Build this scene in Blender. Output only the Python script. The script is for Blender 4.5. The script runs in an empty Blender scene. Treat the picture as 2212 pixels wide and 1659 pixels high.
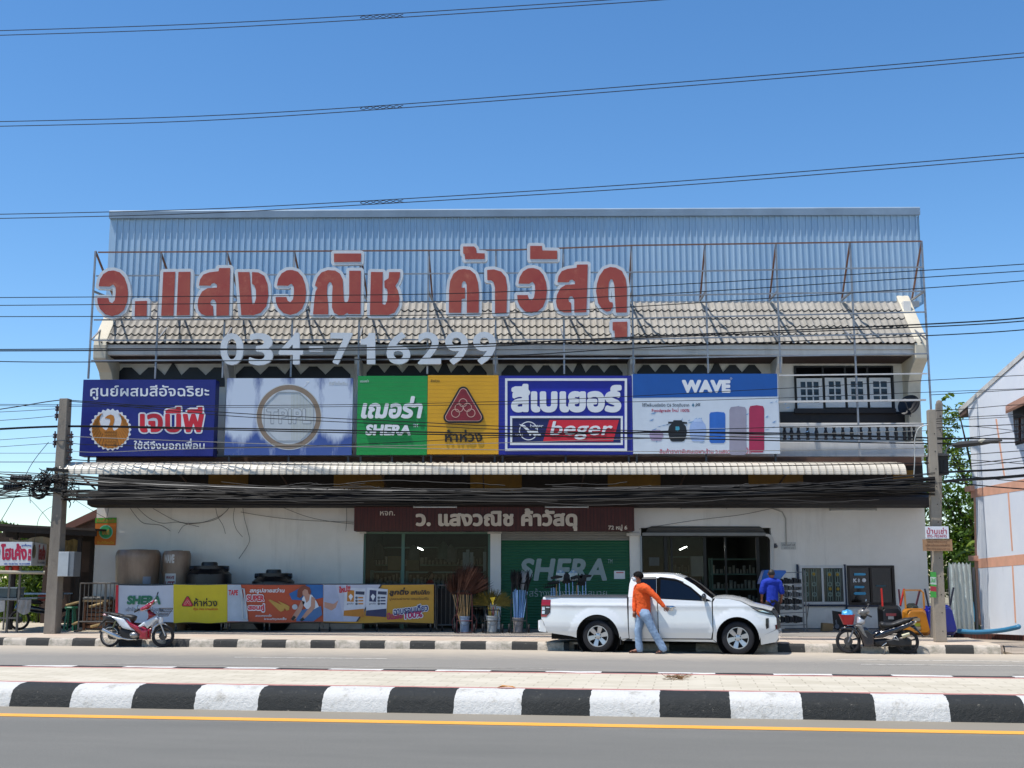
import bpy, bmesh, math, random
import numpy as np
from mathutils import Vector, Matrix
from mathutils.geometry import tessellate_polygon

SC = bpy.context.scene
COL = SC.collection
rnd = random.Random(7)
R = math.radians
# ------------------------------------------------------------------ camera
F, CX, CY, PITCH, CAMZ = 2577.0, 1106.0, 829.5, R(9.12), 1.6
cam = bpy.data.cameras.new('camera'); camo = bpy.data.objects.new('camera', cam); COL.objects.link(camo)
cam.sensor_fit = 'HORIZONTAL'; cam.sensor_width = 36; cam.lens = 36*F/2212
cam.clip_start = .1; cam.clip_end = 3000
camo.location = (0, 0, CAMZ); camo.rotation_euler = (R(90)+PITCH, 0, 0)
SC.camera = camo
# ------------------------------------------------------------------ sky, sun, exposure
SUN_DIR = Vector((.36, .17, -1)).normalized()          # the way the light travels
_el = math.asin(-SUN_DIR.z); _az = math.atan2(-SUN_DIR.x, -SUN_DIR.y)
world = bpy.data.worlds.new('World'); SC.world = world; world.use_nodes = True
_nt = world.node_tree; _bg = _nt.nodes['Background']; _sky = _nt.nodes.new('ShaderNodeTexSky')
_sky.sky_type = 'NISHITA'; _sky.sun_disc = False; _sky.sun_elevation = _el; _sky.sun_rotation = _az
_sky.air_density = 1.0; _sky.dust_density = 0; _sky.ozone_density = 4; _sky.altitude = 0
_hs = _nt.nodes.new('ShaderNodeHueSaturation'); _hs.inputs['Saturation'].default_value = 1.2
_nt.links.new(_sky.outputs[0], _hs.inputs['Color']); _nt.links.new(_hs.outputs[0], _bg.inputs[0]); _bg.inputs[1].default_value = .1
_sl = bpy.data.lights.new('sun', 'SUN'); _sl.energy = 3.2; _sl.angle = R(.5); _sl.color = (1, .965, .91)
_so = bpy.data.objects.new('sun', _sl); COL.objects.link(_so)
_so.rotation_euler = SUN_DIR.to_track_quat('-Z', 'Y').to_euler(); _so.location = (0, 0, 50)
SC.view_settings.view_transform = 'Standard'; SC.view_settings.look = 'None'
SC.view_settings.gamma = 1; SC.view_settings.exposure = .8
SC.render.engine = 'CYCLES'; SC.cycles.max_bounces = 8; SC.cycles.diffuse_bounces = 5
SC.cycles.transparent_max_bounces = 16

# ------------------------------------------------------------------ from measured points of the photograph to places in the world
_s, _c = math.sin(PITCH), math.cos(PITCH)
def ray(px, py):
    u, v = (px-CX)/F, (CY-py)/F
    return Vector((u, _c - v*_s, _s + v*_c))
def P(px, py, Y):
    d = ray(px, py); return Vector((0, 0, CAMZ)) + d*(Y/d.y)
def G(px, py, z=0.):
    d = ray(px, py); return Vector((0, 0, CAMZ)) + d*((z-CAMZ)/d.z)
def zat(py, Y): return P(CX, py, Y).z
def xat(px, py, Y): return P(px, py, Y).x

# ------------------------------------------------------------------ materials
def lin(h):
    if not isinstance(h, str): return tuple(h)
    h = h.lstrip('#'); r = []
    for i in (0, 2, 4):
        c = int(h[i:i+2], 16)/255; r.append(c/12.92 if c <= .04045 else ((c+.055)/1.055)**2.4)
    return tuple(r)
class NT:
    def __init__(s, m): s.t = m.node_tree; s.n = s.t.nodes; s.l = s.t.links; s.b = s.n['Principled BSDF']
    def new(s, ty, **k):
        n = s.n.new('ShaderNode'+ty)
        for a, v in k.items(): setattr(n, a, v)
        return n
    def link(s, a, b): s.l.new(a, b)
    def coord(s, scale=None, kind='Object'):
        o = s.new('TexCoord').outputs[kind]
        if scale is None: return o
        m = s.new('Mapping'); m.inputs['Scale'].default_value = scale; s.link(o, m.inputs[0]); return m.outputs[0]
    def noise(s, vec, sc, det=5, rough=.6):
        n = s.new('TexNoise'); n.inputs['Scale'].default_value = sc; n.inputs['Detail'].default_value = det
        n.inputs['Roughness'].default_value = rough; s.link(vec, n.inputs['Vector']); return n.outputs[0]
    def ramp(s, fac, stops):
        r = s.new('ValToRGB'); e = r.color_ramp.elements
        while len(e) < len(stops): e.new(.5)
        for i, (p, c) in enumerate(stops):
            e[i].position = p; c = lin(c) if not isinstance(c, (int, float)) else (c, c, c); e[i].color = (*c, 1)
        s.link(fac, r.inputs[0]); return r.outputs[0]
    def mix(s, fac, a, b, mode='MIX'):
        m = s.new('Mix'); m.data_type = 'RGBA'; m.blend_type = mode
        for sock, v in ((m.inputs[0], fac), (m.inputs[6], a), (m.inputs[7], b)):
            if hasattr(v, 'links'): s.link(v, sock)
            elif isinstance(v, (int, float)): sock.default_value = v if sock is m.inputs[0] else (v, v, v, 1)
            else: sock.default_value = (*lin(v), 1)
        return m.outputs[2]
    def math(s, op, a, b=0., c=0.):
        m = s.new('Math', operation=op)
        for i, v in enumerate((a, b, c)):
            if hasattr(v, 'links'): s.link(v, m.inputs[i])
            else: m.inputs[i].default_value = v
        return m.outputs[0]
    def sep(s, v): o = s.new('SeparateXYZ'); s.link(v, o.inputs[0]); return o.outputs
    def bump(s, h, st=.3, dist=.01):
        b = s.new('Bump'); b.inputs['Strength'].default_value = st; b.inputs['Distance'].default_value = dist
        s.link(h, b.inputs['Height']); s.link(b.outputs[0], s.b.inputs['Normal'])
    def col(s, v): s.link(v, s.b.inputs['Base Color'])
_mats = {}
def rawmat(name, rough=.6, metal=0, spec=.5):
    m = bpy.data.materials.new(name); m.use_nodes = True; t = NT(m)
    t.b.inputs['Roughness'].default_value = rough; t.b.inputs['Metallic'].default_value = metal
    t.b.inputs['Specular IOR Level'].default_value = spec
    return m, t
def M(name, col='#808080', rough=.6, metal=0, var=.14, vs=2.5, bump=0., bs=60., spec=.5, coat=0., stretch=(1, 1, 1), dirt=0., dirtcol='#4a4034'):
    if name in _mats: return _mats[name]
    m, t = rawmat(name, rough, metal, spec); c = lin(col)
    v = t.coord(stretch); n = t.noise(v, vs, 6, .65)
    a = tuple(max(0, x*(1-var)) for x in c); b = tuple(min(1, x*(1+var*.8)) for x in c)
    o = t.ramp(n, [(.3, a), (.7, b)])
    if dirt > 0:
        n2 = t.noise(t.coord(stretch), vs*.6+.31, 8, .72)
        o = t.mix(t.math('MULTIPLY', t.ramp(n2, [(.5, 0.), (.72, 1.)]), dirt), o, dirtcol)
    t.col(o)
    if bump: t.bump(t.noise(t.coord(), bs, 4), bump, .01)
    if coat:
        t.b.inputs['Coat Weight'].default_value = coat; t.b.inputs['Coat Roughness'].default_value = .06
    _mats[name] = m; return m

# ------------------------------------------------------------------ mesh builder
def frame(d):
    d = Vector(d).normalized(); a = Vector((0, 0, 1)) if abs(d.z) < .9 else Vector((1, 0, 0))
    x = a.cross(d).normalized(); return x, d.cross(x)
class MB:
    def __init__(s): s.v = []; s.f = []; s.mi = []; s.cur = 0
    def add(s, vs, fs):
        o = len(s.v); s.v += [Vector(p) for p in vs]; s.f += [tuple(i+o for i in q) for q in fs]; s.mi += [s.cur]*len(fs); return o
    def quad(s, *p): s.add(p, [tuple(range(len(p)))])
    def box(s, x0, x1, y0, y1, z0, z1):
        x0, x1 = sorted((x0, x1)); y0, y1 = sorted((y0, y1)); z0, z1 = sorted((z0, z1))
        s.add([(x0, y0, z0), (x1, y0, z0), (x1, y1, z0), (x0, y1, z0), (x0, y0, z1), (x1, y0, z1), (x1, y1, z1), (x0, y1, z1)],
              [(3, 2, 1, 0), (4, 5, 6, 7), (0, 1, 5, 4), (1, 2, 6, 5), (2, 3, 7, 6), (3, 0, 4, 7)]); return s
    def bar(s, a, b, w, h=None, up=(0, 0, 1)):                       # rectangular bar between two points
        a, b = Vector(a), Vector(b); h = h or w; d = (b-a).normalized(); up = Vector(up)
        if abs(d.dot(up)) > .95: up = Vector((0, 1, 0))
        x = d.cross(up).normalized()*w/2; y = x.cross(d).normalized()*h/2
        s.add([a-x-y, a+x-y, a+x+y, a-x+y, b-x-y, b+x-y, b+x+y, b-x+y],
              [(3, 2, 1, 0), (4, 5, 6, 7), (0, 1, 5, 4), (1, 2, 6, 5), (2, 3, 7, 6), (3, 0, 4, 7)]); return s
    def cyl(s, a, b, r0, r1=None, n=12, cap=True):
        a, b = Vector(a), Vector(b); r1 = r0 if r1 is None else r1; x, y = frame(b-a)
        vs = [c+(x*math.cos(2*math.pi*i/n)+y*math.sin(2*math.pi*i/n))*r for c, r in ((a, r0), (b, r1)) for i in range(n)]
        fs = [(i, (i+1) % n, n+(i+1) % n, n+i) for i in range(n)]
        if cap: fs += [tuple(range(n-1, -1, -1)), tuple(range(n, 2*n))]
        s.add(vs, fs); return s
    def tube(s, pts, r, n=6, cap=True):
        pts = [Vector(p) for p in pts]; m = len(pts); rr = r if isinstance(r, (list, tuple)) else [r]*m
        vs = []; x = None
        for i, p in enumerate(pts):
            d = (pts[min(i+1, m-1)]-pts[max(i-1, 0)])
            if d.length < 1e-9: d = Vector((0, 0, 1))
            d.normalize()
            if x is None: x, y = frame(d)
            else:
                x = (x-d*x.dot(d)); x = x.normalized() if x.length > 1e-6 else frame(d)[0]; y = d.cross(x)
            vs += [p+(x*math.cos(2*math.pi*k/n)+y*math.sin(2*math.pi*k/n))*rr[i] for k in range(n)]
        fs = [(i*n+k, i*n+(k+1) % n, (i+1)*n+(k+1) % n, (i+1)*n+k) for i in range(m-1) for k in range(n)]
        if cap: fs += [tuple(range(n-1, -1, -1)), tuple(range((m-1)*n, m*n))]
        s.add(vs, fs); return s
    def lathe(s, prof, c=(0, 0, 0), axis=(0, 0, 1), n=24, a0=0., a1=2*math.pi):
        c = Vector(c); ax = Vector(axis).normalized(); x, y = frame(ax); full = abs(a1-a0-2*math.pi) < 1e-6
        k = n if full else n+1; vs = []; fs = []
        for r, h in prof:
            vs += [c+ax*h+(x*math.cos(a0+(a1-a0)*i/n)+y*math.sin(a0+(a1-a0)*i/n))*r for i in range(k)]
        for j in range(len(prof)-1):
            for i in range(n):
                i2 = (i+1) % k if full else i+1
                fs.append((j*k+i, j*k+i2, (j+1)*k+i2, (j+1)*k+i))
        s.add(vs, fs); return s
    def ball(s, c, rx, ry=None, rz=None, n=14, m=8):
        ry = ry or rx; rz = rz or rx; vs = []; fs = []; c = Vector(c)
        for j in range(m+1):
            t = math.pi*j/m
            for i in range(n): a = 2*math.pi*i/n; vs.append(c+Vector((rx*math.sin(t)*math.cos(a), ry*math.sin(t)*math.sin(a), -rz*math.cos(t))))
        for j in range(m):
            for i in range(n): fs.append((j*n+i, j*n+(i+1) % n, (j+1)*n+(i+1) % n, (j+1)*n+i))
        s.add(vs, fs); return s
    def prism(s, poly, lo, hi, plane='xz'):                          # polygon (concave allowed) with thickness
        mp = {'xz': lambda a, b, t: (a, t, b), 'yz': lambda a, b, t: (t, a, b), 'xy': lambda a, b, t: (a, b, t)}[plane]
        n = len(poly); tr = tessellate_polygon([[Vector((a, b, 0)) for a, b in poly]])
        vs = [mp(a, b, lo) for a, b in poly]+[mp(a, b, hi) for a, b in poly]
        s.add(vs, [t for t in tr]+[tuple(i+n for i in reversed(t)) for t in tr]+[(i, (i+1) % n, (i+1) % n+n, i+n) for i in range(n)]); return s
    def pxprism(s, pts, Y, d=.01):                                    # the same from measured points on a plane of depth Y
        w = [P(a, b, Y) for a, b in pts]; return s.prism([(p.x, p.z) for p in w], Y, Y+d)
    def pxbox(s, x0, x1, y0, y1, Y, d):
        a = P((x0+x1)/2, y0, Y); b = P((x0+x1)/2, y1, Y); ym = (y0+y1)/2
        s.box(xat(x0, ym, Y), xat(x1, ym, Y), Y, Y+d, a.z, b.z); return s
    def grid(s, fn, us, vs, closed=False):
        k = len(us); pts = [fn(u, v) for v in vs for u in us]
        s.add(pts, [(j*k+i, j*k+i+1, (j+1)*k+i+1, (j+1)*k+i) for j in range(len(vs)-1) for i in range(k-1)]); return s
    def build(s, name, mat, parent=None, smooth=False, ang=35, bevel=0., local=False, seg=2, recalc=True):
        me = bpy.data.meshes.new(name)
        off = Vector((0, 0, 0))
        if parent is not None and not local:
            top = parent
            while top.parent: top = top.parent
            off = top.location
        me.from_pydata([tuple(p-off) for p in s.v], [], s.f)
        for m in (mat if isinstance(mat, (list, tuple)) else [mat]): me.materials.append(m)
        if max(s.mi, default=0): me.polygons.foreach_set('material_index', s.mi)
        if recalc:
            bm = bmesh.new(); bm.from_mesh(me); bmesh.ops.remove_doubles(bm, verts=bm.verts, dist=1e-5)
            bmesh.ops.recalc_face_normals(bm, faces=bm.faces); bm.to_mesh(me); bm.free()
        if smooth:
            me.polygons.foreach_set('use_smooth', [True]*len(me.polygons)); me.set_sharp_from_angle(angle=R(ang))
        me.update()
        o = bpy.data.objects.new(name, me); COL.objects.link(o)
        if parent is not None: o.parent = parent
        if bevel:
            b = o.modifiers.new('bevel', 'BEVEL'); b.width = bevel; b.segments = seg; b.limit_method = 'ANGLE'; b.angle_limit = R(40)
        return o
def tag(o, label=None, cat=None, group=None, kind=None):
    for k, v in (('label', label), ('category', cat), ('group', group), ('kind', kind)):
        if v: o[k] = v
    return o
def thing(name, label, cat, loc=(0, 0, 0), rz=0., group=None):
    o = bpy.data.objects.new(name, None); COL.objects.link(o); o.empty_display_size = .2
    o.location = loc; o.rotation_euler = (0, 0, rz); return tag(o, label, cat, group)
def dup(root, loc, rz=None, label=None):
    def cp(o, par):
        c = o.copy(); COL.objects.link(c)
        if par: c.parent = par
        for ch in o.children: cp(ch, c)
        return c
    r = cp(root, None); r.location = loc
    if rz is not None: r.rotation_euler = (0, 0, rz)
    if label: r['label'] = label
    return r

# ------------------------------------------------------------------ outlines: distance fields, lettering
def field(cons, h, mar):
    allp = np.concatenate(cons); lo = allp.min(0)-mar-2*h; hi = allp.max(0)+mar+2*h
    nx, ny = int((hi[0]-lo[0])/h)+2, int((hi[1]-lo[1])/h)+2
    xs = lo[0]+h*np.arange(nx); ys = lo[1]+h*np.arange(ny)
    D = np.full((ny, nx), mar+h); A = np.concatenate([c for c in cons]); B = np.concatenate([np.roll(c, -1, 0) for c in cons])
    for a, b in zip(A, B):
        j0 = max(0, int((min(a[0], b[0])-mar-lo[0])/h)); j1 = min(nx, int((max(a[0], b[0])+mar-lo[0])/h)+2)
        i0 = max(0, int((min(a[1], b[1])-mar-lo[1])/h)); i1 = min(ny, int((max(a[1], b[1])+mar-lo[1])/h)+2)
        d = b-a; L = d@d+1e-12; X = xs[None, j0:j1]-a[0]; Y = ys[i0:i1, None]-a[1]
        t = np.clip((X*d[0]+Y*d[1])/L, 0, 1); q = np.hypot(X-t*d[0], Y-t*d[1])
        sub = D[i0:i1, j0:j1]; np.minimum(sub, q, out=sub)
    up = (A[:, 1] <= B[:, 1]); dy = B[:, 1]-A[:, 1]
    for i, y in enumerate(ys):
        m = ((A[:, 1] <= y) & (B[:, 1] > y)) | ((B[:, 1] <= y) & (A[:, 1] > y))
        if not m.any(): continue
        cx = A[m, 0]+(y-A[m, 1])/dy[m]*(B[m, 0]-A[m, 0]); sg = np.where(up[m], 1, -1)
        o = np.argsort(cx); cs = np.concatenate([[0], np.cumsum(sg[o])])
        w = cs[np.searchsorted(cx[o], xs)]; D[i, w != 0] *= -1
    return D, lo, h
_CASE = {1: ((3, 0),), 2: ((0, 1),), 3: ((3, 1),), 4: ((1, 2),), 5: ((3, 0), (1, 2)), 6: ((0, 2),), 7: ((3, 2),), 8: ((2, 3),), 9: ((2, 0),),
         10: ((0, 1), (2, 3)), 11: ((2, 1),), 12: ((1, 3),), 13: ((1, 0),), 14: ((0, 3),)}
def contour(fl, level):
    D, lo, h = fl; Fv = level-D; I = Fv > 0
    code = I[:-1, :-1]*1+I[:-1, 1:]*2+I[1:, 1:]*4+I[1:, :-1]*8
    nxt = {}
    for i, j in zip(*np.nonzero((code > 0) & (code < 15))):
        e = (('h', i, j), ('v', i, j+1), ('h', i+1, j), ('v', i, j))
        for a, b in _CASE[int(code[i, j])]: nxt[e[a]] = e[b]
    def pos(k):
        ty, i, j = k; i2, j2 = (i, j+1) if ty == 'h' else (i+1, j)
        a, b = Fv[i, j], Fv[i2, j2]; t = a/(a-b) if a != b else .5
        return (lo[0]+h*(j+(j2-j)*t), lo[1]+h*(i+(i2-i)*t))
    loops = []
    while nxt:
        k0 = next(iter(nxt)); k = k0; L = []
        while k in nxt: L.append(pos(k)); k = nxt.pop(k)
        if len(L) > 3: loops.append(np.array(L[::-1]))
    return loops
def rdp(p, eps):
    n = len(p); k = int(np.argmax(np.hypot(*(p-p[0]).T)))
    def rec(a):
        if len(a) < 3: return a
        d = a[-1]-a[0]; L = np.hypot(*d)+1e-12
        dist = np.abs(d[0]*(a[:, 1]-a[0, 1])-d[1]*(a[:, 0]-a[0, 0]))/L; m = int(np.argmax(dist))
        if dist[m] < eps: return a[[0, -1]]
        return np.concatenate([rec(a[:m+1])[:-1], rec(a[m:])])
    a = rec(p[:k+1]); b = rec(np.concatenate([p[k:], p[:1]])); return np.concatenate([a[:-1], b[:-1]])
def area(p): x, y = p.T; return .5*np.sum(x*np.roll(y, -1)-np.roll(x, -1)*y)
def inside(p, q):
    x, y = q; a = p; b = np.roll(p, -1, 0); m = (a[:, 1] > y) != (b[:, 1] > y)
    if not m.any(): return False
    xi = a[m, 0]+(y-a[m, 1])/(b[m, 1]-a[m, 1])*(b[m, 0]-a[m, 0]); return np.count_nonzero(xi > x) % 2 == 1
def solid(mb, loops, mp, ext):
    """loops (2D, holes allowed) -> faces through mp(u,v)->point, with thickness ext (vector)"""
    outs = [l for l in loops if area(l) > 0]; holes = [l for l in loops if area(l) < 0]; ext = Vector(ext)
    for o in outs:
        hs = [q for q in holes if inside(o, q[0]) and not any(area(p) < area(o) and p is not o and inside(p, q[0]) and inside(o, p[0]) for p in outs)]
        rings = [o]+hs; flat = [Vector((p[0], p[1], 0)) for r in rings for p in r]
        tr = tessellate_polygon([[Vector((p[0], p[1], 0)) for p in r] for r in rings]); n = len(flat)
        f = [mp(p.x, p.y) for p in flat]; fs = [tuple(t) for t in tr]; vs = list(f)
        if ext.length > 0:
            vs += [p+ext for p in f]; k = 0
            for r in rings:
                m = len(r); fs += [(k+i, k+(i+1) % m, k+(i+1) % m+n, k+i+n) for i in range(m)]; k += m
        mb.add(vs, fs)
_UP = set('ิีึืั็'); _TONE = set('่้๊๋์')
def glyphs(body, shear=0., res=4, track=0.):
    c = bpy.data.curves.new('lettering', 'FONT'); c.body = body; c.size = 1; c.resolution_u = res; c.space_character = 1+track
    o = bpy.data.objects.new('lettering', c); COL.objects.link(o)
    dg = bpy.context.evaluated_depsgraph_get(); cu = o.evaluated_get(dg).to_curve(dg); cons = []
    for sp in cu.splines:
        ci = sp.character_index; dyv = 0
        if 0 < ci < len(body) and body[ci] in _TONE and body[ci-1] in _UP: dyv = .21
        bp = sp.bezier_points; n = len(bp); L = []
        for i in range(n):
            a, b = bp[i], bp[(i+1) % n]; p0, p1, p2, p3 = a.co, a.handle_right, b.handle_left, b.co
            st = abs((p1-p0).cross(p3-p0).length)+abs((p2-p0).cross(p3-p0).length) < 1e-6
            for t in ([0] if st else [k/res for k in range(res)]):
                q = p0*(1-t)**3+p1*3*t*(1-t)**2+p2*3*t*t*(1-t)+p3*t**3; L.append((q.x+shear*(q.y+dyv), q.y+dyv))
        cons.append(np.array(L))
    o.to_curve_clear() if hasattr(o, 'to_curve_clear') else None
    bpy.data.objects.remove(o); bpy.data.curves.remove(c)
    return cons
def outline(cons, level, h): return [rdp(l, h*.12) for l in contour(field(cons, h, abs(level)+3*h), level)]
def lettering(mb, body, box, mp, ext, bold=0., shear=0., h=.028, track=0., rot=0.):
    """fit the words into box (u0,v0,u1,v1), v upward or downward, through mp"""
    cons = body if not isinstance(body, str) else glyphs(body, shear, track=track)
    L = outline(cons, bold, h); a = np.concatenate(L); lo, hi = a.min(0), a.max(0)
    u0, vt, u1, vb = box; sx = (u1-u0)/(hi[0]-lo[0]); sy = (vt-vb)/(hi[1]-lo[1])
    cr, sr = math.cos(rot), math.sin(rot); cu, cv = (u0+u1)/2, (vt+vb)/2
    def m2(x, y):
        u = u0+(x-lo[0])*sx-cu; v = vb+(y-lo[1])*sy-cv; return mp(cu+u*cr+v*sr, cv-u*sr+v*cr)
    solid(mb, L, m2, ext)
def pxtext(name, body, box, Y, mat, parent, bold=.02, depth=.012, shear=0., h=.028, track=0., rot=0.):
    """box = (left, top, right, bottom) measured in the photograph, on the plane of depth Y"""
    mb = MB(); lettering(mb, body, (box[0], box[1], box[2], box[3]), lambda u, v: P(u, v, Y), (0, depth, 0), bold, shear, h, track, rot)
    return mb.build(name, mat, parent)
# ================================================================== THE GROUND (laid along the road, which runs at an angle to the shop)
RA = R(-8.191); RO = Vector((0, 26.558, 0)); RU = Vector((math.cos(RA), math.sin(RA), 0)); RN = Vector((-math.sin(RA), math.cos(RA), 0))
def rd(u, n, z=0.): return RO+RU*u+RN*n+Vector((0, 0, z))
def road_obj(mb, name, mat, smooth=False, bevel=0., **k):
    o = mb.build(name, mat, None, smooth, bevel=bevel, local=True, **k); o.location = RO; o.rotation_euler = (0, 0, RA); o['kind'] = 'structure'; return o

def asphalt(name, c0, c1, dust, dn, patchy=1.):
    m, t = rawmat(name, .85, 0, .3); co = t.coord(); x = t.sep(co)
    big = t.noise(t.coord((.25, 1.2, 1)), .9, 6, .7); fine = t.noise(co, 90, 3, .7); grain = t.noise(co, 260, 2)
    c = t.mix(t.ramp(big, [(.3, 0.), (.7, 1.)]), c0, c1)
    c = t.mix(t.ramp(fine, [(.35, 0.), (.62, .75)]), c, tuple(v*.55 for v in lin(c0)))
    c = t.mix(t.ramp(grain, [(.6, 0.), (.7, .7)]), c, '#b9b2a6')
    d = t.math('ADD', t.math('MULTIPLY', x[1], dn[0]), dn[1])            # dust gathers along the kerb
    d = t.math('ADD', d, t.math('MULTIPLY', t.math('SUBTRACT', t.noise(co, 2.2, 6, .7), .5), .9))
    c = t.mix(t.ramp(d, [(0, 0.), (1, .85)]), c, dust); t.col(c)
    t.bump(t.noise(co, 130, 3, .7), .5, .012); return m
near_asph = asphalt('near asphalt', '#716f68', '#827f77', '#8d8474', (1.9, 25.3))
far_asph = asphalt('far asphalt', '#8d8880', '#9c968b', '#b8ab98', (.4, 1.25))
b = MB(); b.quad((-70, -70, 0), (70, -70, 0), (70, -12.05, 0), (-70, -12.05, 0)); road_obj(b, 'near_road', near_asph)
b = MB(); b.quad((-70, -9, 0), (70, -9, 0), (70, .1, 0), (-70, .1, 0)); road_obj(b, 'far_road', far_asph)
dirt = M('dry earth', '#8c8268', .95, var=.3, vs=.4, bump=.5, bs=20)
b = MB(); b.quad((-700, -500, -.03), (700, -500, -.03), (700, 900, -.03), (-700, 900, -.03)); o = b.build('ground', dirt); o['kind'] = 'structure'

def worn_paint(name, colr, under, wear=.5, rough=.6):
    m, t = rawmat(name, rough); co = t.coord()
    f = t.ramp(t.noise(co, 9, 8, .75), [(wear-.04, 1.), (wear+.1, 0.)]); t.col(t.mix(f, colr, under)); t.bump(t.noise(co, 120, 3), .3, .01); return m
yel = worn_paint('yellow road paint', '#e8a23a', '#b58a4c', .3); wht = worn_paint('white road paint', '#d2ccc0', '#8d877d', .42); wht2 = worn_paint('faded road paint', '#b3aca0', '#8d877d', .52)
b = MB(); b.quad((-70, -13.12, .004), (70, -13.12, .004), (70, -12.86, .004), (-70, -12.86, .004)); road_obj(b, 'yellow_line', yel)
b = MB()
for u0, u1, n, w in ((-5.1, -2.0, -3.15, .11), (6.6, 14, -2.15, .12), (6.9, 13.0, -3.35, .1), (-20, -13, -3.2, .1)): b.quad((u0, n-w/2, .004), (u1, n-w/2, .004), (u1, n+w/2, .004), (u0, n+w/2, .004))
road_obj(b, 'lane_line', wht)
b = MB()
for u0, u1, n, w in ((-6.8, 1.5, -5.2, .09), (9.0, 12.0, -5.3, .09)): b.quad((u0, n-w/2, .004), (u1, n-w/2, .004), (u1, n+w/2, .004), (u0, n+w/2, .004))
road_obj(b, 'faded_lane_line', wht2)

def kerb_mat(name, per, off, w, k, wear=.3):
    m, t = rawmat(name, .7, 0, .35); co = t.coord(); x = t.sep(co)[0]
    wob = t.math('MULTIPLY', t.math('SUBTRACT', t.noise(co, 14, 4), .5), .035)
    fr = t.math('FRACT', t.math('DIVIDE', t.math('ADD', t.math('ADD', x, wob), off), per))
    s = t.math('LESS_THAN', fr, .5)
    n = t.noise(co, 5, 8, .75)
    wc = t.mix(t.ramp(n, [(wear, .9), (wear+.18, 0.)]), w, '#8f8878'); kc = t.mix(t.ramp(t.noise(co, 7, 8, .75), [(.58, 0.), (.8, .6)]), k, '#5a5852')
    chip = t.ramp(t.noise(co, 16, 6, .8), [(.63, 0.), (.68, .8)]); t.col(t.mix(chip, t.mix(s, wc, kc), '#8d8678')); t.bump(t.math('ADD', t.noise(co, 18, 6, .7), t.math('MULTIPLY', t.noise(co, 90, 3), .4)), .7, .03); return m
def kerb(name, mat, prof, u0, u1, step=.25, amp=.006):
    rr = random.Random(hash(name) % 999 if False else len(name)); us = [u0+step*i for i in range(int((u1-u0)/step)+1)]
    b = MB(); pts = []
    for u in us: pts += [(u, n+rr.uniform(-amp, amp), max(z+(rr.uniform(-amp, amp)*.6 if z > .02 else 0), -.03)) for n, z in prof]
    k = len(prof); b.add(pts, [(i*k+j, i*k+j+1, (i+1)*k+j+1, (i+1)*k+j) for i in range(len(us)-1) for j in range(k-1)])
    b.add([(u0, n, z) for n, z in prof], [tuple(range(k))]); b.add([(u1, n, z) for n, z in prof], [tuple(range(k-1, -1, -1))])
    return road_obj(b, name, mat, smooth=True, ang=50)
km1 = kerb_mat('median kerb paint', 1.6, 1.35, '#cbc8c1', '#262725', wear=.28)
kerb('median_kerb', km1, [(-12.12, -.03), (-12.08, .13), (-12.04, .19), (-11.98, .225), (-11.88, .255), (-11.72, .262)], -30, 30)
km2 = kerb_mat('median back kerb paint', 1.575, 2.145, '#e4e0d8', '#3a3a38', wear=.2)
kerb('median_back_kerb', km2, [(-9.22, .262), (-9.02, .262), (-8.96, .22), (-8.93, -.03)], -30, 30)
# paving of the median: concrete blocks with a red course along each kerb
m, t = rawmat('median paving', .85, 0, .3); co = t.coord(); x = t.sep(co)
br = t.new('TexBrick'); t.link(t.coord((1, 1, 1)), br.inputs[0]); br.inputs['Scale'].default_value = 1; br.offset = .5
for k_, v_ in (('Mortar Size', .008), ('Brick Width', .42), ('Row Height', .21), ('Bias', 0.)): br.inputs[k_].default_value = v_
br.inputs['Color1'].default_value = (*lin('#b3a994'), 1); br.inputs['Color2'].default_value = (*lin('#c2b8a4'), 1); br.inputs['Mortar'].default_value = (*lin('#958a76'), 1)
c = t.mix(t.math('MULTIPLY', t.ramp(t.noise(co, 1.3, 7, .7), [(.35, 0.), (.7, 1.)]), .5), br.outputs[0], '#d0c7b4')
edge = t.math('MAXIMUM', t.math('GREATER_THAN', x[1], -9.36), t.math('LESS_THAN', x[1], -11.56))
c = t.mix(edge, c, t.mix(t.ramp(t.noise(co, 6, 6), [(.3, 0.), (.7, 1.)]), '#b8827a', '#a46a62')); t.col(c); t.bump(br.outputs[1], -.4, .01)
b = MB(); b.quad((-30, -11.73, .258), (30, -11.73, .258), (30, -9.2, .258), (-30, -9.2, .258)); b.box(-30, 30, -11.7, -9.3, -.02, .2); road_obj(b, 'median_paving', m)
# far kerb and pavement; both stop at the driveway on the right
km3 = kerb_mat('street kerb paint', 1.135, .01, '#c2b6a6', '#33322f', wear=.38)
UEND = 10.25
kerb('street_kerb', km3, [(0, -.03), (.012, .12), (.03, .155), (.07, .172), (.2, .174)], -40, 1.35)
kerb('street_kerb', km3, [(0, -.03), (.012, .12), (.03, .155), (.07, .172), (.2, .174)], 2.42, UEND)
drn = M('drain cast iron', '#3d3128', .7, .3, var=.3); 
td = thing('storm_drain', 'rusty storm drain grating set in the kerb behind the pickup tail', 'drain', rd(1.88, .03))
b = MB(); b.box(-.535, .535, -.02, .3, .135, .178); b.build('kerb_lintel', M('drain concrete', '#b0a493', .9, var=.2), td, local=True)
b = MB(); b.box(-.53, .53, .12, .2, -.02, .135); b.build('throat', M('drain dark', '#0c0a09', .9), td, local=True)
b = MB(); b.box(-.53, .53, 0, .02, .125, .135); b.box(-.53, .53, 0, .02, 0, .012)
for i in range(21): x_ = -.51+i*.051; b.box(x_-.008, x_+.008, .003, .02, .012, .125)
b.build('grating', drn, td, local=True); td.rotation_euler = (0, 0, RA)
m, t = rawmat('pavement tiles', .88, 0, .3); co = t.coord()
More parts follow.
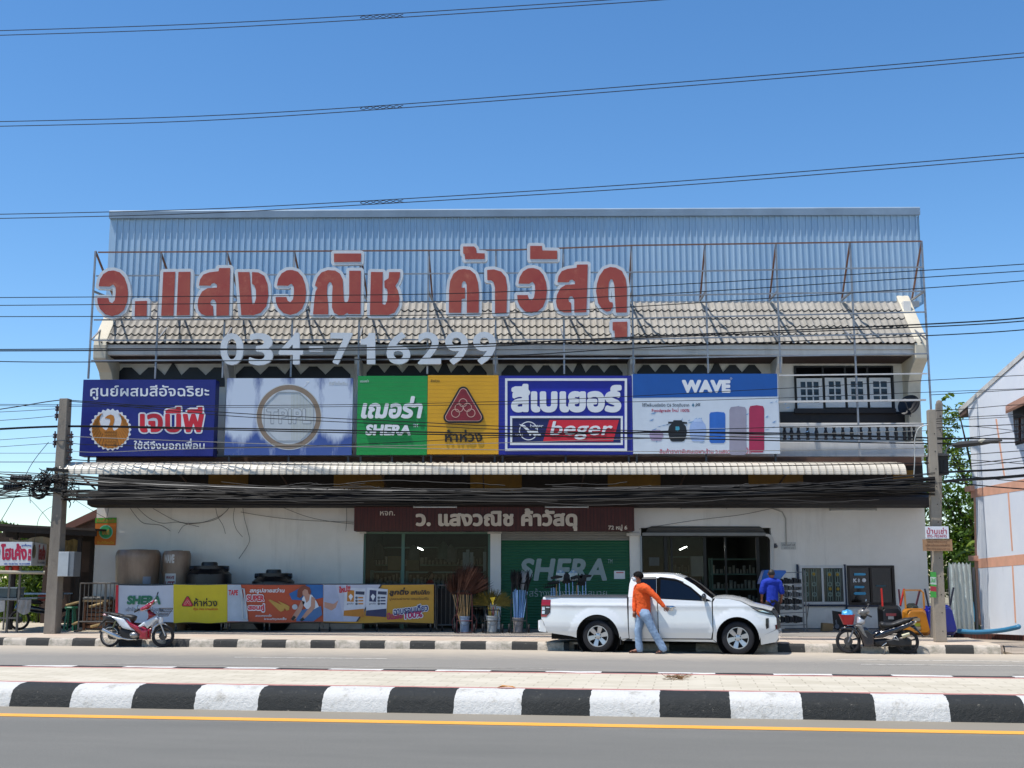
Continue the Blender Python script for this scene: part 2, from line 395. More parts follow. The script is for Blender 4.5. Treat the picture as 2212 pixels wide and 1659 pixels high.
br = t.new('TexBrick'); t.link(co, br.inputs[0]); br.inputs['Scale'].default_value = 1; br.offset = 0
for k_, v_ in (('Mortar Size', .006), ('Brick Width', .4), ('Row Height', .4)): br.inputs[k_].default_value = v_
br.inputs['Color1'].default_value = (*lin('#b3a795'), 1); br.inputs['Color2'].default_value = (*lin('#bfb4a2'), 1); br.inputs['Mortar'].default_value = (*lin('#8d8271'), 1)
c = t.mix(t.ramp(t.noise(co, .9, 7, .7), [(.4, 0.), (.75, .6)]), br.outputs[0], '#bd9a86'); t.col(c); t.bump(br.outputs[1], -.3, .01)
b = MB(); b.box(-40, UEND, .18, 3.3, -.02, .170); road_obj(b, 'pavement', m)
kerb('pavement_end_kerb', km3, [(0, -.03), (.01, .15), (.03, .17)], UEND-.02, UEND+.12)
con = M('shade toned apron concrete', '#8d877e', .9, var=.22, vs=.9, bump=.3, bs=30, dirt=.35)  # darker than the forecourt: shade under the awning is put into this colour
b = MB(); b.prism([(rd(-7.6, 3.32).x, rd(-7.6, 3.32).y), (rd(9.2, 3.32).x, rd(9.2, 3.32).y), (11.5, 33), (11.3, 46), (-11.4, 46), (-11.4, 33), (-8.2, 31.9)], -.02, .172, 'xy'); o = b.build('shop_apron', con); o['kind'] = 'structure'
lc = M('forecourt concrete', '#b5a994', .92, var=.2, vs=.7, bump=.3, bs=25)
b = MB(); b.prism([(rd(-40, 3.32).x, rd(-40, 3.32).y), (rd(-7.62, 3.32).x, rd(-7.62, 3.32).y), (-8.22, 31.9), (-11.42, 33), (-11.42, 46), (-50, 46)], -.02, .168, 'xy'); o = b.build('forecourt', lc); o['kind'] = 'structure'
dv = M('driveway concrete', '#96897a', .9, var=.25, vs=.8, bump=.4, bs=20)
b = MB(); b.prism([(rd(UEND+.15, .05).x, rd(UEND+.15, .05).y), (rd(40, .05).x, rd(40, .05).y), (50, 48), (11.4, 46), (11.55, 33), (rd(9.25, 3.4).x, rd(9.25, 3.4).y), (rd(UEND+.15, 3.0).x, rd(UEND+.15, 3.0).y)], -.02, .02, 'xy'); o = b.build('driveway', dv); o['kind'] = 'structure'

# ================================================================== THE SHOP BUILDING
YW, YU, YE, YM = 32.9, 33.45, 32.35, 33.6          # ground wall, upper wall, eave edge, metal cladding
XL, XR = -11.40, 11.33
FZ = .172
shop = thing('shop_building', 'long two storey white shop with tiled mansard roof and blue metal cladding', 'building', (0, YW, 0))
m, t = rawmat('white wall paint', .8, 0, .3); co = t.coord()
st = t.noise(t.coord((1.2, 1.2, .12)), 1.3, 8, .72); gr = t.noise(co, .5, 6, .7); z_ = t.sep(co)[2]
c = t.mix(t.ramp(gr, [(.35, 0.), (.7, 1.)]), '#e6e2da', '#d8d4cb'); c = t.mix(t.ramp(st, [(.55, 0.), (.8, .4)]), c, '#8d877c')
low = t.math('ADD', t.math('MULTIPLY', z_, -1.2), t.math('MULTIPLY', t.noise(co, 3, 6), 1.4)); c = t.mix(t.ramp(low, [(.1, 0.), (.9, .5)]), c, '#7d756a')
t.col(c); t.bump(t.noise(co, 45, 4), .25, .01); wallm = m
trim = M('white trim paint', '#c9c6c0', .7, var=.1, vs=1.5, bump=.12, bs=40, dirt=.35, dirtcol='#7a746a', stretch=(1, 1, .25))
cream = M('cream parapet paint', '#cdc3ae', .8, var=.12, vs=1.2, bump=.2, dirt=.3, dirtcol='#80786a')
darkwood = M('dark timber', '#1c1512', .7, var=.35, vs=3, stretch=(1, 1, 6)); navy = M('dark louvre paint', '#10131c', .45, var=.25, vs=4)
soff = M('brown soffit boards', '#3b2a22', .75, var=.3, vs=4)
def holed(mb, x0, x1, z0, z1, Y, th, holes):                           # upright wall with rectangular openings and their reveals
    xs = sorted({x0, x1, *[h[0] for h in holes], *[h[1] for h in holes]}); zs = sorted({z0, z1, *[h[2] for h in holes], *[h[3] for h in holes]})
    solidc = lambda i, j: 0 <= i < len(xs)-1 and 0 <= j < len(zs)-1 and not any(h[0] <= (xs[i]+xs[i+1])/2 <= h[1] and h[2] <= (zs[j]+zs[j+1])/2 <= h[3] for h in holes)
    for i in range(len(xs)-1):
        for j in range(len(zs)-1):
            if not solidc(i, j): continue
            a, b_, c_, d = xs[i], xs[i+1], zs[j], zs[j+1]
            mb.quad((a, Y, c_), (b_, Y, c_), (b_, Y, d), (a, Y, d)); mb.quad((b_, Y+th, c_), (a, Y+th, c_), (a, Y+th, d), (b_, Y+th, d))
            if not solidc(i-1, j): mb.quad((a, Y+th, c_), (a, Y, c_), (a, Y, d), (a, Y+th, d))
            if not solidc(i+1, j): mb.quad((b_, Y, c_), (b_, Y+th, c_), (b_, Y+th, d), (b_, Y, d))
            if not solidc(i, j-1): mb.quad((a, Y+th, c_), (b_, Y+th, c_), (b_, Y, c_), (a, Y, c_))
            if not solidc(i, j+1): mb.quad((a, Y, d), (b_, Y, d), (b_, Y+th, d), (a, Y+th, d))
X = lambda px, Y=YW, py=1230: xat(px, py, Y)
Z = lambda py, Y=YW: zat(py, Y)
zt = Z(1093)
b = MB()
holes = [(X(784), X(1059), FZ-.1, Z(1149)), (X(1082), X(1361), FZ-.1, Z(1149)), (X(1386), X(1668), FZ-.1, Z(1140)), (X(1729), X(1822), Z(1303), Z(1224)), (X(1832), X(1929), Z(1305), Z(1224))]
holed(b, XL, XR, FZ, 4.75, YW, .2, holes); b.build('wall', wallm, shop)
b = MB(); b.box(XL, XL+.2, YW+.2, 44, FZ, 9.3); b.build('side_wall', wallm, shop)
b = MB(); b.box(XR-.2, XR, YW+.2, 44, FZ, 9.3); b.build('side_wall', wallm, shop)
b = MB(); b.box(XL+.2, XR-.2, 43.8, 44, FZ, 9.3); b.build('back_wall', wallm, shop)
b = MB(); b.box(XL-.1, XR+.1, YM+.12, 44.2, 9.3, 9.45); b.build('roof_slab', M('roof concrete', '#8a857c', .9), shop)
b = MB(); b.box(XL, XR, YW+.2, YU-.02, 4.55, 4.7); b.box(XL+.2, XR-.2, YW+.2, 43.8, 3.75, 3.9); b.build('floor_slab', M('slab concrete', '#4c4742', .9), shop)
# upper storey
b = MB(); up0, up1 = 4.7, 9.2
cas = (xat(1718, 830, YU), xat(1928, 830, YU), zat(884, YU), zat(791, YU))
holed(b, XL, XR, up0, up1, YU, .2, [cas]); b.build('upper_wall', wallm, shop)
# tiled lower roof: wavy cement tiles in overlapping courses
m, t = rawmat('cement roof tiles', .7, 0, .35); co = t.coord()
c = t.mix(t.ramp(t.noise(co, 1.6, 7, .7), [(.35, 0.), (.7, 1.)]), '#a29c92', '#857f75'); c = t.mix(t.ramp(t.noise(t.coord((1, .3, .3)), 4, 8, .75), [(.6, 0.), (.8, .7)]), c, '#55493c'); t.col(c); t.bump(t.noise(co, 60, 4), .3, .01); tilem = m
ze, ztop = zat(743, YE), zat(657, YM-.05); NC = 5; pitch_ = .19
b = MB(); slope = Vector((0, YM-.05-YE, ztop-ze)); sl = slope.length; sd = slope/sl; nrm = Vector((0, -sd.z, sd.y))
x0, x1 = XL+.08, XR-.05; nx = int((x1-x0)/pitch_*8)
for k in range(NC):
    a0, a1 = k/NC*sl-(.05 if k else .06), (k+1)/NC*sl
    rows = []
    for a, lift in ((a0, .0), (a0, .05), (a1, .012)):
        row = []
        for i in range(nx+1):
            xx = x0+(x1-x0)*i/nx; ph = (xx-x0)/pitch_*2*math.pi; w = .028*math.cos(ph)+.007*math.cos(2*ph)
            row.append(Vector((xx, YE, ze))+sd*a+nrm*(lift+w+.05))
        rows.append(row)
    n1 = nx+1
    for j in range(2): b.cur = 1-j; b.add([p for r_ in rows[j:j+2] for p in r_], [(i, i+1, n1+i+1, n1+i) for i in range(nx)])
b.build('tiled_roof', [tilem, M('painted tile course shade', '#1c1815', .9)], shop, smooth=True, ang=40, recalc=False)  # drop faces coloured dark to paint the shade line under each course
b = MB(); b.add([(XL, YE+.05, ze-.08), (XR, YE+.05, ze-.08), (XR, YM, ztop-.02), (XL, YM, ztop-.02)], [(0, 1, 2, 3)]); b.build('roof_underlay', soff, shop)
# fascia, gutter, soffit
b = MB(); b.box(XL+.02, XR-.02, YE-.02, YE+.12, zat(755, YE), zat(744, YE)); b.build('fascia', trim, shop, bevel=.008)
b = MB(); b.box(XL+.02, XR-.02, YE+.02, YE+.2, zat(766, YE), zat(755.5, YE)); b.build('gutter', trim, shop, bevel=.008)
b = MB(); zs_ = zat(766, YE)-.01; b.add([(XL+.05, YE+.2, zs_), (XR-.05, YE+.2, zs_), (XR-.05, YU, zs_-.05), (XL+.05, YU, zs_-.05)], [(0, 1, 2, 3)]); b.build('soffit', soff, shop)
# gable parapets, curved below
for sx, xx in ((1, XL-.12), (-1, XR-.12)):
    prof = [(YM+.25, ztop+.28), (YM-.02, ztop+.26), (YE-.06, ze+.14), (YE-.12, ze-.05), (YE-.1, ze-.42), (YE+.15, ze-.55), (YE+.42, ze-.72), (YE+.62, ze-1.0), (YE+.72, ze-1.5), (YE+.74, 4.75), (YM+.25, 4.75)]
    b = MB(); b.prism(prof, xx-(.12 if sx < 0 else 0), xx+(.36 if sx > 0 else .24), 'yz'); b.build('gable_parapet', cream, shop, bevel=.02)
# curved brackets between the bays
for px in (486, 772, 1070, 1366, 1683):
    xx = xat(px, 790, YE+.3); zz = zat(766, YE)
    b = MB(); b.prism([(YE+.18, zz-.02), (YE+.2, zz-.22), (YE+.42, zz-.38), (YE+.62, zz-.6), (YE+.72, zz-1.0), (YE+.75, 4.75), (YU+.05, 4.75), (YU+.05, zz-.03)], xx-.07, xx+.07, 'yz'); b.build('bracket', trim, shop, bevel=.012)
# notched dark window bands of the first five bays
def notch(x0, x1, yb, yt, yv, ydia, dia, nl, nr, w):
    pts = [(x0, yb)]
    def octs(a, b_, n):
        s_ = (b_-a)/n
        for i in range(n):
            q = a+i*s_; c_ = s_*.34
            pts.extend([(q+.01, yv), (q+c_, yt), (q+s_-c_, yt), (q+s_-.01, yv)])
    octs(x0, dia-w, nl); pts.append((dia, ydia)); octs(dia+w, x1, nr); pts.append((x1, yb)); return pts
for a in ((248.7, 497, 835, 793.6, 810.5, 782, 373.7, 2, 2, 18), (509.5, 757, 835, 791.5, 809, 786, 632.6, 2, 2, 17), (791.8, 1051.7, 835, 789.5, 805.5, 776, 960.3, 4, 2, 14),
          (1083, 1345, 835, 789, 805, 776, 1251.2, 4, 2, 14), (1376, 1644.3, 835, 788, 804, 775, 1547.8, 4, 2, 14)):
    b = MB(); b.pxprism(notch(*a), YU-.03, .028); b.build('louvred_window', navy, shop)
# metal cladding above the tiles: ribbed sheet with ridge cap and bottom flashing
m, t = rawmat('ribbed zinc sheet', .45, .2, .5); co = t.coord()
pan = t.noise(t.math('FLOOR', t.math('DIVIDE', t.sep(co)[0], .56)), 9, 2)
c = t.mix(t.ramp(t.noise(t.coord((1, 1, .15)), .8, 6, .7), [(.3, 0.), (.7, 1.)]), '#93aec4', '#a9bfd0'); c = t.mix(t.math('MULTIPLY', t.ramp(t.noise(t.coord((2, 1, .1)), 2, 8, .75), [(.6, 0.), (.8, 1.)]), .35), c, '#a9a08f'); t.col(c)
t.link(t.ramp(t.noise(co, 3, 5), [(.3, .34), (.7, .5)]), t.b.inputs['Roughness']); zinc = m
zb, zc = zat(655, YM), zat(466, YM); mx0, mx1 = xat(242, 470, YM), xat(1981, 460, YM)
b = MB(); rp = .178; n = int((mx1-mx0)/rp); row = []
for i in range(n):
    xx = mx0+(mx1-mx0)*i/n; w = (mx1-mx0)/n
    row += [(xx, 0), (xx+w*.62, 0), (xx+w*.7, -.034), (xx+w*.86, -.034), (xx+w*.94, 0)]
row.append((mx1, 0)); k = len(row)
b.add([(x_, YM+y_, zb+.02) for x_, y_ in row]+[(x_, YM+y_+.02, zc+.0+(.06*(x_-mx0)/(mx1-mx0))) for x_, y_ in row], [(i, i+1, k+i+1, k+i) for i in range(k-1)])
b.build('metal_cladding', zinc, shop, recalc=False)
b = MB(); b.prism([(YM-.09, zc-.1), (YM-.1, zc+.1), (YM-.06, zc+.14), (YM+.4, zc+.12), (YM+.4, zc-.05), (YM+.06, zc-.05), (YM+.04, zc-.1)], mx0-.06, mx1+.06, 'yz'); cap = b.build('ridge_cap', M('dull ridge zinc', '#8496a6', .6, .2, var=.15, vs=1), shop)
for v in cap.data.vertices: v.co.z += .11*max(0, (v.co.x+2)/14)
b = MB(); b.box(mx0+.1, mx1-.1, YM-.05, YM-.035, zb-.12, zb+.05); b.build('flashing', M('grey flashing', '#97999a', .5, .4, var=.15), shop)
for xx, s_ in ((mx0, 1), (mx1, -1)):
    b = MB(); b.box(xx-.06*s_ if s_ < 0 else xx-.06, xx+.06, YM+.03, YM+2.2, zb, zc+.02); b.build('cladding_return', zinc, shop)
# balcony of the right-hand bay
bal = []
bx0, bx1 = xat(1640, 940, 32.2), XR-.12
b = MB(); b.box(XL+.15, XR-.15, 32.3, YU, 4.72, zat(966, 32.3)); b.box(XL+.15, XR-.15, 32.22, 32.299, 4.78, zat(955, 32.25)); b.build('balcony_slab', trim, shop, bevel=.01)
b = MB(); b.box(bx0, bx1, 32.24, 32.42, zat(922, 32.3), zat(914, 32.3)); b.build('balcony_rail', trim, shop, bevel=.015)
bprof = [(.05, 0), (.055, .04), (.035, .06), (.05, .14), (.058, .2), (.04, .26), (.03, .3), (.045, .34), (.05, .36)]
zb0, zb1 = zat(949.5, 32.3), zat(922, 32.3)
for i, px in enumerate((1695, 1710, 1725, 1745, 1764, 1784, 1802, 1821, 1840, 1860, 1879, 1898, 1917, 1936, 1954, 1965, 1975)):
    b = MB(); b.lathe([(r_*1.0, h_/.36*(zb1-zb0)) for r_, h_ in bprof], (xat(px, 935, 32.32), 32.33, zb0), n=8); b.build('baluster', M('black baluster paint', '#17171c', .5), shop, smooth=True)
b = MB(); b.box(bx0, bx1, YU-.05, YU-.02, zat(916, YU), zat(890, YU)); b.box(xat(1718, 888, YU)-.05, xat(1928, 888, YU)+.05, YU-.16, YU-.051, zat(890, YU)-.05, zat(884, YU)); b.build('skirting', M('dark skirting paint', '#221c1b', .6), shop)
# casement window: dark frame, louvred transom, four white sashes standing ajar
cf = shop
b = MB(); fx = [xat(p_, 835, YU) for p_ in (1718, 1778, 1826, 1874, 1928)]
for x_ in fx: b.box(x_-.03, x_+.03, YU-.04, YU+.1, cas[2], cas[3])
for z_2 in (cas[2]+.02, zat(811, YU), cas[3]-.02): b.box(cas[0], cas[1], YU-.038, YU+.09, z_2-.025, z_2+.025)
win = b.build('casement_window', M('black window frame', '#141416', .5), shop)
b = MB(); zz = zat(811, YU)
for i in range(9): z_2 = zz+(cas[3]-zz)*(i+.5)/9; b.add([(cas[0], YU+.02, z_2-.012), (cas[1], YU+.02, z_2-.012), (cas[1], YU+.06, z_2+.02), (cas[0], YU+.06, z_2+.02)], [(0, 1, 2, 3)])
b.build('louvres', M('louvre glass', '#2b2b30', .3, var=.2), win)
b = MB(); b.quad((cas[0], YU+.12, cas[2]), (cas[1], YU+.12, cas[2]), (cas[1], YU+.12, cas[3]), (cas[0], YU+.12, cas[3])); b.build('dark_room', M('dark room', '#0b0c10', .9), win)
sashm = M('white sash paint', '#cfcfcd', .5, var=.06); glassd = M('window pane', '#18202c', .08, var=.3, vs=.8)
for k_, (px0, px1, py0, py1, nc) in enumerate(((1722, 1777, 817, 882, 3), (1783, 1825, 816, 880, 2), (1831, 1873, 816, 880, 2), (1879, 1925, 816, 880, 2))):
    Ys = YU-.1-.02*(k_ == 0)
    x0_, x1_, z0_, z1_ = xat(px0, 850, Ys), xat(px1, 850, Ys), zat(py1, Ys), zat(py0, Ys); b = MB(); w_ = .085; cw = (x1_-x0_-2*w_)/nc; zz0 = z0_+.14
    hs = [(x0_+w_+i*cw+.02, x0_+w_+(i+1)*cw-.02, zz0+(z1_-.08-zz0)*j/3+.02, zz0+(z1_-.08-zz0)*(j+1)/3-.02) for i in range(nc) for j in range(3)]
    holed(b, x0_, x1_, z0_, z1_, Ys, .04, hs); sa = b.build('sash', sashm, win)
    b = MB(); b.quad((x0_+.05, Ys+.02, z0_+.05), (x1_-.05, Ys+.02, z0_+.05), (x1_-.05, Ys+.02, z1_-.05), (x0_+.05, Ys+.02, z1_-.05)); b.build('glass', glassd, sa)
# awning of curved pale panels over the pavement
m, t = rawmat('pale awning panels', .35, 0, .5); co = t.coord()
c = t.mix(t.ramp(t.noise(t.coord((.5, 1, 1)), .9, 6, .7), [(.3, 0.), (.7, 1.)]), '#d6cbb8', '#bcb4a4'); c = t.mix(t.ramp(t.noise(t.coord((1, 1, 4)), 3, 7, .75), [(.6, 0.), (.82, .5)]), c, '#7c7264')
fx_ = t.math('FRACT', t.math('DIVIDE', t.math('ADD', t.sep(co)[0], 11.5), .1853)); c = t.mix(t.math('MULTIPLY', t.math('LESS_THAN', fx_, .1), .75), c, '#5d554b'); t.col(c); wv = t.new('TexWave'); wv.wave_type = 'BANDS'; wv.bands_direction = 'Z'; wv.inputs['Scale'].default_value = 6; t.link(co, wv.inputs[0]); t.bump(wv.outputs[0], .25, .01)
ap = [(30.2, 4.13), (30.205, 4.2), (30.23, 4.28), (30.28, 4.35), (30.37, 4.41), (30.5, 4.45), (30.9, 4.49), (31.75, 4.56)]
ax0, ax1 = -11.5, xat(1970, 1000, 30.2); b = MB(); us = []; pw = .1853; n = int((ax1-ax0)/pw); ax1 = ax0+n*pw
for i in range(n):
    xx = ax0+(ax1-ax0)*i/n; w = (ax1-ax0)/n; us += [(xx, .0), (xx+w*.06, .022), (xx+w*.16, .022), (xx+w*.22, .0), (xx+w*.6, -.006)]
us.append((ax1, 0)); k = len(us); pts = []
for j, (yy, zz) in enumerate(ap):
    d = Vector((0, ap[min(j+1, 7)][0]-ap[max(j-1, 0)][0], ap[min(j+1, 7)][1]-ap[max(j-1, 0)][1])).normalized(); nn = Vector((0, -d.z, d.y))
    pts += [Vector((x_, yy, zz))+nn*o_ for x_, o_ in us]
b.add(pts, [(j*k+i, j*k+i+1, (j+1)*k+i+1, (j+1)*k+i) for j in range(7) for i in range(k-1)]); aw = b.build('awning', m, shop, smooth=True, ang=45, recalc=False)
b = MB()
for i in range(9):
    xx = ax0+.3+(ax1-ax0-.6)*i/8; b.bar((xx, 30.3, 4.3), (xx, 31.7, 4.47), .04); b.bar((xx, 30.35, 4.28), (xx, 32.1, 3.9), .035)
b.box(ax0+.1, ax1-.1, 30.32, 30.36, 4.22, 4.26); b.box(ax0+.1, ax1-.1, 31.6, 31.64, 4.4, 4.44); b.build('awning_frame', M('rusty angle iron', '#3a2c24', .7, .3, var=.3), aw)
b = MB(); b.box(XL+.3, XR-.4, 31.75, 31.8, 4.5, 4.72); b.box(XL+.3, XR-.4, 31.8, 32.88, 4.64, 4.7); b.build('awning_backboard', M('brown backboard', '#4a3226', .8, var=.3), aw)
# band under the awning: dark slats with faded yellow panels, and the dark timber canopy below it
b = MB(); b.box(XL+.05, XR-.05, 32.72, 32.88, 3.85, 4.63); b.build('frieze', darkwood, shop)
ypan = M('faded yellow panel', '#7a5a18', .7, var=.25, vs=1.5, dirt=.5)
for a_, c_ in ((450, 536), (721, 830), (1016, 1127), (1313, 1427), (1617, 1735), (1930, 1975)):
    b = MB(); b.pxbox(a_, c_, 1016, 1062, 32.69, .025); b.build('frieze_panel', ypan, shop)
b = MB(); b.prism([(31.95, Z(1090, 31.95)), (31.93, Z(1081, 31.93)), (31.95, Z(1074, 31.95)), (32.7, 3.86), (32.715, 3.86), (32.715, 3.42), (32.3, 3.42)], xat(190, 1085, 32), XR-.02, 'yz')
b.build('canopy', darkwood, shop)
# ================================================================== ROOFTOP SIGN: frame of thin tubes carrying big red letters and white digits
K = 3840/2212
def zf(ox, oy, s): return lambda pts: [((ox+x/s)/K, (oy+y/s)/K) for x, y in pts]
z1 = zf(300, 750, 2.0109); YF = 31.72
sign = thing('rooftop_letter_sign', 'rusty tube frame above the eaves with big red letters and white phone digits', 'sign', (0, YF, 4.7))
galv = M('weathered galvanised tube', '#8f9296', .5, .5, var=.2, dirt=.35, dirtcol='#6b4a38', vs=2); rust = M('rusty tube', '#7b5a4a', .75, .2, var=.3, vs=2)
posts = [(203, 543), (348, 547), (491, 547), (636, 545), (779, 545), (926, 542), (1071, 540), (1217, 538), (1364, 531), (1522.5, 530), (1676, 527), (1836, 524), (2000, 521)]
ends = [(194, 818), (342, 818), (486, 816), (632, 814), (777, 812), (925, 808), (1072, 806), (1217, 808), (1365, 806), (1524, 806), (1683, 806), (1841, 985), (2003, 905)]
tops = []
for (a, c), (d, e) in zip(posts, ends):
    p, q = P(a, c, YF), P(d, e, YF); xm = p.x if abs(p.x) < 11 else (p.x+q.x)/2; q = Vector((xm, YF, q.z)); p = Vector((xm, YF, p.z)); tops.append(p)
    b = MB(); b.bar(q, p, .045); b.build('post', galv, sign)
def rail(pts, mat=galv, w=.035, name='rail'):
    for (a, c), (d, e) in zip(pts, pts[1:]): b = MB(); b.bar(P(a, c, YF-.03), P(d, e, YF-.03), w); b.build(name, mat, sign)
rail([(212, 545), (1108, 540), (1370, 530), (1990, 521)], rust); rail([(208, 596), (1364, 588), (1995, 577)]); rail([(1366, 639), (1998, 629)], galv); rail([(203, 691), (1365, 688), (2000, 674)])
rail([(200, 735), (1365, 733), (2000, 720)]); rail([(197, 779), (1365, 774), (2003, 764)]); rail([(1683, 811), (2003, 807)], trim); rail([(1683, 868), (2000, 864)], trim, .05); rail([(1686, 922), (1990, 920)], trim, .04)
for i, p in enumerate(tops):
    q = Vector((p.x+.022*max(0, p.x), YM-.12, zat(650, YM))); q2 = Vector((p.x, YF, zat(629, YF)))
    b = MB(); b.bar(p, q, .045); b.build('stay', rust, sign); b = MB(); b.bar(q2, q, .05); b.build('stay', galv, sign)
    q3 = Vector((p.x, YF, zat(735, YF))); b = MB(); b.bar(q3, Vector((p.x-.05, YE+.55, ze+.62)), .035); b.build('stay', galv, sign)
m, t = rawmat('faded red sheet', .5, 0, .4); co = t.coord()
c = t.mix(t.ramp(t.noise(co, .9, 7, .7), [(.35, 0.), (.65, 1.)]), '#963a34', '#a04e3e'); c = t.mix(t.ramp(t.noise(co, 2.2, 9, .78), [(.54, 0.), (.72, .8)]), c, '#b87058'); c = t.mix(t.ramp(t.noise(co, 3.1, 9, .8), [(.66, 0.), (.76, .8)]), c, '#5c1f1a'); t.col(c); redm = m
whm = M('white letter sheet', '#c3c8cc', .55, var=.07, vs=1.2, dirt=.2, dirtcol='#8d8a84')
W1 = [(140, 650), (150, 600), (175, 558), (215, 534), (255, 531), (300, 545), (335, 585), (355, 640), (362, 700), (355, 770), (330, 830), (290, 862), (240, 875), (190, 862), (150, 820), (133, 780), (130, 738), (212, 738), (222, 768), (243, 778), (262, 755), (270, 700), (268, 658), (250, 636), (234, 644), (225, 652)]
S1 = [(897, 645), (905, 600), (930, 562), (975, 545), (1046, 537), (1048, 513), (1133, 512), (1128, 690), (1122, 870), (1028, 872), (1028, 775), (1014, 752), (995, 750), (982, 768), (985, 790), (1003, 800), (1006, 872), (950, 872), (915, 860), (893, 830), (886, 790), (893, 740), (920, 690), (960, 665), (1033, 660), (1034, 640), (1012, 624), (992, 630), (986, 645)]
def refit(p, x0, y0, x1, y1):
    a = np.array(p, float); lo, hi = a.min(0), a.max(0); return [tuple(q) for q in (a-lo)/(hi-lo)*np.array([x1-x0, y1-y0])+np.array([x0, y0])]
sh = lambda p: [(x+2111.5, y) for x, y in p]
LET = [[W1], [[(415, 763), (505, 760), (502, 875), (412, 878)]], [[(628, 543), (718, 541), (704, 872), (612, 872)], [(742, 542), (833, 541), (826, 868), (728, 870)]], [S1],
  [[(1190, 543), (1278, 543), (1298, 785), (1315, 783), (1327, 740), (1327, 680), (1315, 645), (1297, 630), (1297, 543), (1345, 546), (1390, 572), (1415, 635), (1420, 720), (1405, 800), (1362, 850), (1310, 868), (1216, 868)]],
  [refit(W1, 1475, 527, 1705, 866)],
  [[(1775, 628), (1792, 580), (1822, 545), (1870, 528), (1925, 532), (1960, 555), (1982, 600), (1985, 680), (1990, 760), (2004, 776), (2022, 762), (2030, 720), (2030, 533), (2118, 533), (2115, 860), (2025, 860), (2015, 850), (1990, 866), (1950, 868), (1915, 850), (1900, 810), (1902, 700), (1905, 650), (1895, 622), (1880, 618), (1866, 640), (1862, 700), (1872, 800), (1872, 862), (1757, 862), (1768, 740), (1776, 690), (1792, 662), (1772, 645)]],
  [[(1915, 403), (2120, 403), (2118, 465), (1915, 468)]],
  [sh([(82, 542), (172, 543), (168, 785), (190, 790), (205, 760), (208, 700), (205, 672), (185, 660), (183, 610), (215, 590), (220, 543), (303, 543), (300, 580), (285, 620), (265, 645), (285, 680), (298, 740), (290, 800), (260, 850), (215, 866), (74, 866)])],
  [sh([(670, 850), (672, 680), (680, 610), (705, 555), (745, 525), (785, 520), (830, 527), (870, 560), (890, 620), (897, 700), (895, 850), (805, 850), (805, 640), (795, 614), (778, 612), (768, 630), (765, 660), (792, 662), (792, 742), (766, 745), (762, 850)])],
  [sh([(778, 350), (860, 350), (875, 365), (880, 400), (940, 402), (940, 445), (792, 446), (790, 408), (778, 402)])],
  [sh([(958, 527), (1010, 523), (1065, 540), (1098, 580), (1110, 650), (1105, 852), (1018, 854), (1018, 660), (1008, 620), (990, 605), (960, 603)])],
  [refit(W1, 1185+2111.5, 512, 1410+2111.5, 852)], [sh([(1283, 346), (1372, 346), (1374, 380), (1487, 382), (1487, 445), (1283, 445)])], [refit(S1, 1478+2111.5, 486, 1718+2111.5, 848)],
  [sh([(1780, 690), (1787, 630), (1805, 572), (1840, 522), (1885, 505), (1930, 510), (1975, 535), (2003, 590), (2013, 660), (2012, 848), (1930, 848), (1925, 780), (1918, 640), (1905, 600), (1890, 595), (1878, 620), (1872, 680), (1872, 745), (1885, 770), (1905, 772), (1908, 800), (1890, 835), (1860, 842), (1825, 820), (1795, 775)])],
  [sh([(1905, 920), (2015, 917), (2015, 1037), (1922, 1037), (1920, 985), (1905, 983)])]]
YL = 31.5
for polys in LET:
    fl = field([np.array(p, float) for p in polys], 3.2, 34); mpf = lambda u, v, Y: P(*z1([(u, v)])[0], Y)
    b = MB(); solid(b, [rdp(l, .8) for l in contour(fl, 23)], lambda u, v: mpf(u, v, YL), (0, .14, 0)); bk = b.build('letter_backing', whm, sign)
    b = MB(); solid(b, [rdp(l, .6) for l in contour(fl, 0)], lambda u, v: mpf(u, v, YL-.012), (0, .011, 0)); b.build('letter_face', redm, bk)
for ch, a, c, d, e in (('0', 1058, 1003, 1232, 1245), ('3', 1273, 1003, 1455, 1246), ('4', 1498, 1000, 1682, 1240), ('-', 1725, 1103, 1832, 1143), ('7', 1888, 1001, 2055, 1239), ('1', 2115, 1003, 2226, 1238),
                       ('6', 2311, 997, 2491, 1240), ('2', 2547, 995, 2723, 1238), ('9', 2752, 993, 2927, 1240), ('9', 2963, 993, 3138, 1239)):
    (x0_, y0_), (x1_, y1_) = z1([(a, c), (d, e)]); cons = glyphs(ch) if ch != '1' else [np.array([(.3, 0), (.56, 0), (.56, .7), (.36, .7), (.33, .62), (.22, .57), (.1, .56), (.1, .44), (.3, .44)])]
    pxtext('digit', cons, (x0_, y0_, x1_, y1_), YL+.02, whm, sign, bold=.02 if ch != '1' else .0, depth=.1, h=.02)

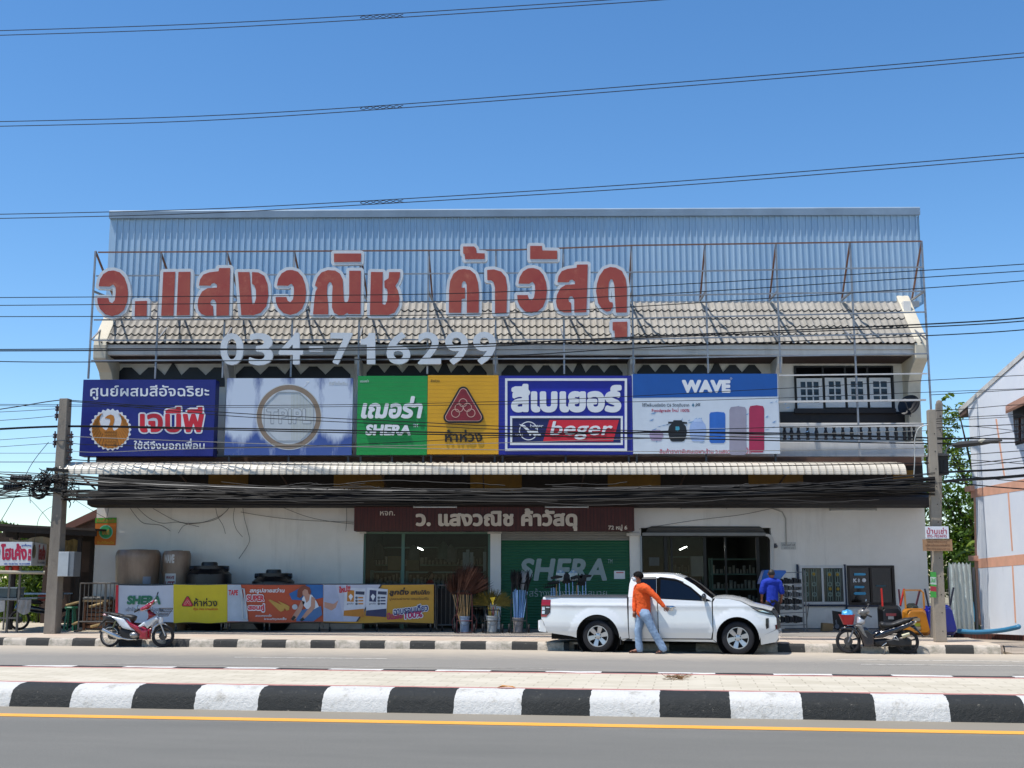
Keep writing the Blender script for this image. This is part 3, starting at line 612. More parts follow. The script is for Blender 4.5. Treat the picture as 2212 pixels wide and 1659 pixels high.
# ================================================================== BILLBOARDS above the awning
YS = 31.38
bframe = M('billboard angle iron', '#3c4046', .6, .4, var=.2)
def flat(parent, name, pts, Y, mat, d=.003): b = MB(); b.pxprism(pts, Y, d); return b.build(name, mat, parent)
def board(name, label, px, mat, depth=.12, Y=YS):
    (x0, y0), (x1, y1) = px; c = P((x0+x1)/2, y1, Y); th = thing(name, label, 'signboard', c)
    a, bb = P(x0, (y0+y1)/2, Y), P(x1, (y0+y1)/2, Y); z0_, z1_ = zat(y1, Y), zat(y0, Y)
    b = MB(); b.box(a.x, bb.x, Y, Y+depth, z0_, z1_); b.build('panel', mat, th)
    b = MB()
    for q in (a.x+.1, (a.x+bb.x)/2, bb.x-.1): b.box(q-.025, q+.025, Y+depth+.002, Y+depth+.05, z0_-.25, z1_+.03); b.bar((q, Y+depth+.03, z0_+.3), (q, YU-.3, z0_-.05), .04)
    b.box(a.x, bb.x, Y+depth+.052, Y+depth+.09, z0_+.1, z0_+.14); b.build('support', bframe, th); return th
circ = lambda cx, cy, r, n=40, ry=None: [(cx+r*math.cos(2*math.pi*i/n), cy+(ry or r)*math.sin(2*math.pi*i/n)) for i in range(n)]
a1 = zf(0, 1300, 2.212); a2 = zf(900, 1300, 2.212); a3 = zf(1800, 1300, 2.212); a5 = zf(2350, 750, 1.8433)
def ring(parent, name, tr, cx, cy, r, w, Y, mat, d=.004, n=48):
    o, i_ = tr(circ(cx, cy, r, n)), tr(circ(cx, cy, r-w, n)); b = MB()
    vs = [P(*q, Y) for q in o]+[P(*q, Y) for q in i_]; vs += [v+Vector((0, d, 0)) for v in vs]; m = n
    b.add(vs, [(k, (k+1) % m, m+(k+1) % m, m+k) for k in range(m)]+[(k, (k+1) % m, 2*m+(k+1) % m, 2*m+k) for k in range(m)]+[(m+k, m+(k+1) % m, 3*m+(k+1) % m, 3*m+k) for k in range(m)]); return b.build(name, mat, parent)
def T(parent, tr, text, x0, y0, x1, y1, mat, Y, bold=.02, depth=.006, shear=0., name='lettering', rot=0., track=0., h=.028):
    (u0, v0), (u1, v1) = tr([(x0, y0), (x1, y1)]); return pxtext(name, text, (u0, v0, u1, v1), Y, mat, parent, bold, depth, shear, h, track, rot)
white = M('sign white', '#d5d7d9', .5, var=.05, vs=3); red = M('sign red', '#c11a2c', .45, var=.08); black = M('sign black', '#16130f', .5, var=.2)
# --- royal blue board with the golden bird
blue = M('deep blue sign vinyl', '#10196f', .4, var=.12, vs=1, dirt=.12, dirtcol='#3c4690')
s1 = board('bird_billboard', 'royal blue box sign with golden bird emblem and red lettering', ((175.5, 820), (463, 985)), blue, .42)
T(s1, a1, 'ศูนย์ผสมสีอัจฉริยะ', 748, 318, 1735, 441, white, YS-.006, .014)
T(s1, a1, 'ใช้ดีจึงบอกเพื่อน', 1110, 762, 1697, 850, white, YS-.006, .016)
cons = glyphs('เจบีพี'); allc = np.concatenate(cons); (u0, v0), (u1, v1) = a1([(1160, 498), (1692, 712)])
for nm, bo, mt, yy in (('letter_outline', .085, white, YS-.006), ('lettering', .035, red, YS-.010)):
    L = outline(cons, bo, .02); lo, hi = np.concatenate(outline(cons, .035, .03)).min(0), np.concatenate(outline(cons, .035, .03)).max(0); b = MB()
    solid(b, L, lambda x, y: P(u0+(x-lo[0])/(hi[0]-lo[0])*(u1-u0), v1+(y-lo[1])/(hi[1]-lo[1])*(v0-v1), yy), (0, .0035, 0)); b.build(nm, mt, s1)
em = flat(s1, 'emblem', a1([(915+(168+7*math.cos(26*t_))*math.cos(t_), 688+(168+7*math.cos(26*t_))*math.sin(t_)) for t_ in [2*math.pi*i/208 for i in range(208)]]), YS-.006, white)
gold = M('printed gold', '#b4701c', .5, var=.15); brown = M('printed brown', '#4a2a10', .5)
b = MB(); fan = []
for i in range(121): t_ = R(-150)+R(300)*i/120; rr_ = 150+6*abs(math.sin(t_*14)); fan.append((915+rr_*math.sin(t_), 690+rr_*math.cos(t_)))
fan += [(917+90*math.sin(R(133)-R(266)*i/60), 612+90*math.cos(R(133)-R(266)*i/60)) for i in range(61)]
b.pxprism(a1(fan), YS-.009, .003); b.build('emblem_wings', gold, em)
b = MB(); b.pxprism(a1([(868, 592), (890, 572), (918, 562), (942, 572), (950, 598), (945, 630), (932, 665), (938, 690), (962, 705), (972, 740), (960, 790), (935, 830), (915, 838), (892, 825), (868, 790), (858, 745), (866, 705), (893, 680), (905, 650), (915, 618), (912, 600), (895, 596)]), YS-.012, .003); b.build('emblem_bird', gold, em)
b = MB()
for i in range(26):
    t_ = R(-140)+R(280)*i/25
    if abs(math.degrees(t_)-90) < 4000: b.bar(P(*a1([(916+100*math.sin(t_), 640+104*math.cos(t_))])[0], YS-.0105), P(*a1([(915+148*math.sin(t_), 690+148*math.cos(t_))])[0], YS-.0105), .012, .002)
for i in range(5):
    for j in range(-2, 3): b.bar(P(*a1([(915+j*20-12, 700+i*26)])[0], YS-.0135), P(*a1([(915+j*20, 716+i*26)])[0], YS-.0135), .01, .002); b.bar(P(*a1([(915+j*20, 716+i*26)])[0], YS-.0135), P(*a1([(915+j*20+12, 700+i*26)])[0], YS-.0135), .01, .002)
b.build('emblem_lines', brown, em)
# --- peeling blue and white board with a brown ring
m, t = rawmat('peeling blue and white print', .6, 0, .3); co = t.coord(kind='Generated'); x = t.sep(co)
fold = t.math('FRACT', t.math('MULTIPLY', x[0], 4.0)); band = t.ramp(fold, [(0, .0), (.25, .55), (.55, .9), (.85, .35), (1, .0)])
n = t.noise(t.coord((9, 1, 2.2)), .55, 9, .75); up = t.math('SUBTRACT', t.ramp(x[2], [(.12, .0), (.32, .62), (.8, .66), (1, .46)]), .24)
f = t.ramp(t.math('ADD', t.math('ADD', n, up), t.math('MULTIPLY', t.math('SUBTRACT', band, .5), .5)), [(.4, 0.), (.78, 1.)])
c = t.mix(f, t.mix(x[2], '#3f5692', '#24407f'), '#bcc6d4'); c = t.mix(t.ramp(t.noise(co, 22, 8, .8), [(.62, 0.), (.7, .6)]), c, '#c6ced8'); t.col(c); peel = m
s2 = board('ring_billboard', 'peeling blue and white sign with a brown ring around a pale octagon', ((487.5, 817), (761, 983)), peel, .1)
brwn = M('faded brown print', '#81705f', .6, var=.15, dirt=.2, dirtcol='#a59683'); pale = M('faded cream print', '#b3b9bd', .6, var=.08)
flat(s2, 'ring_edge', a2(circ(405, 583, 274, 64)), YS-.003, pale); flat(s2, 'ring', a2(circ(405, 583, 266, 64)), YS-.005, brwn); flat(s2, 'ring_disc', a2(circ(405, 583, 226, 64)), YS-.007, pale)
grl = M('faded grey print', '#7d8288', .6); oc = [(318, 377), (492, 377), (612, 492), (612, 672), (500, 780), (312, 780), (200, 670), (200, 490)]
b = MB(); oq = [P(*q, YS-.0085) for q in a2(oc)]
for i in range(8): b.bar(oq[i], oq[(i+1) % 8], .018, .003)
b.build('octagon_line', grl, s2)
b = MB()
for i in range(15): xx = 430+i*12; b.bar(P(*a2([(xx, 385 if xx < 500 else 385+(xx-500)*.95)])[0], YS-.008), P(*a2([(xx, 775 if xx < 500 else 775-(xx-500)*.95)])[0], YS-.008), .008, .002)
b.build('octagon_stripes', M('faded olive print', '#a3a58d', .6), s2)
cons = glyphs('TPIPL', track=.06)
T(s2, a2, cons, 218, 512, 592, 642, grl, YS-.0095, .05, .002); T(s2, a2, cons, 224, 517, 586, 637, pale, YS-.011, .022, .0015)
T(s2, a2, 'ทีพีไอโพลีน', 738, 288, 890, 320, pale, YS-.004, .03, .003); T(s2, a2, '7', 532, 288, 575, 330, white, YS-.004, .0, .003, shear=.5)
# --- green and yellow boards made of horizontal slats
def slat(name, col):
    m, t = rawmat(name, .42, 0, .5); co = t.coord(); f = t.math('FRACT', t.math('MULTIPLY', t.sep(co)[2], 1/.108)); ln = t.math('GREATER_THAN', f, .9); n = t.noise(t.coord((1, 1, 3)), 1.2, 6)
    c = t.mix(t.ramp(n, [(.3, 0.), (.7, 1.)]), tuple(v*.86 for v in lin(col)), lin(col)); t.col(c); t.bump(t.math('SUBTRACT', 1., ln), .8, .012); return m
s3 = board('green_billboard', 'bright green slatted sign with raised white lettering', ((771.5, 812), (922.8, 982.5)), slat('green slats', '#0b8a3c'), .1)
T(s3, a2, 'เฌอร่า', 1003, 410, 1515, 595, white, YS-.05, .04, .05, shear=.2); T(s3, a2, 'SHERA', 1040, 645, 1415, 735, white, YS-.05, .05, .05, shear=.12, track=.02)
T(s3, a2, 'TM', 1435, 641, 1475, 668, white, YS-.01, .01, .01); T(s3, a2, 'เฌอร่า', 997, 272, 1068, 296, white, YS-.006, .0, .006, shear=.1)
s4 = board('yellow_billboard', 'bright yellow slatted sign with a dark red triangle emblem', ((923.4, 810.5), (1076.8, 981)), slat('yellow slats', '#d49b08'), .1)
def tri(parent, tr, pts, grow, Y, mat, d, name):
    fl = field([np.array(pts, float)], 3., max(grow, 0)+12); L = [rdp(l, .7) for l in contour(fl, grow)]; b = MB(); solid(b, L, lambda u, v: P(*tr([(u, v)])[0], Y), (0, d, 0)); return b.build(name, mat, parent)
tp = [(1852, 378), (1735, 585), (1972, 585)]; dred = M('dark red enamel', '#7a1420', .45, var=.25, vs=4); pink = M('pale pink line', '#c9a08f', .5)
e4 = tri(s4, a2, tp, 48, YS-.04, black, .04, 'emblem'); tri(e4, a2, tp, 33, YS-.044, pink, .0035, 'emblem_edge'); tri(e4, a2, tp, 28, YS-.048, dred, .0035, 'emblem_field')
for cx, cy in ((1850, 465), (1817, 508), (1887, 503), (1788, 552), (1916, 550)): ring(e4, 'emblem_ring', a2, cx, cy, 36, 5, YS-.053, pink, .004, 28)
T(s4, a2, 'ห้าห่วง', 1700, 690, 2010, 790, black, YS-.03, .02, .03); T(s4, a2, 'ห้าห่วง', 1583, 270, 1655, 294, black, YS-.006, -.005, .006)
# --- blue board with white double frame
s5 = board('framed_billboard', 'blue slatted sign with white double border and a red name plate', ((1077.5, 811.5), (1366, 982)), slat('blue slats', '#141a86'), .12)
navy2 = M('navy panel', '#0f1450', .4, var=.1)
def frame4(parent, tr, x0, y0, x1, y1, w, Y, d, mat, name='border'):
    for q in ((x0, y0, x1, y0+w), (x0, y1-w, x1, y1), (x0, y0+w, x0+w, y1-w), (x1-w, y0+w, x1, y1-w)): flat(parent, name, tr([(q[0], q[1]), (q[2], q[1]), (q[2], q[3]), (q[0], q[3])]), Y, mat, d)
flat(s5, 'inner_panel', a3([(225, 282), (1203, 282), (1203, 848), (225, 848)]), YS-.01, M('bright blue panel', '#151c93', .4, var=.1), .009)
frame4(s5, a3, 208, 263, 1220, 864, 19, YS-.045, .044, white); frame4(s5, a3, 250, 575, 1185, 815, 17, YS-.03, .019, white)
flat(s5, 'name_panel', a3([(268, 593), (1167, 593), (1167, 797), (268, 797)]), YS-.014, navy2, .0035)
T(s5, a3, 'สีเบเยอร์', 258, 308, 1175, 545, white, YS-.04, .055, .029)
rp_ = flat(s5, 'red_plate', a3([(575, 608), (1152, 608), (1105, 785), (523, 785)]), YS-.022, red, .0075); T(rp_, a3, 'beger', 580, 618, 1102, 770, white, YS-.04, .012, .017, shear=.18)
ring(s5, 'emblem_ring', a3, 402, 698, 78, 7, YS-.018, white, .004); flat(s5, 'emblem_swoosh', a3([(322, 642), (372, 652), (410, 690), (470, 702), (502, 722), (505, 748), (468, 730), (455, 742), (430, 722), (415, 742), (385, 692)]), YS-.022, white, .0035)
T(s5, a3, 'beger', 415, 640, 525, 684, white, YS-.02, .0, .006, shear=.1); T(s5, a3, 'D-32', 297, 714, 356, 738, white, YS-.02, .0, .006)
# --- white and blue board with printed tanks
s6 = board('tank_billboard', 'white sign with bright blue header and printed water tanks', ((1366.6, 808), (1682.5, 980)), M('white flex print', '#c3cbd3', .45, var=.05), .1)
flat(s6, 'header', a3([(1266, 226), (2464, 224), (2468, 413), (1268, 425)]), YS-.003, M('azure print', '#0b4d96', .45, var=.08), .0028)
hl = a3; T(s6, a3, 'WAVE', 1675, 275, 2078, 383, white, YS-.007, .07, .004, track=.04); ring(s6, 'mark', a3, 2083, 264, 8, 2, YS-.006, white, .003, 16)
gtx = M('grey print', '#3a4048', .5); cr = M('crimson print', '#a8123c', .5); T(s6, a3, 'ใช้โพลีเมอร์ชนิด C6 วัตถุดิบจาก', 1345, 468, 1735, 506, gtx, YS-.004, .01, .003, h=.035)
T(s6, a3, 'ptt', 1787, 468, 1828, 500, gtx, YS-.004, .02, .003, shear=.2); flat(s6, 'drop', a3([(1768, 468), (1780, 486), (1768, 500), (1756, 486)]), YS-.004, M('teal print', '#3d6f86', .5))
T(s6, a3, 'Foodgrade ใหม่ 100%', 1425, 512, 1738, 548, cr, YS-.004, .012, .003); (u0, v0), (u1, v1) = (1425, 966.5), (1623, 979.5)
pxtext('lettering', 'สินค้าราคาพิเศษเฉพาะร้าน ว.แสงวณิชเท่านั้น', (u0, v0, u1, v1), YS-.004, cr, s6, .012, .003, h=.035)
pb = M('print mid blue', '#2660b0', .45, var=.15); pl = M('print light blue', '#93a9d0', .45, var=.12); pg = M('print grey', '#8e8a98', .45, var=.1); pr = M('print raspberry', '#9c2448', .45, var=.12); pk = M('print black', '#15171c', .4); pp = M('print mauve', '#9a8ba5', .5, var=.2); spl = M('print splash', '#6f93b8', .4)
rr = random.Random(3); b = MB()
for k_ in range(60):
    cx, cy = rr.uniform(1380, 2780), rr.gauss(700, 50) if rr.random() < .6 else rr.uniform(440, 800)
    if 1480 < cx < 2680 and rr.random() < .35: cy = 660-abs(cx-1500)*.16+rr.gauss(0, 14)
    w_, h_ = rr.uniform(4, 26), rr.uniform(2, 6); q = a3([(cx-w_, cy+h_*.5), (cx, cy-h_), (cx+w_, cy-h_*2.5), (cx+w_*.2, cy+h_)]); b.pxprism(q, YS-.0045, .0015)
b.build('water_splash', spl, s6)
def tank(x0, y0, x1, y1, mat, tr=a3, belt=None, neck=0, name='printed_tank'):
    w_, h_ = x1-x0, y1-y0; pts = [(x0, y0+h_*.08), (x0+w_*.08, y0+h_*.02), (x0+w_*.5, y0), (x0+w_*.92, y0+h_*.02), (x1, y0+h_*.08), (x1-neck*w_*.12, y1-h_*.06), (x1-w_*.1-neck*w_*.1, y1), (x0+w_*.1+neck*w_*.1, y1), (x0+neck*w_*.12, y1-h_*.06)]
    o = flat(s6, name, tr(pts), YS-.006, mat)
    if belt: flat(o, 'tank_belt', tr([(x0+2, y0+h_*belt), (x1-2, y0+h_*belt), (x1-2, y0+h_*belt+4), (x0+2, y0+h_*belt+4)]), YS-.009, pl)
def pot(name, cx, y0, y1, w, mat, k=1.): h_ = y1-y0; return flat(s6, name, a3([(cx+sx*w*a, y0+h_*b_) for sx, L_ in ((1, ((.52, 0), (.62, .06), (.9, .2), (1., .42), (.98, .6), (.86, .82), (.72, .96), (.5, 1))), (-1, ((.5, 1), (.72, .96), (.86, .82), (.98, .6), (1., .42), (.9, .2), (.62, .06), (.52, 0)))) for a, b_ in L_]), YS-.006, mat)
pot('printed_tank', 1463, 690, 780, 58, pp); pot('printed_tank', 1638, 628, 788, 77, pk); flat(s6, 'printed_neck', a3([(1562, 622), (1600, 622), (1606, 610), (1672, 610), (1680, 622), (1718, 626), (1718, 640), (1560, 638)]), YS-.0075, pk); flat(s6, 'printed_label', a3([(1622, 662), (1652, 662), (1656, 685), (1640, 702), (1622, 690)]), YS-.0095, M('print cyan', '#3f93a8', .4))
pot('printed_tank', 1807, 612, 786, 70, pl); flat(s6, 'printed_neck', a3([(1778, 598), (1836, 598), (1840, 624), (1774, 624)]), YS-.0075, M('print pale', '#a9bbd8', .45)); tank(1903, 540, 2035, 800, pb, belt=.52)
tank(710, 1425, 828, 1762, pg, a5); tank(846, 1418, 951, 1745, pr, a5)
# ================================================================== SHOPFRONT: parts of the building at street level
Zw = lambda py, Y=YW: zat(py, Y); Xw = lambda px, Y=YW, py=1230: xat(px, py, Y)
m, t = rawmat('red-brown boards', .55, 0, .4); co = t.coord(); f = t.math('FRACT', t.math('MULTIPLY', t.sep(co)[0], 1/.095)); n = t.noise(t.coord((9, 1, .8)), 2, 7, .7)
c = t.mix(t.ramp(n, [(.3, 0.), (.7, 1.)]), '#35140e', '#552219'); c = t.mix(t.math('LESS_THAN', f, .09), c, '#120706'); t.col(c); t.bump(t.math('GREATER_THAN', f, .09), .6, .01); boards = m
fas = thing('shop_name_board', 'red brown plank fascia board with cream shop name lettering over the doors', 'signboard', P(1068, 1147, 32.25))
b = MB(); b.pxbox(765, 1370, 1090, 1147, 32.25, .62); b.build('panel', boards, fas)
lcream = M('cream letters', '#cdbda8', .5, var=.12, dirt=.15); YFa = 32.21
pxtext('lettering', 'ว. แสงวณิช ค้าวัสดุ', (898, 1098, 1247, 1147), YFa, lcream, fas, .045, .035, h=.02, track=.02)
pxtext('lettering', 'หจก.', (821, 1104, 853, 1113.5), YFa+.025, lcream, fas, .01, .014); pxtext('lettering', '72 หมู่ 6', (1314, 1133.5, 1355, 1147), YFa+.025, lcream, fas, .03, .014)
# fluorescent lamps, unlit battens
fx = M('lamp batten enamel', '#a9a69f', .5)
for i, (a, c_, y, Yq) in enumerate(((893, 987, 1095, 32.2), (1177, 1271, 1095, 32.2), (1792, 1893, 1101, 32.84), (1470, 1570, 1097.5, 32.84), (547, 640, 1094, 32.84))):
    lab = ('unlit fluorescent tube over the cream shop name lettering', 'unlit fluorescent tube above the tail end of the cream lettering', 'unlit fluorescent tube on white wall above the two windows', 'unlit fluorescent tube above the open glass doorway', 'unlit fluorescent tube on white wall above the black tanks')[i]
    p = P((a+c_)/2, y, Yq); th = thing('tube_lamp', lab, 'lamp', p, group='unlit fluorescent tubes'); w_ = (xat(c_, y, Yq)-xat(a, y, Yq))/2
    b = MB(); b.box(-w_, w_, -.03, .02, .0, .06); b.build('batten', fx, th, local=True); b = MB(); b.cyl((-w_+.03, -.045, -.01), (w_-.03, -.045, -.01), .016, n=8); b.build('tube', M('lamp tube glass', '#c9c9c6', .2), th, local=True)
    b = MB(); b.box(-w_, -w_+.025, -.062, .02, -.03, .06); b.box(w_-.025, w_, -.062, .02, -.03, .06); b.build('end_holder', fx, th, local=True)
# room behind the glass
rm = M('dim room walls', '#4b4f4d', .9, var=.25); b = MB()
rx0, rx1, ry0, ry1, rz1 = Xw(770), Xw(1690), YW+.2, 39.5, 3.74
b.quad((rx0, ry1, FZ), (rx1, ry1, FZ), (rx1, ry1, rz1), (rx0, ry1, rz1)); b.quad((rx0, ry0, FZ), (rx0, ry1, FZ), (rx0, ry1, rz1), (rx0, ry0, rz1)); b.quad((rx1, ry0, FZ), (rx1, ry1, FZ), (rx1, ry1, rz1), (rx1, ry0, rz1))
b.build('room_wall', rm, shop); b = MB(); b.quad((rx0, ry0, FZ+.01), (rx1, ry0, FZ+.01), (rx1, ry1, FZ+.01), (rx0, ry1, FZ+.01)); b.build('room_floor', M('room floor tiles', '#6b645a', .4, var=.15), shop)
def glassmat(name, tint, rough=.03, alpha=.3):
    m, t = rawmat(name, rough, 0, .5); t.b.inputs['Base Color'].default_value = (*lin(tint), 1)
    tr = t.new('BsdfTransparent'); tr.inputs[0].default_value = (.62, .68, .66, 1); mx = t.new('MixShader'); mx.inputs[0].default_value = alpha
    t.link(tr.outputs[0], mx.inputs[1]); t.link(t.b.outputs[0], mx.inputs[2]); t.link(mx.outputs[0], t.n['Material Output'].inputs[0]); return m
gl = glassmat('shop glass', '#141a1a', .02, .25)
grn = M('green window frame', '#4f6f60', .5, var=.12); alu = M('aluminium', '#8d9092', .4, .6, var=.1)
# bay with green framed glass
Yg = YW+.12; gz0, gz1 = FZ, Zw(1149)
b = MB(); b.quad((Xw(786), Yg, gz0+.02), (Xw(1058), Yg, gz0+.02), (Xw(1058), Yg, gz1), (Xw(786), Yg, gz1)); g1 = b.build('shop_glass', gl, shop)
b = MB(); b.box(Xw(866), Xw(873), Yg-.04, Yg+.04, gz0, gz1); b.box(Xw(784), Xw(788), Yg-.04, Yg+.04, gz0, gz1); b.box(Xw(1054), Xw(1059), Yg-.04, Yg+.04, gz0, gz1); b.box(Xw(788), Xw(1054), Yg-.035, Yg+.035, gz1-.05, gz1-.001); b.build('glass_frame', grn, g1)
# roller shutter with green advertising
ztp, zgr = Zw(1150), Zw(1167)
def shutter_mat(name, col):
    m, t = rawmat(name, .5, .1, .5); co = t.coord(); wv = t.new('TexWave'); wv.wave_type = 'BANDS'; wv.bands_direction = 'Z'; wv.inputs['Scale'].default_value = 4.2; t.link(co, wv.inputs[0])
    t.col(t.mix(t.ramp(t.noise(co, 1.1, 6), [(.3, 0.), (.7, 1.)]), tuple(v*.8 for v in lin(col)), col)); t.bump(wv.outputs[0], .5, .02); return m
b = MB(); b.box(Xw(1082)+.002, Xw(1361)-.002, YW+.1, YW+.13, zgr, ztp+.05); sh_ = b.build('roller_shutter', shutter_mat('grey shutter slats', '#8b8a86'), shop)
b = MB(); b.box(Xw(1082)+.003, Xw(1361)-.003, YW+.09, YW+.125, FZ+.01, zgr-.002); b.build('shutter_curtain', shutter_mat('green shutter', '#0c5a38'), sh_)
sgrey = M('grey shutter lettering', '#8b9b9b', .55, var=.06); Ysh = YW+.085
pxtext('lettering', 'SHERA', (1122, 1206, 1311, 1255), Ysh, sgrey, sh_, .035, .004, shear=.16, track=.02); pxtext('lettering', 'TM', (1313, 1208, 1323, 1217), Ysh, sgrey, sh_, 0, .004, shear=.1); pxtext('lettering', 'สร้างงานง่ายอยู่สบาย', (1143, 1271, 1311, 1294), Ysh, sgrey, sh_, 0, .004)
no = thing('notice', 'small white paper notice taped on the green roller shutter', 'notice', P(1338, 1252, Ysh)); b = MB(); b.pxbox(1326.5, 1350, 1233, 1250.5, Ysh-.002, .004); b.build('paper', white, no); b = MB(); b.pxbox(1331, 1347, 1236, 1238, Ysh-.004, .0015); b.build('print', red, no)
# pillar caps
b = MB(); b.box(Xw(1053), Xw(1084), YW-.09, YW-.002, Zw(1153), Zw(1146.5)); b.build('pillar_cap', trim, shop, bevel=.01); b = MB(); b.box(Xw(1354), Xw(1384), YW-.09, YW-.002, Zw(1158), Zw(1151)); b.build('pillar_cap', trim, shop, bevel=.01); b = MB(); b.box(Xw(776), Xw(790), YW-.09, YW-.002, Zw(1153), Zw(1146.5)); b.build('pillar_cap', trim, shop, bevel=.01)
# open doorway: shutter box with rounded top, aluminium sill rail, dark sliding glass
hood = [(1396, 1155), (1396, 1148), (1400, 1140), (1408, 1136.5), (1640, 1137), (1648, 1141), (1652, 1150), (1652, 1155)]
b = MB(); b.pxprism(hood, YW-.03, .028); b.build('shutter_box', shutter_mat('shutter box slats', '#4b4843'), shop)
b = MB(); b.box(Xw(1388), Xw(1655), YW-.1, YW-.031, Zw(1157.5), Zw(1151)); b.build('shutter_rail', M('dull aluminium', '#7d7b78', .45, .5), shop)
b = MB(); b.pxprism([(1664, 1375), (1664, 1166), (1660, 1160), (1652, 1157), (1652, 1153), (1663, 1154), (1670, 1161), (1672, 1168), (1672, 1375)], YW-.06, .058); b.build('door_surround', trim, shop)
b = MB(); b.pxbox(1384.5, 1388, 1158, 1368, YW-.05, .048); b.build('door_jamb', alu, shop)
dfr = M('dark bronze frame', '#15120f', .4, .3)
Yd = YW+.14; b = MB()
for px, w_ in ((1389, .04), (1440, .09), (1453, .05), (1525, .08), (1570, .05), (1640, .09), (1665, .05)): b.box(Xw(px)-w_/2, Xw(px)+w_/2, Yd-.03, Yd+.03, FZ, Zw(1157))
b.box(Xw(1388), Xw(1667), Yd-.025, Yd+.025, Zw(1160), Zw(1152)); dd = b.build('sliding_door', dfr, shop)
b = MB(); b.quad((Xw(1390), Yd, FZ+.02), (Xw(1525), Yd, FZ+.02), (Xw(1525), Yd, Zw(1158)), (Xw(1390), Yd, Zw(1158))); b.build('door_glass', gl, dd)
# two windows in the right-hand wall
def slide_window(x0, x1, y0, y1, frame, glass, parent, open_=False):
    Yq = YW-.035; b = MB(); A, B_, C_, D = Xw(x0), Xw(x1), Zw(y1), Zw(y0); w_ = .07
    holed(b, A, B_, C_, D, Yq, .09, [(A+w_, (A+B_)/2-w_*.4, C_+w_, D-w_), ((A+B_)/2+w_*.4, B_-w_, C_+w_, D-w_)]); f_ = b.build('window', frame, parent)
    b = MB(); b.quad((A+.04, Yq+.05, C_+.04), (B_-.04, Yq+.05, C_+.04), (B_-.04, Yq+.05, D-.04), (A+.04, Yq+.05, D-.04)); b.build('pane', glass, f_); return f_
w1 = slide_window(1726, 1825, 1221.5, 1305.5, M('white upvc', '#bdbfbf', .4, var=.05), M('greenish pane', '#2a3a36', .12, var=.5, vs=1.5), shop)
b = MB(); Yq = YW-.012
for cx in (1740, 1757, 1791, 1808):
    for dx in (-5, 0, 5): b.bar((Xw(cx+dx), Yq, Zw(1298)), (Xw(cx+dx), Yq, Zw(1229)), .014)
    for cy in (1240, 1262, 1284): b.lathe([(.05, -.006), (.065, 0), (.05, .006), (.035, 0), (.05, -.006)], (Xw(cx), Yq, Zw(cy)), (0, 1, 0), 14)
b.build('grille', M('pale grille paint', '#6f8279', .5), w1)
b = MB()
for cx, cy in ((1757, 1240), (1791, 1241), (1808, 1241), (1791, 1272), (1808, 1272)): b.ball((Xw(cx), Yq-.01, Zw(cy)), .045, .012, .045, 8, 5)
b.build('grille_flower', M('yellow grille flower', '#9a7d1c', .5), w1)
w2 = slide_window(1829, 1931, 1221.5, 1307, M('dark brown frame', '#1d130f', .5), M('near black pane', '#060607', .08), shop)
sk = M('sky blue sticker', '#3f9cc4', .5)
for q in (((1845, 1238), (1868, 1238), (1871, 1240.5), (1868, 1243), (1845, 1243)), ((1846, 1265.5), (1865, 1265.5), (1868, 1268), (1865, 1270.5), (1846, 1270.5)), ((1847, 1279), (1869, 1279), (1871, 1282), (1869, 1285), (1847, 1285), (1844, 1282))): b = MB(); b.pxprism(q, YW-.006, .003); b.build('sticker', sk, w2)
b = MB(); b.pxprism(circ(1866.5, 1253.5, 4.3, 20), YW-.006, .003); b.build('sticker', white, w2); pxtext('sticker', 'K', (1843, 1249.5, 1851, 1258), YW-.006, white, w2, .05, .003); pxtext('sticker', '8', (1853, 1250, 1857, 1258), YW-.006, white, w2, .02, .003)
b = MB(); b.pxbox(1892, 1914, 1264, 1267, YW-.006, .003); b.build('sticker', M('dull teal sticker', '#2d5560', .5), w2)
dbl = M('dark blue paint', '#12233f', .55, var=.2); b = MB(); b.pxbox(1825.6, 1829, 1219, 1325, YW-.05, .048); b.pxbox(1721.5, 1725.6, 1219, 1265, YW-.05, .048); b.pxbox(1735, 1829, 1306, 1310, YW-.06, .058); b.pxbox(1829.4, 1933, 1307.5, 1311, YW-.06, .058); b.build('window_surround', dbl, shop)
b = MB(); b.pxbox(1695, 2008, 1357, 1361, YW-.012, .01); b.build('wall_stripe', dbl, shop)
# conduit, junction, house number, small things on the wall
b = MB(); b.tube([P(1668, 1098, YW-.03), P(1690, 1106, YW-.03), P(1697, 1120, YW-.03), P(1699, 1178, YW-.03)], .018); b.build('conduit', M('pale conduit', '#a9a59c', .5), shop)
b = MB(); b.ball(P(1676, 1180, YW-.07), .05); b.box(Xw(1676)-.03, Xw(1676)+.03, YW-.06, YW, Zw(1184), Zw(1174)); tag(b.build('security_camera', M('camera grey', '#55565a', .4)), 'small grey camera on the white wall beside the doorway', 'camera')
hn = thing('house_number_plate', 'small white plate with faint grey lettering on white wall', 'plate', P(1706, 1187, YW)); b = MB(); b.pxbox(1687, 1719.5, 1171, 1187, YW-.014, .012); b.build('plate', M('plate white', '#bdbdb8', .5), hn); pxtext('lettering', 'บ้านเลขที่ 69', (1690, 1172.5, 1717, 1179.5), YW-.017, gtx, hn, .0, .003); pxtext('lettering', 'เลขที่ 72 หมู่ 6', (1694, 1180.5, 1715, 1186), YW-.017, gtx, hn, -.005, .003)
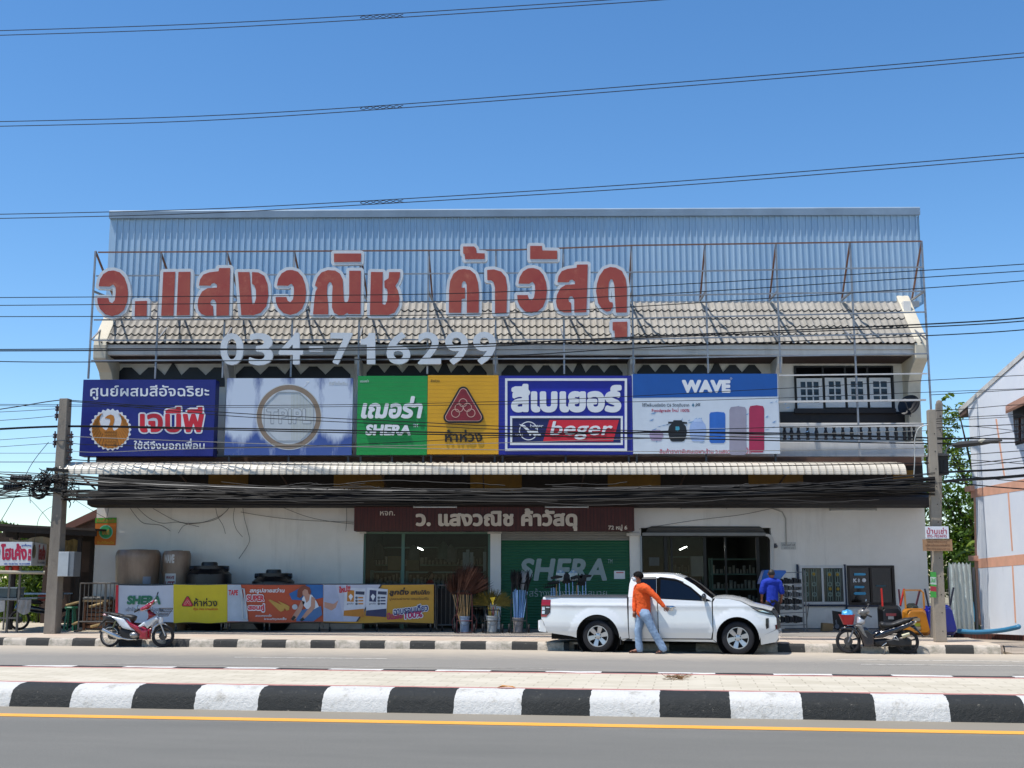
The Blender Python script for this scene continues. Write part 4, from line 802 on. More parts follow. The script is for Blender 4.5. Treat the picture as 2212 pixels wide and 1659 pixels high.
# orange poster at the left corner
op = thing('poster', 'orange and green poster with a round green emblem at the wall corner', 'poster', P(229, 1178, YW-.03)); b = MB(); b.pxprism([(206, 1119), (252, 1118), (249.5, 1178), (204.5, 1177)], YW-.03, .012); b.build('sheet', M('orange print', '#c26a14', .6, var=.1), op)
b = MB(); b.pxprism([(206, 1119), (252, 1118), (251.6, 1129), (205.6, 1130)], YW-.033, .0025); b.build('heading', M('leaf green print', '#4f9a2a', .6), op)
for r_, mt, d in ((15, M('mint print', '#5fb59a', .6), .0025), (13, M('emerald print', '#2c8f50', .6), .005)): b = MB(); b.pxprism(circ(228.5, 1149, r_, 30), YW-.031-d, .002); b.build('emblem', mt, op)
pxtext('lettering', 'ร้านค้าธงฟ้า', (209, 1120, 249, 1128), YW-.037, M('ochre print', '#b5762a', .6), op, .02, .003); pxtext('lettering', 'ยินดี', (221, 1143, 236, 1155), YW-.04, M('orange dot print', '#b5803a', .6), op, .03, .003); pxtext('lettering', 'ยินดีต้อนรับ', (210, 1168, 246, 1175), YW-.035, M('yellow print', '#c9a02c', .6), op, .02, .003)

# ================================================================== GOODS INSIDE THE SHOP
wood = M('shelf wood', '#6a5238', .7, var=.2); card = M('cardboard', '#8f744f', .85, var=.15); mint = M('mint cabinet paint', '#6f8f83', .5, var=.1); canw = M('pale goods', '#a8a59a', .5, var=.3, vs=6)
def cabinet(px0, px1, py, Y, label, rows=3):
    x0, x1, zt_ = xat(px0, py, Y), xat(px1, py, Y), zat(py, Y); th = thing('display_cabinet', label, 'cabinet', ((x0+x1)/2, Y, FZ+.01)); h_ = zt_-FZ-.01; w_ = (x1-x0)/2
    b = MB()
    for sx in (-w_, w_-.05): b.box(sx, sx+.05, 0, .05, 0, h_); b.box(sx, sx+.05, .45, .5, 0, h_)
    for q in range(rows+1): z_ = .1+(h_-.16)*q/rows; b.box(-w_+.05, w_-.05, 0, .5, z_, z_+.04)
    b.build('frame', mint, th, local=True)
    rr = random.Random(int(px0)); b = MB()
    for q in range(rows):
        z_ = .14+(h_-.16)*q/rows+.002; x = -w_+.08
        while x < w_-.14: ww, hh = rr.uniform(.06, .13), rr.uniform(.12, .26); b.cyl((x+ww/2, .2, z_), (x+ww/2, .2, z_+hh), ww/2*.9, n=8); x += ww+.02
    o = b.build('goods', canw, th, local=True); o['kind'] = 'stuff'
cabinet(800, 868, 1232, YW+.7, 'mint framed cabinet of pale goods behind the first glass pane'); cabinet(876, 1050, 1233, YW+.75, 'wide mint framed cabinet of goods behind the second glass pane')
cabinet(1450, 1525, 1200, YW+2.4, 'tall shelf of small bottles seen through the open doorway', 4)
def carton(px0, px1, py0, py1, Y, label, mat=card, name='cardboard_box', cat='box'):
    x0, x1, z0, z1_ = xat(px0, py0, Y), xat(px1, py0, Y), zat(py1, Y), zat(py0, Y); b = MB(); b.box(x0, x1, Y, Y+.4, z0, z1_); b.box((x0+x1)/2-.03, (x0+x1)/2+.03, Y-.003, Y-.001, z0, z1_); return tag(b.build(name, mat, None, bevel=.008), label, cat)
carton(838, 866, 1201, 1231.5, YW+.75, 'big brown carton on the cabinet behind the first glass pane'); carton(878, 905, 1210, 1232.5, YW+.85, 'small brown carton on the wide cabinet inside the shop', M('brown carton', '#6f5a3c', .85))
carton(1492, 1523, 1202, 1245, YW+1.5, 'pale tall carton standing inside the open doorway', M('pale carton', '#9c9d98', .7)); carton(1402, 1424, 1204, 1222, YW+.5, 'pale lilac box behind the door glass', M('lilac box', '#9298a8', .7)); carton(1477, 1505, 1252, 1300, YW+.45, 'white carton stacked low behind the pickup bonnet', M('white carton', '#a5a49e', .7)); carton(1463, 1510, 1270, 1340, YW+.25, 'wide grey carton low beside the doorway glass', M('grey carton', '#8d8c88', .8))
for i, (px, py, Yq) in enumerate(((1003, 1193, YW+1.3), (1010.5, 1187, YW+1.3), (1019, 1193, YW+1.3), (1047, 1192, YW+1.2))):
    b = MB(); z_ = zat(1232.5, YW+.76)-.02; x = xat(px, py, Yq); b.box(x-.045, x+.045, Yq, Yq+.09, .4, zat(py, Yq)); tag(b.build('pvc_pipe', M('white pvc', '#b5bbc0', .4)), ('white pipe end standing first behind the brooms', 'tallest white pipe end standing behind the brooms', 'white pipe end standing third behind the brooms', 'white pipe end standing next to the white pillar')[i], 'pipe', 'white pipes standing inside the shop')
cabinet(1536, 1660, 1205, YW+3.2, 'long dim shelf of goods at the back of the open doorway', 4); cabinet(800, 1050, 1180, YW+4.5, 'tall shelf of goods along the back wall behind the glass panes', 4)
for i, (px, py, hh, c_) in enumerate(((893, 1195, 34, '#7d7a70'), (958, 1188, 40, '#5c6a5e'), (975, 1194, 36, '#77716a'), (818, 1190, 38, '#6a6058'))): b = MB(); p = P(px, py-18, YW+1.6); b.tube([p, p-Vector((0, 0, .15)), p-Vector((0, 0, .5))], [.03, .16, .2], 8); tag(b.build('hanging_sack', M('sack '+c_, c_, .8, var=.25), smooth=True), ('small grey sack hanging near the second pane centre', 'tall greenish sack hanging inside the second pane', 'grey sack hanging beside the greenish one indoors', 'brown sack hanging inside the first glass pane')[i], 'sack')
lampm = bpy.data.materials.new('lit tube'); lampm.use_nodes = True; lb = lampm.node_tree.nodes['Principled BSDF']; lb.inputs['Emission Color'].default_value = (1, .98, .93, 1); lb.inputs['Emission Strength'].default_value = 30
for p0_, p1_, Yq, lab in (((1215, 0), 0, 36.2, ''),): pass
for (pa, pb_, Yq, lab) in (((903, 1183), (913, 1188), 36.4, 'lit fluorescent tube on the ceiling seen through the second pane'), ((1469, 1187), (1483, 1181), 36.4, 'lit fluorescent tube on the ceiling inside the doorway')):
    a_, b_ = P(*pa, Yq), P(*pb_, Yq+.3); b = MB(); b.cyl(a_, b_, .013, n=8); tag(b.build('ceiling_tube', lampm), lab, 'lamp', 'lit tubes inside the shop')

# ================================================================== GOODS ON THE APRON
# wrapped brown tanks and black septic tanks
m, t = rawmat('plastic wrapped brown tank', .35, 0, .5); co = t.coord(); n = t.noise(t.coord((1.5, 1.5, .5)), 1.6, 8, .7)
c = t.mix(t.ramp(n, [(.3, 0.), (.7, 1.)]), '#6b5a4c', '#937f6c'); c = t.mix(t.ramp(t.noise(t.coord((1, 1, .3)), 5, 8, .8), [(.6, 0.), (.75, .5)]), c, '#a89a8a'); t.col(c); t.bump(t.noise(t.coord((1, 1, .35)), 7, 5, .7), .5, .03); wrapm = m
def water_tank(px0, px1, py, Y, label, taper):
    x = (xat(px0, 1230, Y)+xat(px1, 1230, Y))/2; r_ = (xat(px1, 1230, Y)-xat(px0, 1230, Y))/2; h_ = zat(py, Y)-FZ; th = thing('water_tank', label, 'tank', (x, Y, FZ))
    b = MB(); b.lathe([(0, 0), (r_*taper, 0), (r_*(taper+.05), .05), (r_*.98, h_*.86), (r_, h_*.92), (r_*.97, h_*.965), (r_*.88, h_), (0, h_*1.0)], n=36); b.build('shell', wrapm, th, local=True, smooth=True)
    b = MB(); b.lathe([(0, h_-.01), (r_*.4, h_-.01), (r_*.4, h_+.012), (0, h_+.02)], n=20); b.build('lid', M('brown lid', '#5a4a3e', .4), th, local=True); return th, r_, h_
t1, r1, h1 = water_tank(250, 345, 1188, 32.2, 'wide brown water tank in plastic wrap by the wall corner', .8); t2, r2, h2 = water_tank(351, 411, 1190, 32.3, 'narrow brown water tank with white stickers next to the wider one', .82)
def wrapped(name, parent, r_, z0, z1_, a0, a1, mat, text=None, bold=.03, th=.004):
    b = MB()
    if text is None: b.lathe([(r_+th, z0), (r_+th, z1_)], n=8, a0=a0, a1=a1); 
    else: lettering(b, text, (a0, z1_, a1, z0), lambda u, v: Vector((math.sin(u)*(r_+th), -math.cos(u)*(r_+th), v)), (0, 0, 0), bold)
    return b.build(name, mat, parent, local=True, smooth=text is None)
def label_patch(name, parent, r_, z0, z1_, u0, u1, mat):
    b = MB(); us = [u0+(u1-u0)*i/6 for i in range(7)]; b.add([(math.sin(u)*r_, -math.cos(u)*r_, z) for z in (z0, z1_) for u in us], [(i, i+1, 8+i, 7+i) for i in range(6)]); return b.build(name, mat, parent, local=True)
stk = M('white sticker', '#b3b3b0', .4); rk = M('maroon print', '#7c2430', .5)
wrapped('lettering', t2, r2*.975, 1.75, 1.98, -.75, .1, stk, 'WAVE', .06, .012); label_patch('sticker', t2, r2*.95+.008, .98, 1.48, -.62, .25, stk); wrapped('lettering', t2, r2*.95, 1.33, 1.42, -.5, .15, rk, 'WAVE', .04, .012); wrapped('lettering', t2, r2*.95, 1.1, 1.28, -.55, .2, rk, 'LITE', .04, .012)
label_patch('sticker', t1, r1*.955, 1.05, 1.4, .55, .95, M('blue grey sticker', '#7f8794', .5))
blk = M('black polyethylene', '#131316', .38, var=.2, vs=4)
def septic(px, py, rpx, Y, label):
    x = xat(px, 1240, Y); s_ = xat(px+rpx, 1240, Y)-x; h_ = zat(py, Y)-FZ; th = thing('septic_tank', label, 'tank', (x, Y, FZ)); b = MB()
    b.lathe([(0, 0), (s_*.7, 0), (s_*1.12, .25), (s_*1.2, .55), (s_*1.12, h_-.32), (s_*.86, h_-.2), (s_*.8, h_-.19), (s_*.8, h_-.1), (s_*.42, h_-.095), (s_*.4, h_-.02), (0, h_-.02)], n=32); b.build('shell', blk, th, local=True, smooth=True, ang=30)
    b = MB(); b.lathe([(0, h_-.03), (s_*.37, h_-.03), (s_*.37, h_), (0, h_)], n=20); b.build('lid', blk, th, local=True)
    for sx in (-1, 1): b = MB(); b.cyl((sx*s_*.7, 0, h_-.17), (sx*s_*1.0, 0, h_-.17), .07, n=10); b.build('inlet', blk, th, local=True)
    b = MB(); 
    for i in range(10): a_ = 2*math.pi*i/10; b.bar((math.cos(a_)*s_*.8, math.sin(a_)*s_*.8, h_-.185), (math.cos(a_)*s_*1.12, math.sin(a_)*s_*1.12, h_-.34), .03)
    b.build('stiffener', blk, th, local=True); return th, s_, h_
q1, sr, sh2 = septic(452, 1214, 42, 32.2, 'black septic tank with white sticker beside the brown tanks'); label_patch('sticker', q1, sr*1.1, sh2-.42, sh2-.33, -.8, -.6, stk); septic(591, 1230, 40, 32.2, 'black septic tank alone behind the orange banner')
# barrier with bars, and the trolleys that carry the banners
steel = M('dull grey tube', '#6d6862', .5, .5, var=.2, dirt=.4, dirtcol='#503c30')
YB = 31.35
def barrier(name, px0, px1, py0, py1, label, n, Y=YB, wheels=(), grp=None):
    x0, x1, z0, z1_ = xat(px0, 1300, Y), xat(px1, 1300, Y), zat(py1, Y), zat(py0, Y); th = thing(name, label, 'barrier', ((x0+x1)/2, Y, FZ), group=grp); w_ = (x1-x0)/2; z0 -= FZ; z1_ -= FZ
    b = MB()
    for a_, c_ in (((-w_, 0, z0-.12), (-w_, 0, z1_)), ((w_, 0, z0-.12), (w_, 0, z1_)), ((-w_, 0, z1_), (w_, 0, z1_)), ((-w_, 0, z0), (w_, 0, z0))): b.cyl(a_, c_, .02, n=8)
    b.build('frame', steel, th, local=True); b = MB()
    for i in range(1, n): x = -w_+2*w_*i/n; b.cyl((x, 0, z0), (x, 0, z1_), .011, n=6)
    b.build('bars', steel, th, local=True)
    for wx in wheels:
        x = xat(wx, 1350, Y)-(x0+x1)/2; b = MB(); b.lathe([(0, -.02), (.055, -.02), (.065, -.012), (.065, .012), (.055, .02), (0, .02)], (x, .02, .066), (1, .25, 0), 14); b.build('wheel', M('grey rubber', '#2a2825', .7), th, local=True); b = MB(); b.bar((x, .02, .07), (x, 0, z0), .03); b.build('wheel_fork', steel, th, local=True)
    if not wheels:
        b = MB()
        for sx in (-w_, w_): b.bar((sx, -.25, .02), (sx, .25, .02), .04); b.bar((sx, 0, .02), (sx, 0, z0), .035)
        b.build('foot', steel, th, local=True)
    return th
barrier('steel_barrier', 172, 226, 1260, 1343, 'bare grey steel barrier with upright bars left of the banners', 6)
barrier('steel_barrier', 228, 254, 1260, 1343, 'narrow barrier with a red edge next to the white banner', 3)
barrier('trolley_barrier', 256, 488, 1263, 1345, 'wheeled barrier behind the white and yellow banners', 16, YB+.05, (268, 380, 478)); barrier('trolley_barrier', 492, 696, 1262.5, 1345, 'wheeled barrier behind the orange banner', 14, YB+.05, (496, 571, 582, 690)); barrier('trolley_barrier', 699, 940, 1262.5, 1345.5, 'wheeled barrier behind the paint can banner', 15, YB+.05, (712, 814, 930))
darkm = M('dark mesh panel', '#17130f', .8, var=.2); bb = barrier('trolley_barrier', 944, 982, 1264, 1350, 'short dark trolley between the paint banner and the brooms', 4, YB+.3, (955, 978)); b = MB(); b.box(-.22, .22, .01, .02, .14, 1.1); b.build('mesh', darkm, bb, local=True)
def cloth(name, px0, px1, py0, py1, Y, mat, label, amp=.012, sag=2):
    th = thing(name, label, 'banner', P((px0+px1)/2, py1, Y)); rr = random.Random(int(px0)); ph = [rr.uniform(0, 6) for _ in range(4)]; b = MB(); n, k = 40, 10
    def fn(u, v):
        px = px0+(px1-px0)*u; py = py0+(py1-py0)*v+sag*math.sin(u*math.pi)*(1-v)*.6+1.2*math.sin(u*9+ph[0])*v; w_ = amp*(math.sin(u*17+ph[1]+v*2)+.7*math.sin(u*31+ph[2]-v*3))*(.4+.6*v); p = P(px, py, Y); return Vector((p.x, Y+.008+w_*.5, p.z))
    b.grid(fn, [i/n for i in range(n+1)], [j/k for j in range(k+1)]); b.build('cloth', mat, th, smooth=True); b = MB()
    for i in range(6): u = i/5; p = fn(u, 0); b.bar(p, p+Vector((0, .05, .03)), .008)
    b.build('tie', M('tie string', '#8a8170', .8), th); return th
YC = YB-.05
vin = lambda n, c: M(n, c, .45, var=.06, vs=2)
c1 = cloth('vinyl_banner', 253, 374.5, 1264, 1345, YC, vin('white vinyl', '#b9bfca'), 'white banner with green lettering on the barrier behind the red motorcycle'); T0 = lambda pts: pts
gsh = M('green vinyl print', '#0d6a4a', .45); gd = M('grey vinyl print', '#4c5560', .45)
cons = glyphs('SHERA', .12, track=.02); pxtext('lettering', cons, (274, 1286.5, 347, 1306), YC-.016, gsh, c1, .06, .003); pxtext('lettering', 'เข้าใจคุณ เข้าใจงาน', (272, 1311, 352, 1323), YC-.016, gd, c1, -.005, .003); b = MB(); b.pxprism([(250.5, 1264), (256, 1264), (254.5, 1331), (249, 1331)], YC-.016, .004); b.build('red_edge', red, c1)
c2 = cloth('vinyl_banner', 374.5, 491, 1262.5, 1345, YC, vin('yellow vinyl', '#c9b40c'), 'yellow banner with small red triangle next to the white banner')
tk = lambda pts: pts; tp2 = [(405, 1291), (396, 1307), (414, 1307)]
def tri2(pts, grow, Y, mat, name, par): fl = field([np.array(pts, float)], .35, 6); L = [rdp(l, .08) for l in contour(fl, grow)]; b = MB(); solid(b, L, lambda u, v: P(u, v, Y), (0, .002, 0)); return b.build(name, mat, par)
tri2(tp2, 3.2, YC-.016, black, 'emblem', c2); tri2(tp2, 2.0, YC-.019, red, 'emblem_field', c2)
for cx, cy in ((405, 1298), (402.5, 1301), (407.5, 1301), (400, 1304.5), (410, 1304.5)): ring(c2, 'emblem_ring', tk, cx, cy, 2.5, .6, YC-.022, pink, .002, 16)
pxtext('lettering', 'ห้าห่วง', (419, 1292, 469, 1310), YC-.016, black, c2, .012, .003); pxtext('lettering', 'คุ้ม ทน นานห่วง', (418, 1312.5, 470, 1319.5), YC-.016, M('orange red print', '#c24414', .5), c2, .02, .003)
o1 = vin('orange vinyl', '#b0441c'); c3 = cloth('vinyl_banner', 491, 698, 1262.5, 1344, YC, o1, 'orange banner with screws and a woman in a white top'); a8 = lambda pts: [(489.6+x*.2344, 1065.7+y*.2344) for x, y in pts]
def fl2(par, name, pts, mat, k_, tr=a8): return flat(par, name, tr(pts), YC-.012-k_*.003, mat, .0025)
fl2(c3, 'product_panel', [(8, 842), (130, 842), (200, 1180), (8, 1180)], M('pale print', '#a9b3bd', .5, var=.15), 0); fl2(c3, 'blue_tool', [(575, 925), (735, 842), (888, 842), (888, 960), (770, 990), (600, 980)], M('tool blue print', '#1d5f9f', .5, var=.15), 0)
b = MB(); b.tube([P(*a8([q])[0], YC-.02) for q in ((140, 880), (160, 880), (190, 1150), (172, 1165), (150, 1150), (135, 890))], .022); b.build('carabiner', M('print silver', '#b5bcc0', .4), c3)
gsc = M('print brass', '#b98f3a', .4, var=.2); fl2(c3, 'printed_screw', [(385, 985), (400, 978), (520, 1035), (535, 1052), (528, 1080), (500, 1092), (478, 1078)], gsc, 1); fl2(c3, 'printed_screw', [(470, 990), (560, 1030), (580, 1045), (575, 1075), (550, 1082), (530, 1050)], gsc, 2); fl2(c3, 'printed_screw', circ(628, 1047, 25, 18), pale, 2)
skin = M('printed skin', '#b98a74', .5); hairp = M('printed auburn hair', '#7a3a22', .5); jean = M('printed denim', '#3f6a99', .5)
fl2(c3, 'printed_jeans', [(690, 1075), (790, 1050), (870, 1040), (880, 1120), (800, 1180), (690, 1180), (640, 1180), (650, 1110)], jean, 1); fl2(c3, 'printed_arm', [(690, 985), (720, 1000), (690, 1080), (645, 1150), (610, 1175), (592, 1165), (620, 1110), (660, 1050)], skin, 2); fl2(c3, 'printed_arm', [(780, 950), (815, 965), (815, 1050), (785, 1090), (725, 1150), (700, 1160), (690, 1145), (735, 1085), (775, 1040)], skin, 3)
fl2(c3, 'printed_top', [(695, 970), (715, 940), (745, 930), (785, 935), (830, 1000), (850, 1045), (800, 1070), (735, 1065), (700, 1020)], white, 2); fl2(c3, 'printed_neck', [(712, 935), (770, 925), (760, 985), (735, 1010)], skin, 3); fl2(c3, 'printed_face', circ(725, 912, 30, 20, 38), skin, 5); fl2(c3, 'printed_hair', [(650, 940), (655, 890), (685, 858), (725, 848), (765, 868), (778, 905), (772, 935), (755, 925), (745, 890), (718, 882), (698, 905), (700, 945), (675, 965), (650, 955)], hairp, 6); fl2(c3, 'printed_glove', [(590, 1160), (618, 1125), (640, 1140), (612, 1175)], black, 4); fl2(c3, 'printed_glove', [(672, 1165), (705, 1140), (716, 1165), (690, 1180)], black, 5)
def vt(par, text, x0, y0, x1, y1, mat, k_=3, bold=.02, shear=.15, rot=0., h=.028): (u0, v0), (u1, v1) = a8([(x0, y0), (x1, y1)]); return pxtext('lettering', text, (u0, v0, u1, v1), YC-.012-k_*.003, mat, par, bold, .0025, shear, h, 0, rot)
vt(c3, 'สกรูปลายสว่าน', 212, 872, 535, 925, white, 1, .03); vt(c3, 'SUPER', 180, 930, 350, 1000, white, 2, .13, 0); vt(c3, 'SUPER', 186, 938, 345, 994, red, 3, .05, 0); vt(c3, 'สอนคู่', 190, 1012, 355, 1100, white, 2, .14, 0); vt(c3, 'สอนคู่', 196, 1022, 348, 1088, red, 3, .05, 0); vt(c3, 'สะดวกทุกครั้ง', 265, 1112, 415, 1142, white, 1, .02); vt(c3, 'งานดีทุกครั้ง', 345, 1142, 552, 1172, white, 1, .02); vt(c3, 'TAPE', 18, 890, 105, 940, red, 1, .04, .1)
c4 = cloth('vinyl_banner', 698, 937, 1262.5, 1345, YC, vin('amber vinyl', '#bd8a1e'), 'amber and white banner with two paint cans and black lettering'); b = MB()
fl2(c4, 'white_field', [(892, 842), (1430, 842), (1200, 1182), (892, 1180)], M('pale lilac print', '#b4b6c4', .5, var=.1), 0); fl2(c4, 'dark_stripe', [(1418, 842), (1434, 842), (1208, 1182), (1192, 1182)], M('dark stripe print', '#2b2c33', .5), 1); fl2(c4, 'printed_shirt', [(892, 842), (1000, 842), (1035, 960), (1080, 1178), (892, 1178)], M('shirt print', '#a3aac0', .5, var=.15), 1); fl2(c4, 'printed_hand', [(900, 1000), (985, 1020), (1030, 985), (1005, 1055), (965, 1080), (900, 1050)], skin, 2)
for x0, c_ in ((1085, M('can amber', '#b5741a', .5)), (1290, M('can navy', '#252b52', .5))):
    fl2(c4, 'printed_can', [(x0+5, 868), (x0+195, 876 if x0 < 1200 else 884), (x0+180, 1140), (x0-8, 1125)], M('can white', '#c6c9d0', .5), 2); fl2(c4, 'printed_can_base', [(x0-4, 1080), (x0+182, 1062), (x0+180, 1140), (x0-8, 1128)], c_, 3); fl2(c4, 'printed_logo', [(x0+28, 890), (x0+92, 895), (x0+86, 1000), (x0+24, 996)], c_, 3); fl2(c4, 'printed_plumb', [(x0+58, 925), (x0+80, 950), (x0+58, 990), (x0+38, 950)], white, 4); fl2(c4, 'printed_band', [(x0+104, 902), (x0+186, 905), (x0+184, 935), (x0+102, 930)], M('band print', '#252f4a', .5), 3)
    for k_ in range(3): fl2(c4, 'printed_dot', circ(x0+112, 962+k_*28, 12, 12), gd, 3); fl2(c4, 'printed_line', [(x0+128, 955+k_*28), (x0+174, 955+k_*28), (x0+174, 968+k_*28), (x0+128, 968+k_*28)], c_, 3)
    vt(c4, 'ลูกดิ่ง', x0+22, 1004, x0+84, 1028, gd, 3, .02, .1)
bk2 = M('brown black print', '#2a1a10', .5); nv = M('navy print', '#22306e', .5); mg = M('magenta print', '#b01e5a', .5)
vt(c4, 'ใหม่!!', 1035, 850, 1142, 912, red, 4, .05, .2, R(8)); vt(c4, 'ลูกดิ่ง', 1498, 868, 1680, 950, bk2, 2, .04); vt(c4, 'สกิมโค้ท', 1695, 890, 1870, 934, bk2, 2, .03); vt(c4, 'ปูนฉาบผิวบาง ตกแต่งแก้ไข', 1502, 958, 1864, 990, bk2, 2, .0)
vt(c4, 'ฉาบรอบเดียว', 1528, 1028, 1862, 1110, white, 2, .12, .15, R(7)); vt(c4, 'ฉาบรอบเดียว', 1534, 1034, 1856, 1104, nv, 3, .04, .15, R(7)); vt(c4, 'ปิดรอย', 1478, 1096, 1622, 1160, mg, 2, .04, .15, R(5)); vt(c4, '100%', 1632, 1080, 1812, 1158, white, 2, .12, .1, R(6)); vt(c4, '100%', 1640, 1088, 1804, 1150, mg, 3, .04, .1, R(6))
# ================================================================== VEHICLES
def cut_grid(poly, step):
    bm = bmesh.new(); vs = [bm.verts.new((a, 0, b)) for a, b in poly]
    for t_ in tessellate_polygon([[Vector((a, b, 0)) for a, b in poly]]):
        try: bm.faces.new([vs[i] for i in t_])
        except ValueError: pass
    xs = [p[0] for p in poly]; zs = [p[1] for p in poly]
    for ax, lo, hi in ((0, min(xs), max(xs)), (2, min(zs), max(zs))):
        k = math.ceil(lo/step)
        while k*step < hi-1e-4:
            co = [0, 0, 0]; no = [0, 0, 0]; co[ax] = k*step; no[ax] = 1
            bmesh.ops.bisect_plane(bm, geom=bm.verts[:]+bm.edges[:]+bm.faces[:], plane_co=co, plane_no=no, dist=1e-4); k += 1
    bm.verts.ensure_lookup_table(); bm.verts.index_update()
    V = [(v.co.x, v.co.z) for v in bm.verts]; Fc = [tuple(v.index for v in f.verts) for f in bm.faces]; bm.free(); return V, Fc
def edge_dist(V, poly):
    V = np.array(V); D = np.full(len(V), 9.); A = np.array(poly); B = np.roll(A, -1, 0)
    for a, b in zip(A, B):
        d = b-a; t = np.clip(((V-a)@d)/(d@d+1e-12), 0, 1); D = np.minimum(D, np.hypot(*(V-a-t[:, None]*d).T))
    return D
def pillow(mb, poly, t, r, y0=0., step=.03, side=0):
    V, Fc = cut_grid(poly, step); D = edge_dist(V, poly); H = t*np.sqrt(np.maximum(0, 1-(1-np.minimum(D/r, 1))**2))
    if side >= 0: mb.add([(x, y0+h, z) for (x, z), h in zip(V, H)], Fc)
    if side <= 0: mb.add([(x, y0-h, z) for (x, z), h in zip(V, H)], [tuple(reversed(f)) for f in Fc])
    return mb
# ---------------------------------------------------------------- white pickup
tz = lambda pts: [((x-652)/399, (766+(x-652)*.0189-y)/389) for x, y in pts]
RW, FW = (0., .325), ((1817-652)/399, .325)
def arc(c, r, a0, a1, n=18): return [(c[0]+r*math.cos(R(a0+(a1-a0)*i/n)), c[1]+r*math.sin(R(a0+(a1-a0)*i/n))) for i in range(n+1)]
_wz = [(.2, .79), (.34, .838), (.43, .876), (.52, .897), (.6, .903), (.75, .897), (.9, .888), (.955, .893), (.985, .894), (1.02, .884), (1.13, .862), (1.3, .79), (1.5, .70), (1.66, .6)]
def halfw(x, z):
    w = np.interp(z, [a for a, _ in _wz], [b for _, b in _wz])
    if x > 2.9: w *= 1-.13*min(1, (x-2.9)/.95)**2
    if x < -.8: w *= 1-.03*min(1, (-.8-x)/.5)
    for c, ra in ((RW, .46), (FW, .435)):
        d = math.hypot(x-c[0], z-c[1])-ra
        if -.05 < d < .16: w += .028*(1-max(d, 0)/.16)**.7*(1 if z < 1.0 else 0)*min(1, (1.02-z)/.15 if z < 1.02 else 0)
    if abs(z-.98) < .03 and x < .7: w += .004
    return w
paint = M('white car paint', '#d9dad8', .22, var=.02, coat=.8); dgl = M('tinted car glass', '#0a0d15', .04, var=.2); bplast = M('black car plastic', '#141416', .5); rub = M('tyre rubber', '#16161a', .8, var=.2, bump=.2, bs=90); chrome = M('chrome', '#c8ccd0', .08, 1., var=.02); alloy = M('silver alloy', '#b4b5b6', .28, .7, var=.05); under = M('underbody', '#0b0b0b', .9)
p_r, p_f = G(1293, 1408.6), G(1596.5, 1413.6); dirv = (p_f-p_r).normalized(); trz = math.atan2(dirv.y, dirv.x); left = Vector((-dirv.y, dirv.x, 0))
truck = thing('pickup_truck', 'white extended cab pickup parked at the kerb with its door ajar', 'pickup truck', p_r+left*.80, trz)
def with_normals(o, fn, s, V):
    n = []
    for x, z in V: e = .012; n.append(Vector((-(fn(x+e, z)-fn(x-e, z))/(2*e), s, -(fn(x, z+e)-fn(x, z-e))/(2*e))).normalized() if s > 0 else Vector((-(fn(x+e, z)-fn(x-e, z))/(2*e), -1, -(fn(x, z+e)-fn(x, z-e))/(2*e))).normalized())
    o.data.normals_split_custom_set_from_vertices([tuple(v) for v in n]); return o
def skinpanel(name, poly, mat, off=0., step=.05, parent=truck, both=True, fn=None, smooth=True):
    V, Fc = cut_grid(poly, step); o = None
    for s in ((-1, 1) if both else (-1,)):
        b = MB(); b.add([(x, s*((fn or halfw)(x, z)+off), z) for x, z in V], [f if s > 0 else tuple(reversed(f)) for f in Fc]); o = with_normals(b.build(name, mat, parent, smooth=smooth, local=True, recalc=False, ang=180), fn or halfw, s, V)
        if not both: return o
        if s == -1: first = o
    return first
bed = tz([(176, 316), (905, 326), (914, 655), (840, 662)])+arc(RW, .46, -2, 182, 22)+tz([(468, 648), (418, 634), (215, 604), (178, 500), (164, 492), (168, 400)])
skinpanel('bed_side', bed, paint)
qp = tz([(920, 326), (1160, 338), (1166, 660), (919, 660)]); skinpanel('rear_quarter', qp, paint)
fend = tz([(1622, 374), (1640, 345), (1750, 349), (1850, 372), (1932, 416), (2030, 436), (2100, 470), (2130, 505), (2133, 592), (2000, 650)])+arc(FW, .435, -4, 184, 20)+tz([(1645, 690), (1612, 668), (1622, 600)])
skinpanel('front_fender', fend, paint)
bmp = tz([(1999, 650), (2133, 595), (2144, 612), (2141, 660), (2122, 694), (2000, 714)]); skinpanel('front_bumper', bmp, paint, .006)
skinpanel('sill', tz([(842, 664), (1166, 664), (1612, 672), (1640, 694), (1600, 690), (862, 676)]), paint, -.02)
upper = tz([(914, 324), (920, 215), (937, 162), (990, 138), (1150, 138), (1290, 149), (1375, 179), (1470, 236), (1570, 313), (1618, 348), (1614, 368), (1165, 336)]); skinpanel('cab_side', upper, paint)
skinpanel('rear_side_window', tz([(1002, 172), (1146, 174), (1152, 326), (1008, 320)]), dgl, .006)
dullblk = M('dull black trim', '#0a0a0b', .95, spec=.1)
skinpanel('pillar_trim', tz([(1148, 174), (1176, 172), (1182, 334), (1155, 330)]), dullblk, .004)
skinpanel('window_visor', tz([(1175, 164), (1300, 178), (1380, 208), (1372, 222), (1296, 194), (1176, 180)]), bplast, .02); skinpanel('window_visor', tz([(1002, 164), (1145, 164), (1145, 180), (1002, 178)]), bplast, .02)
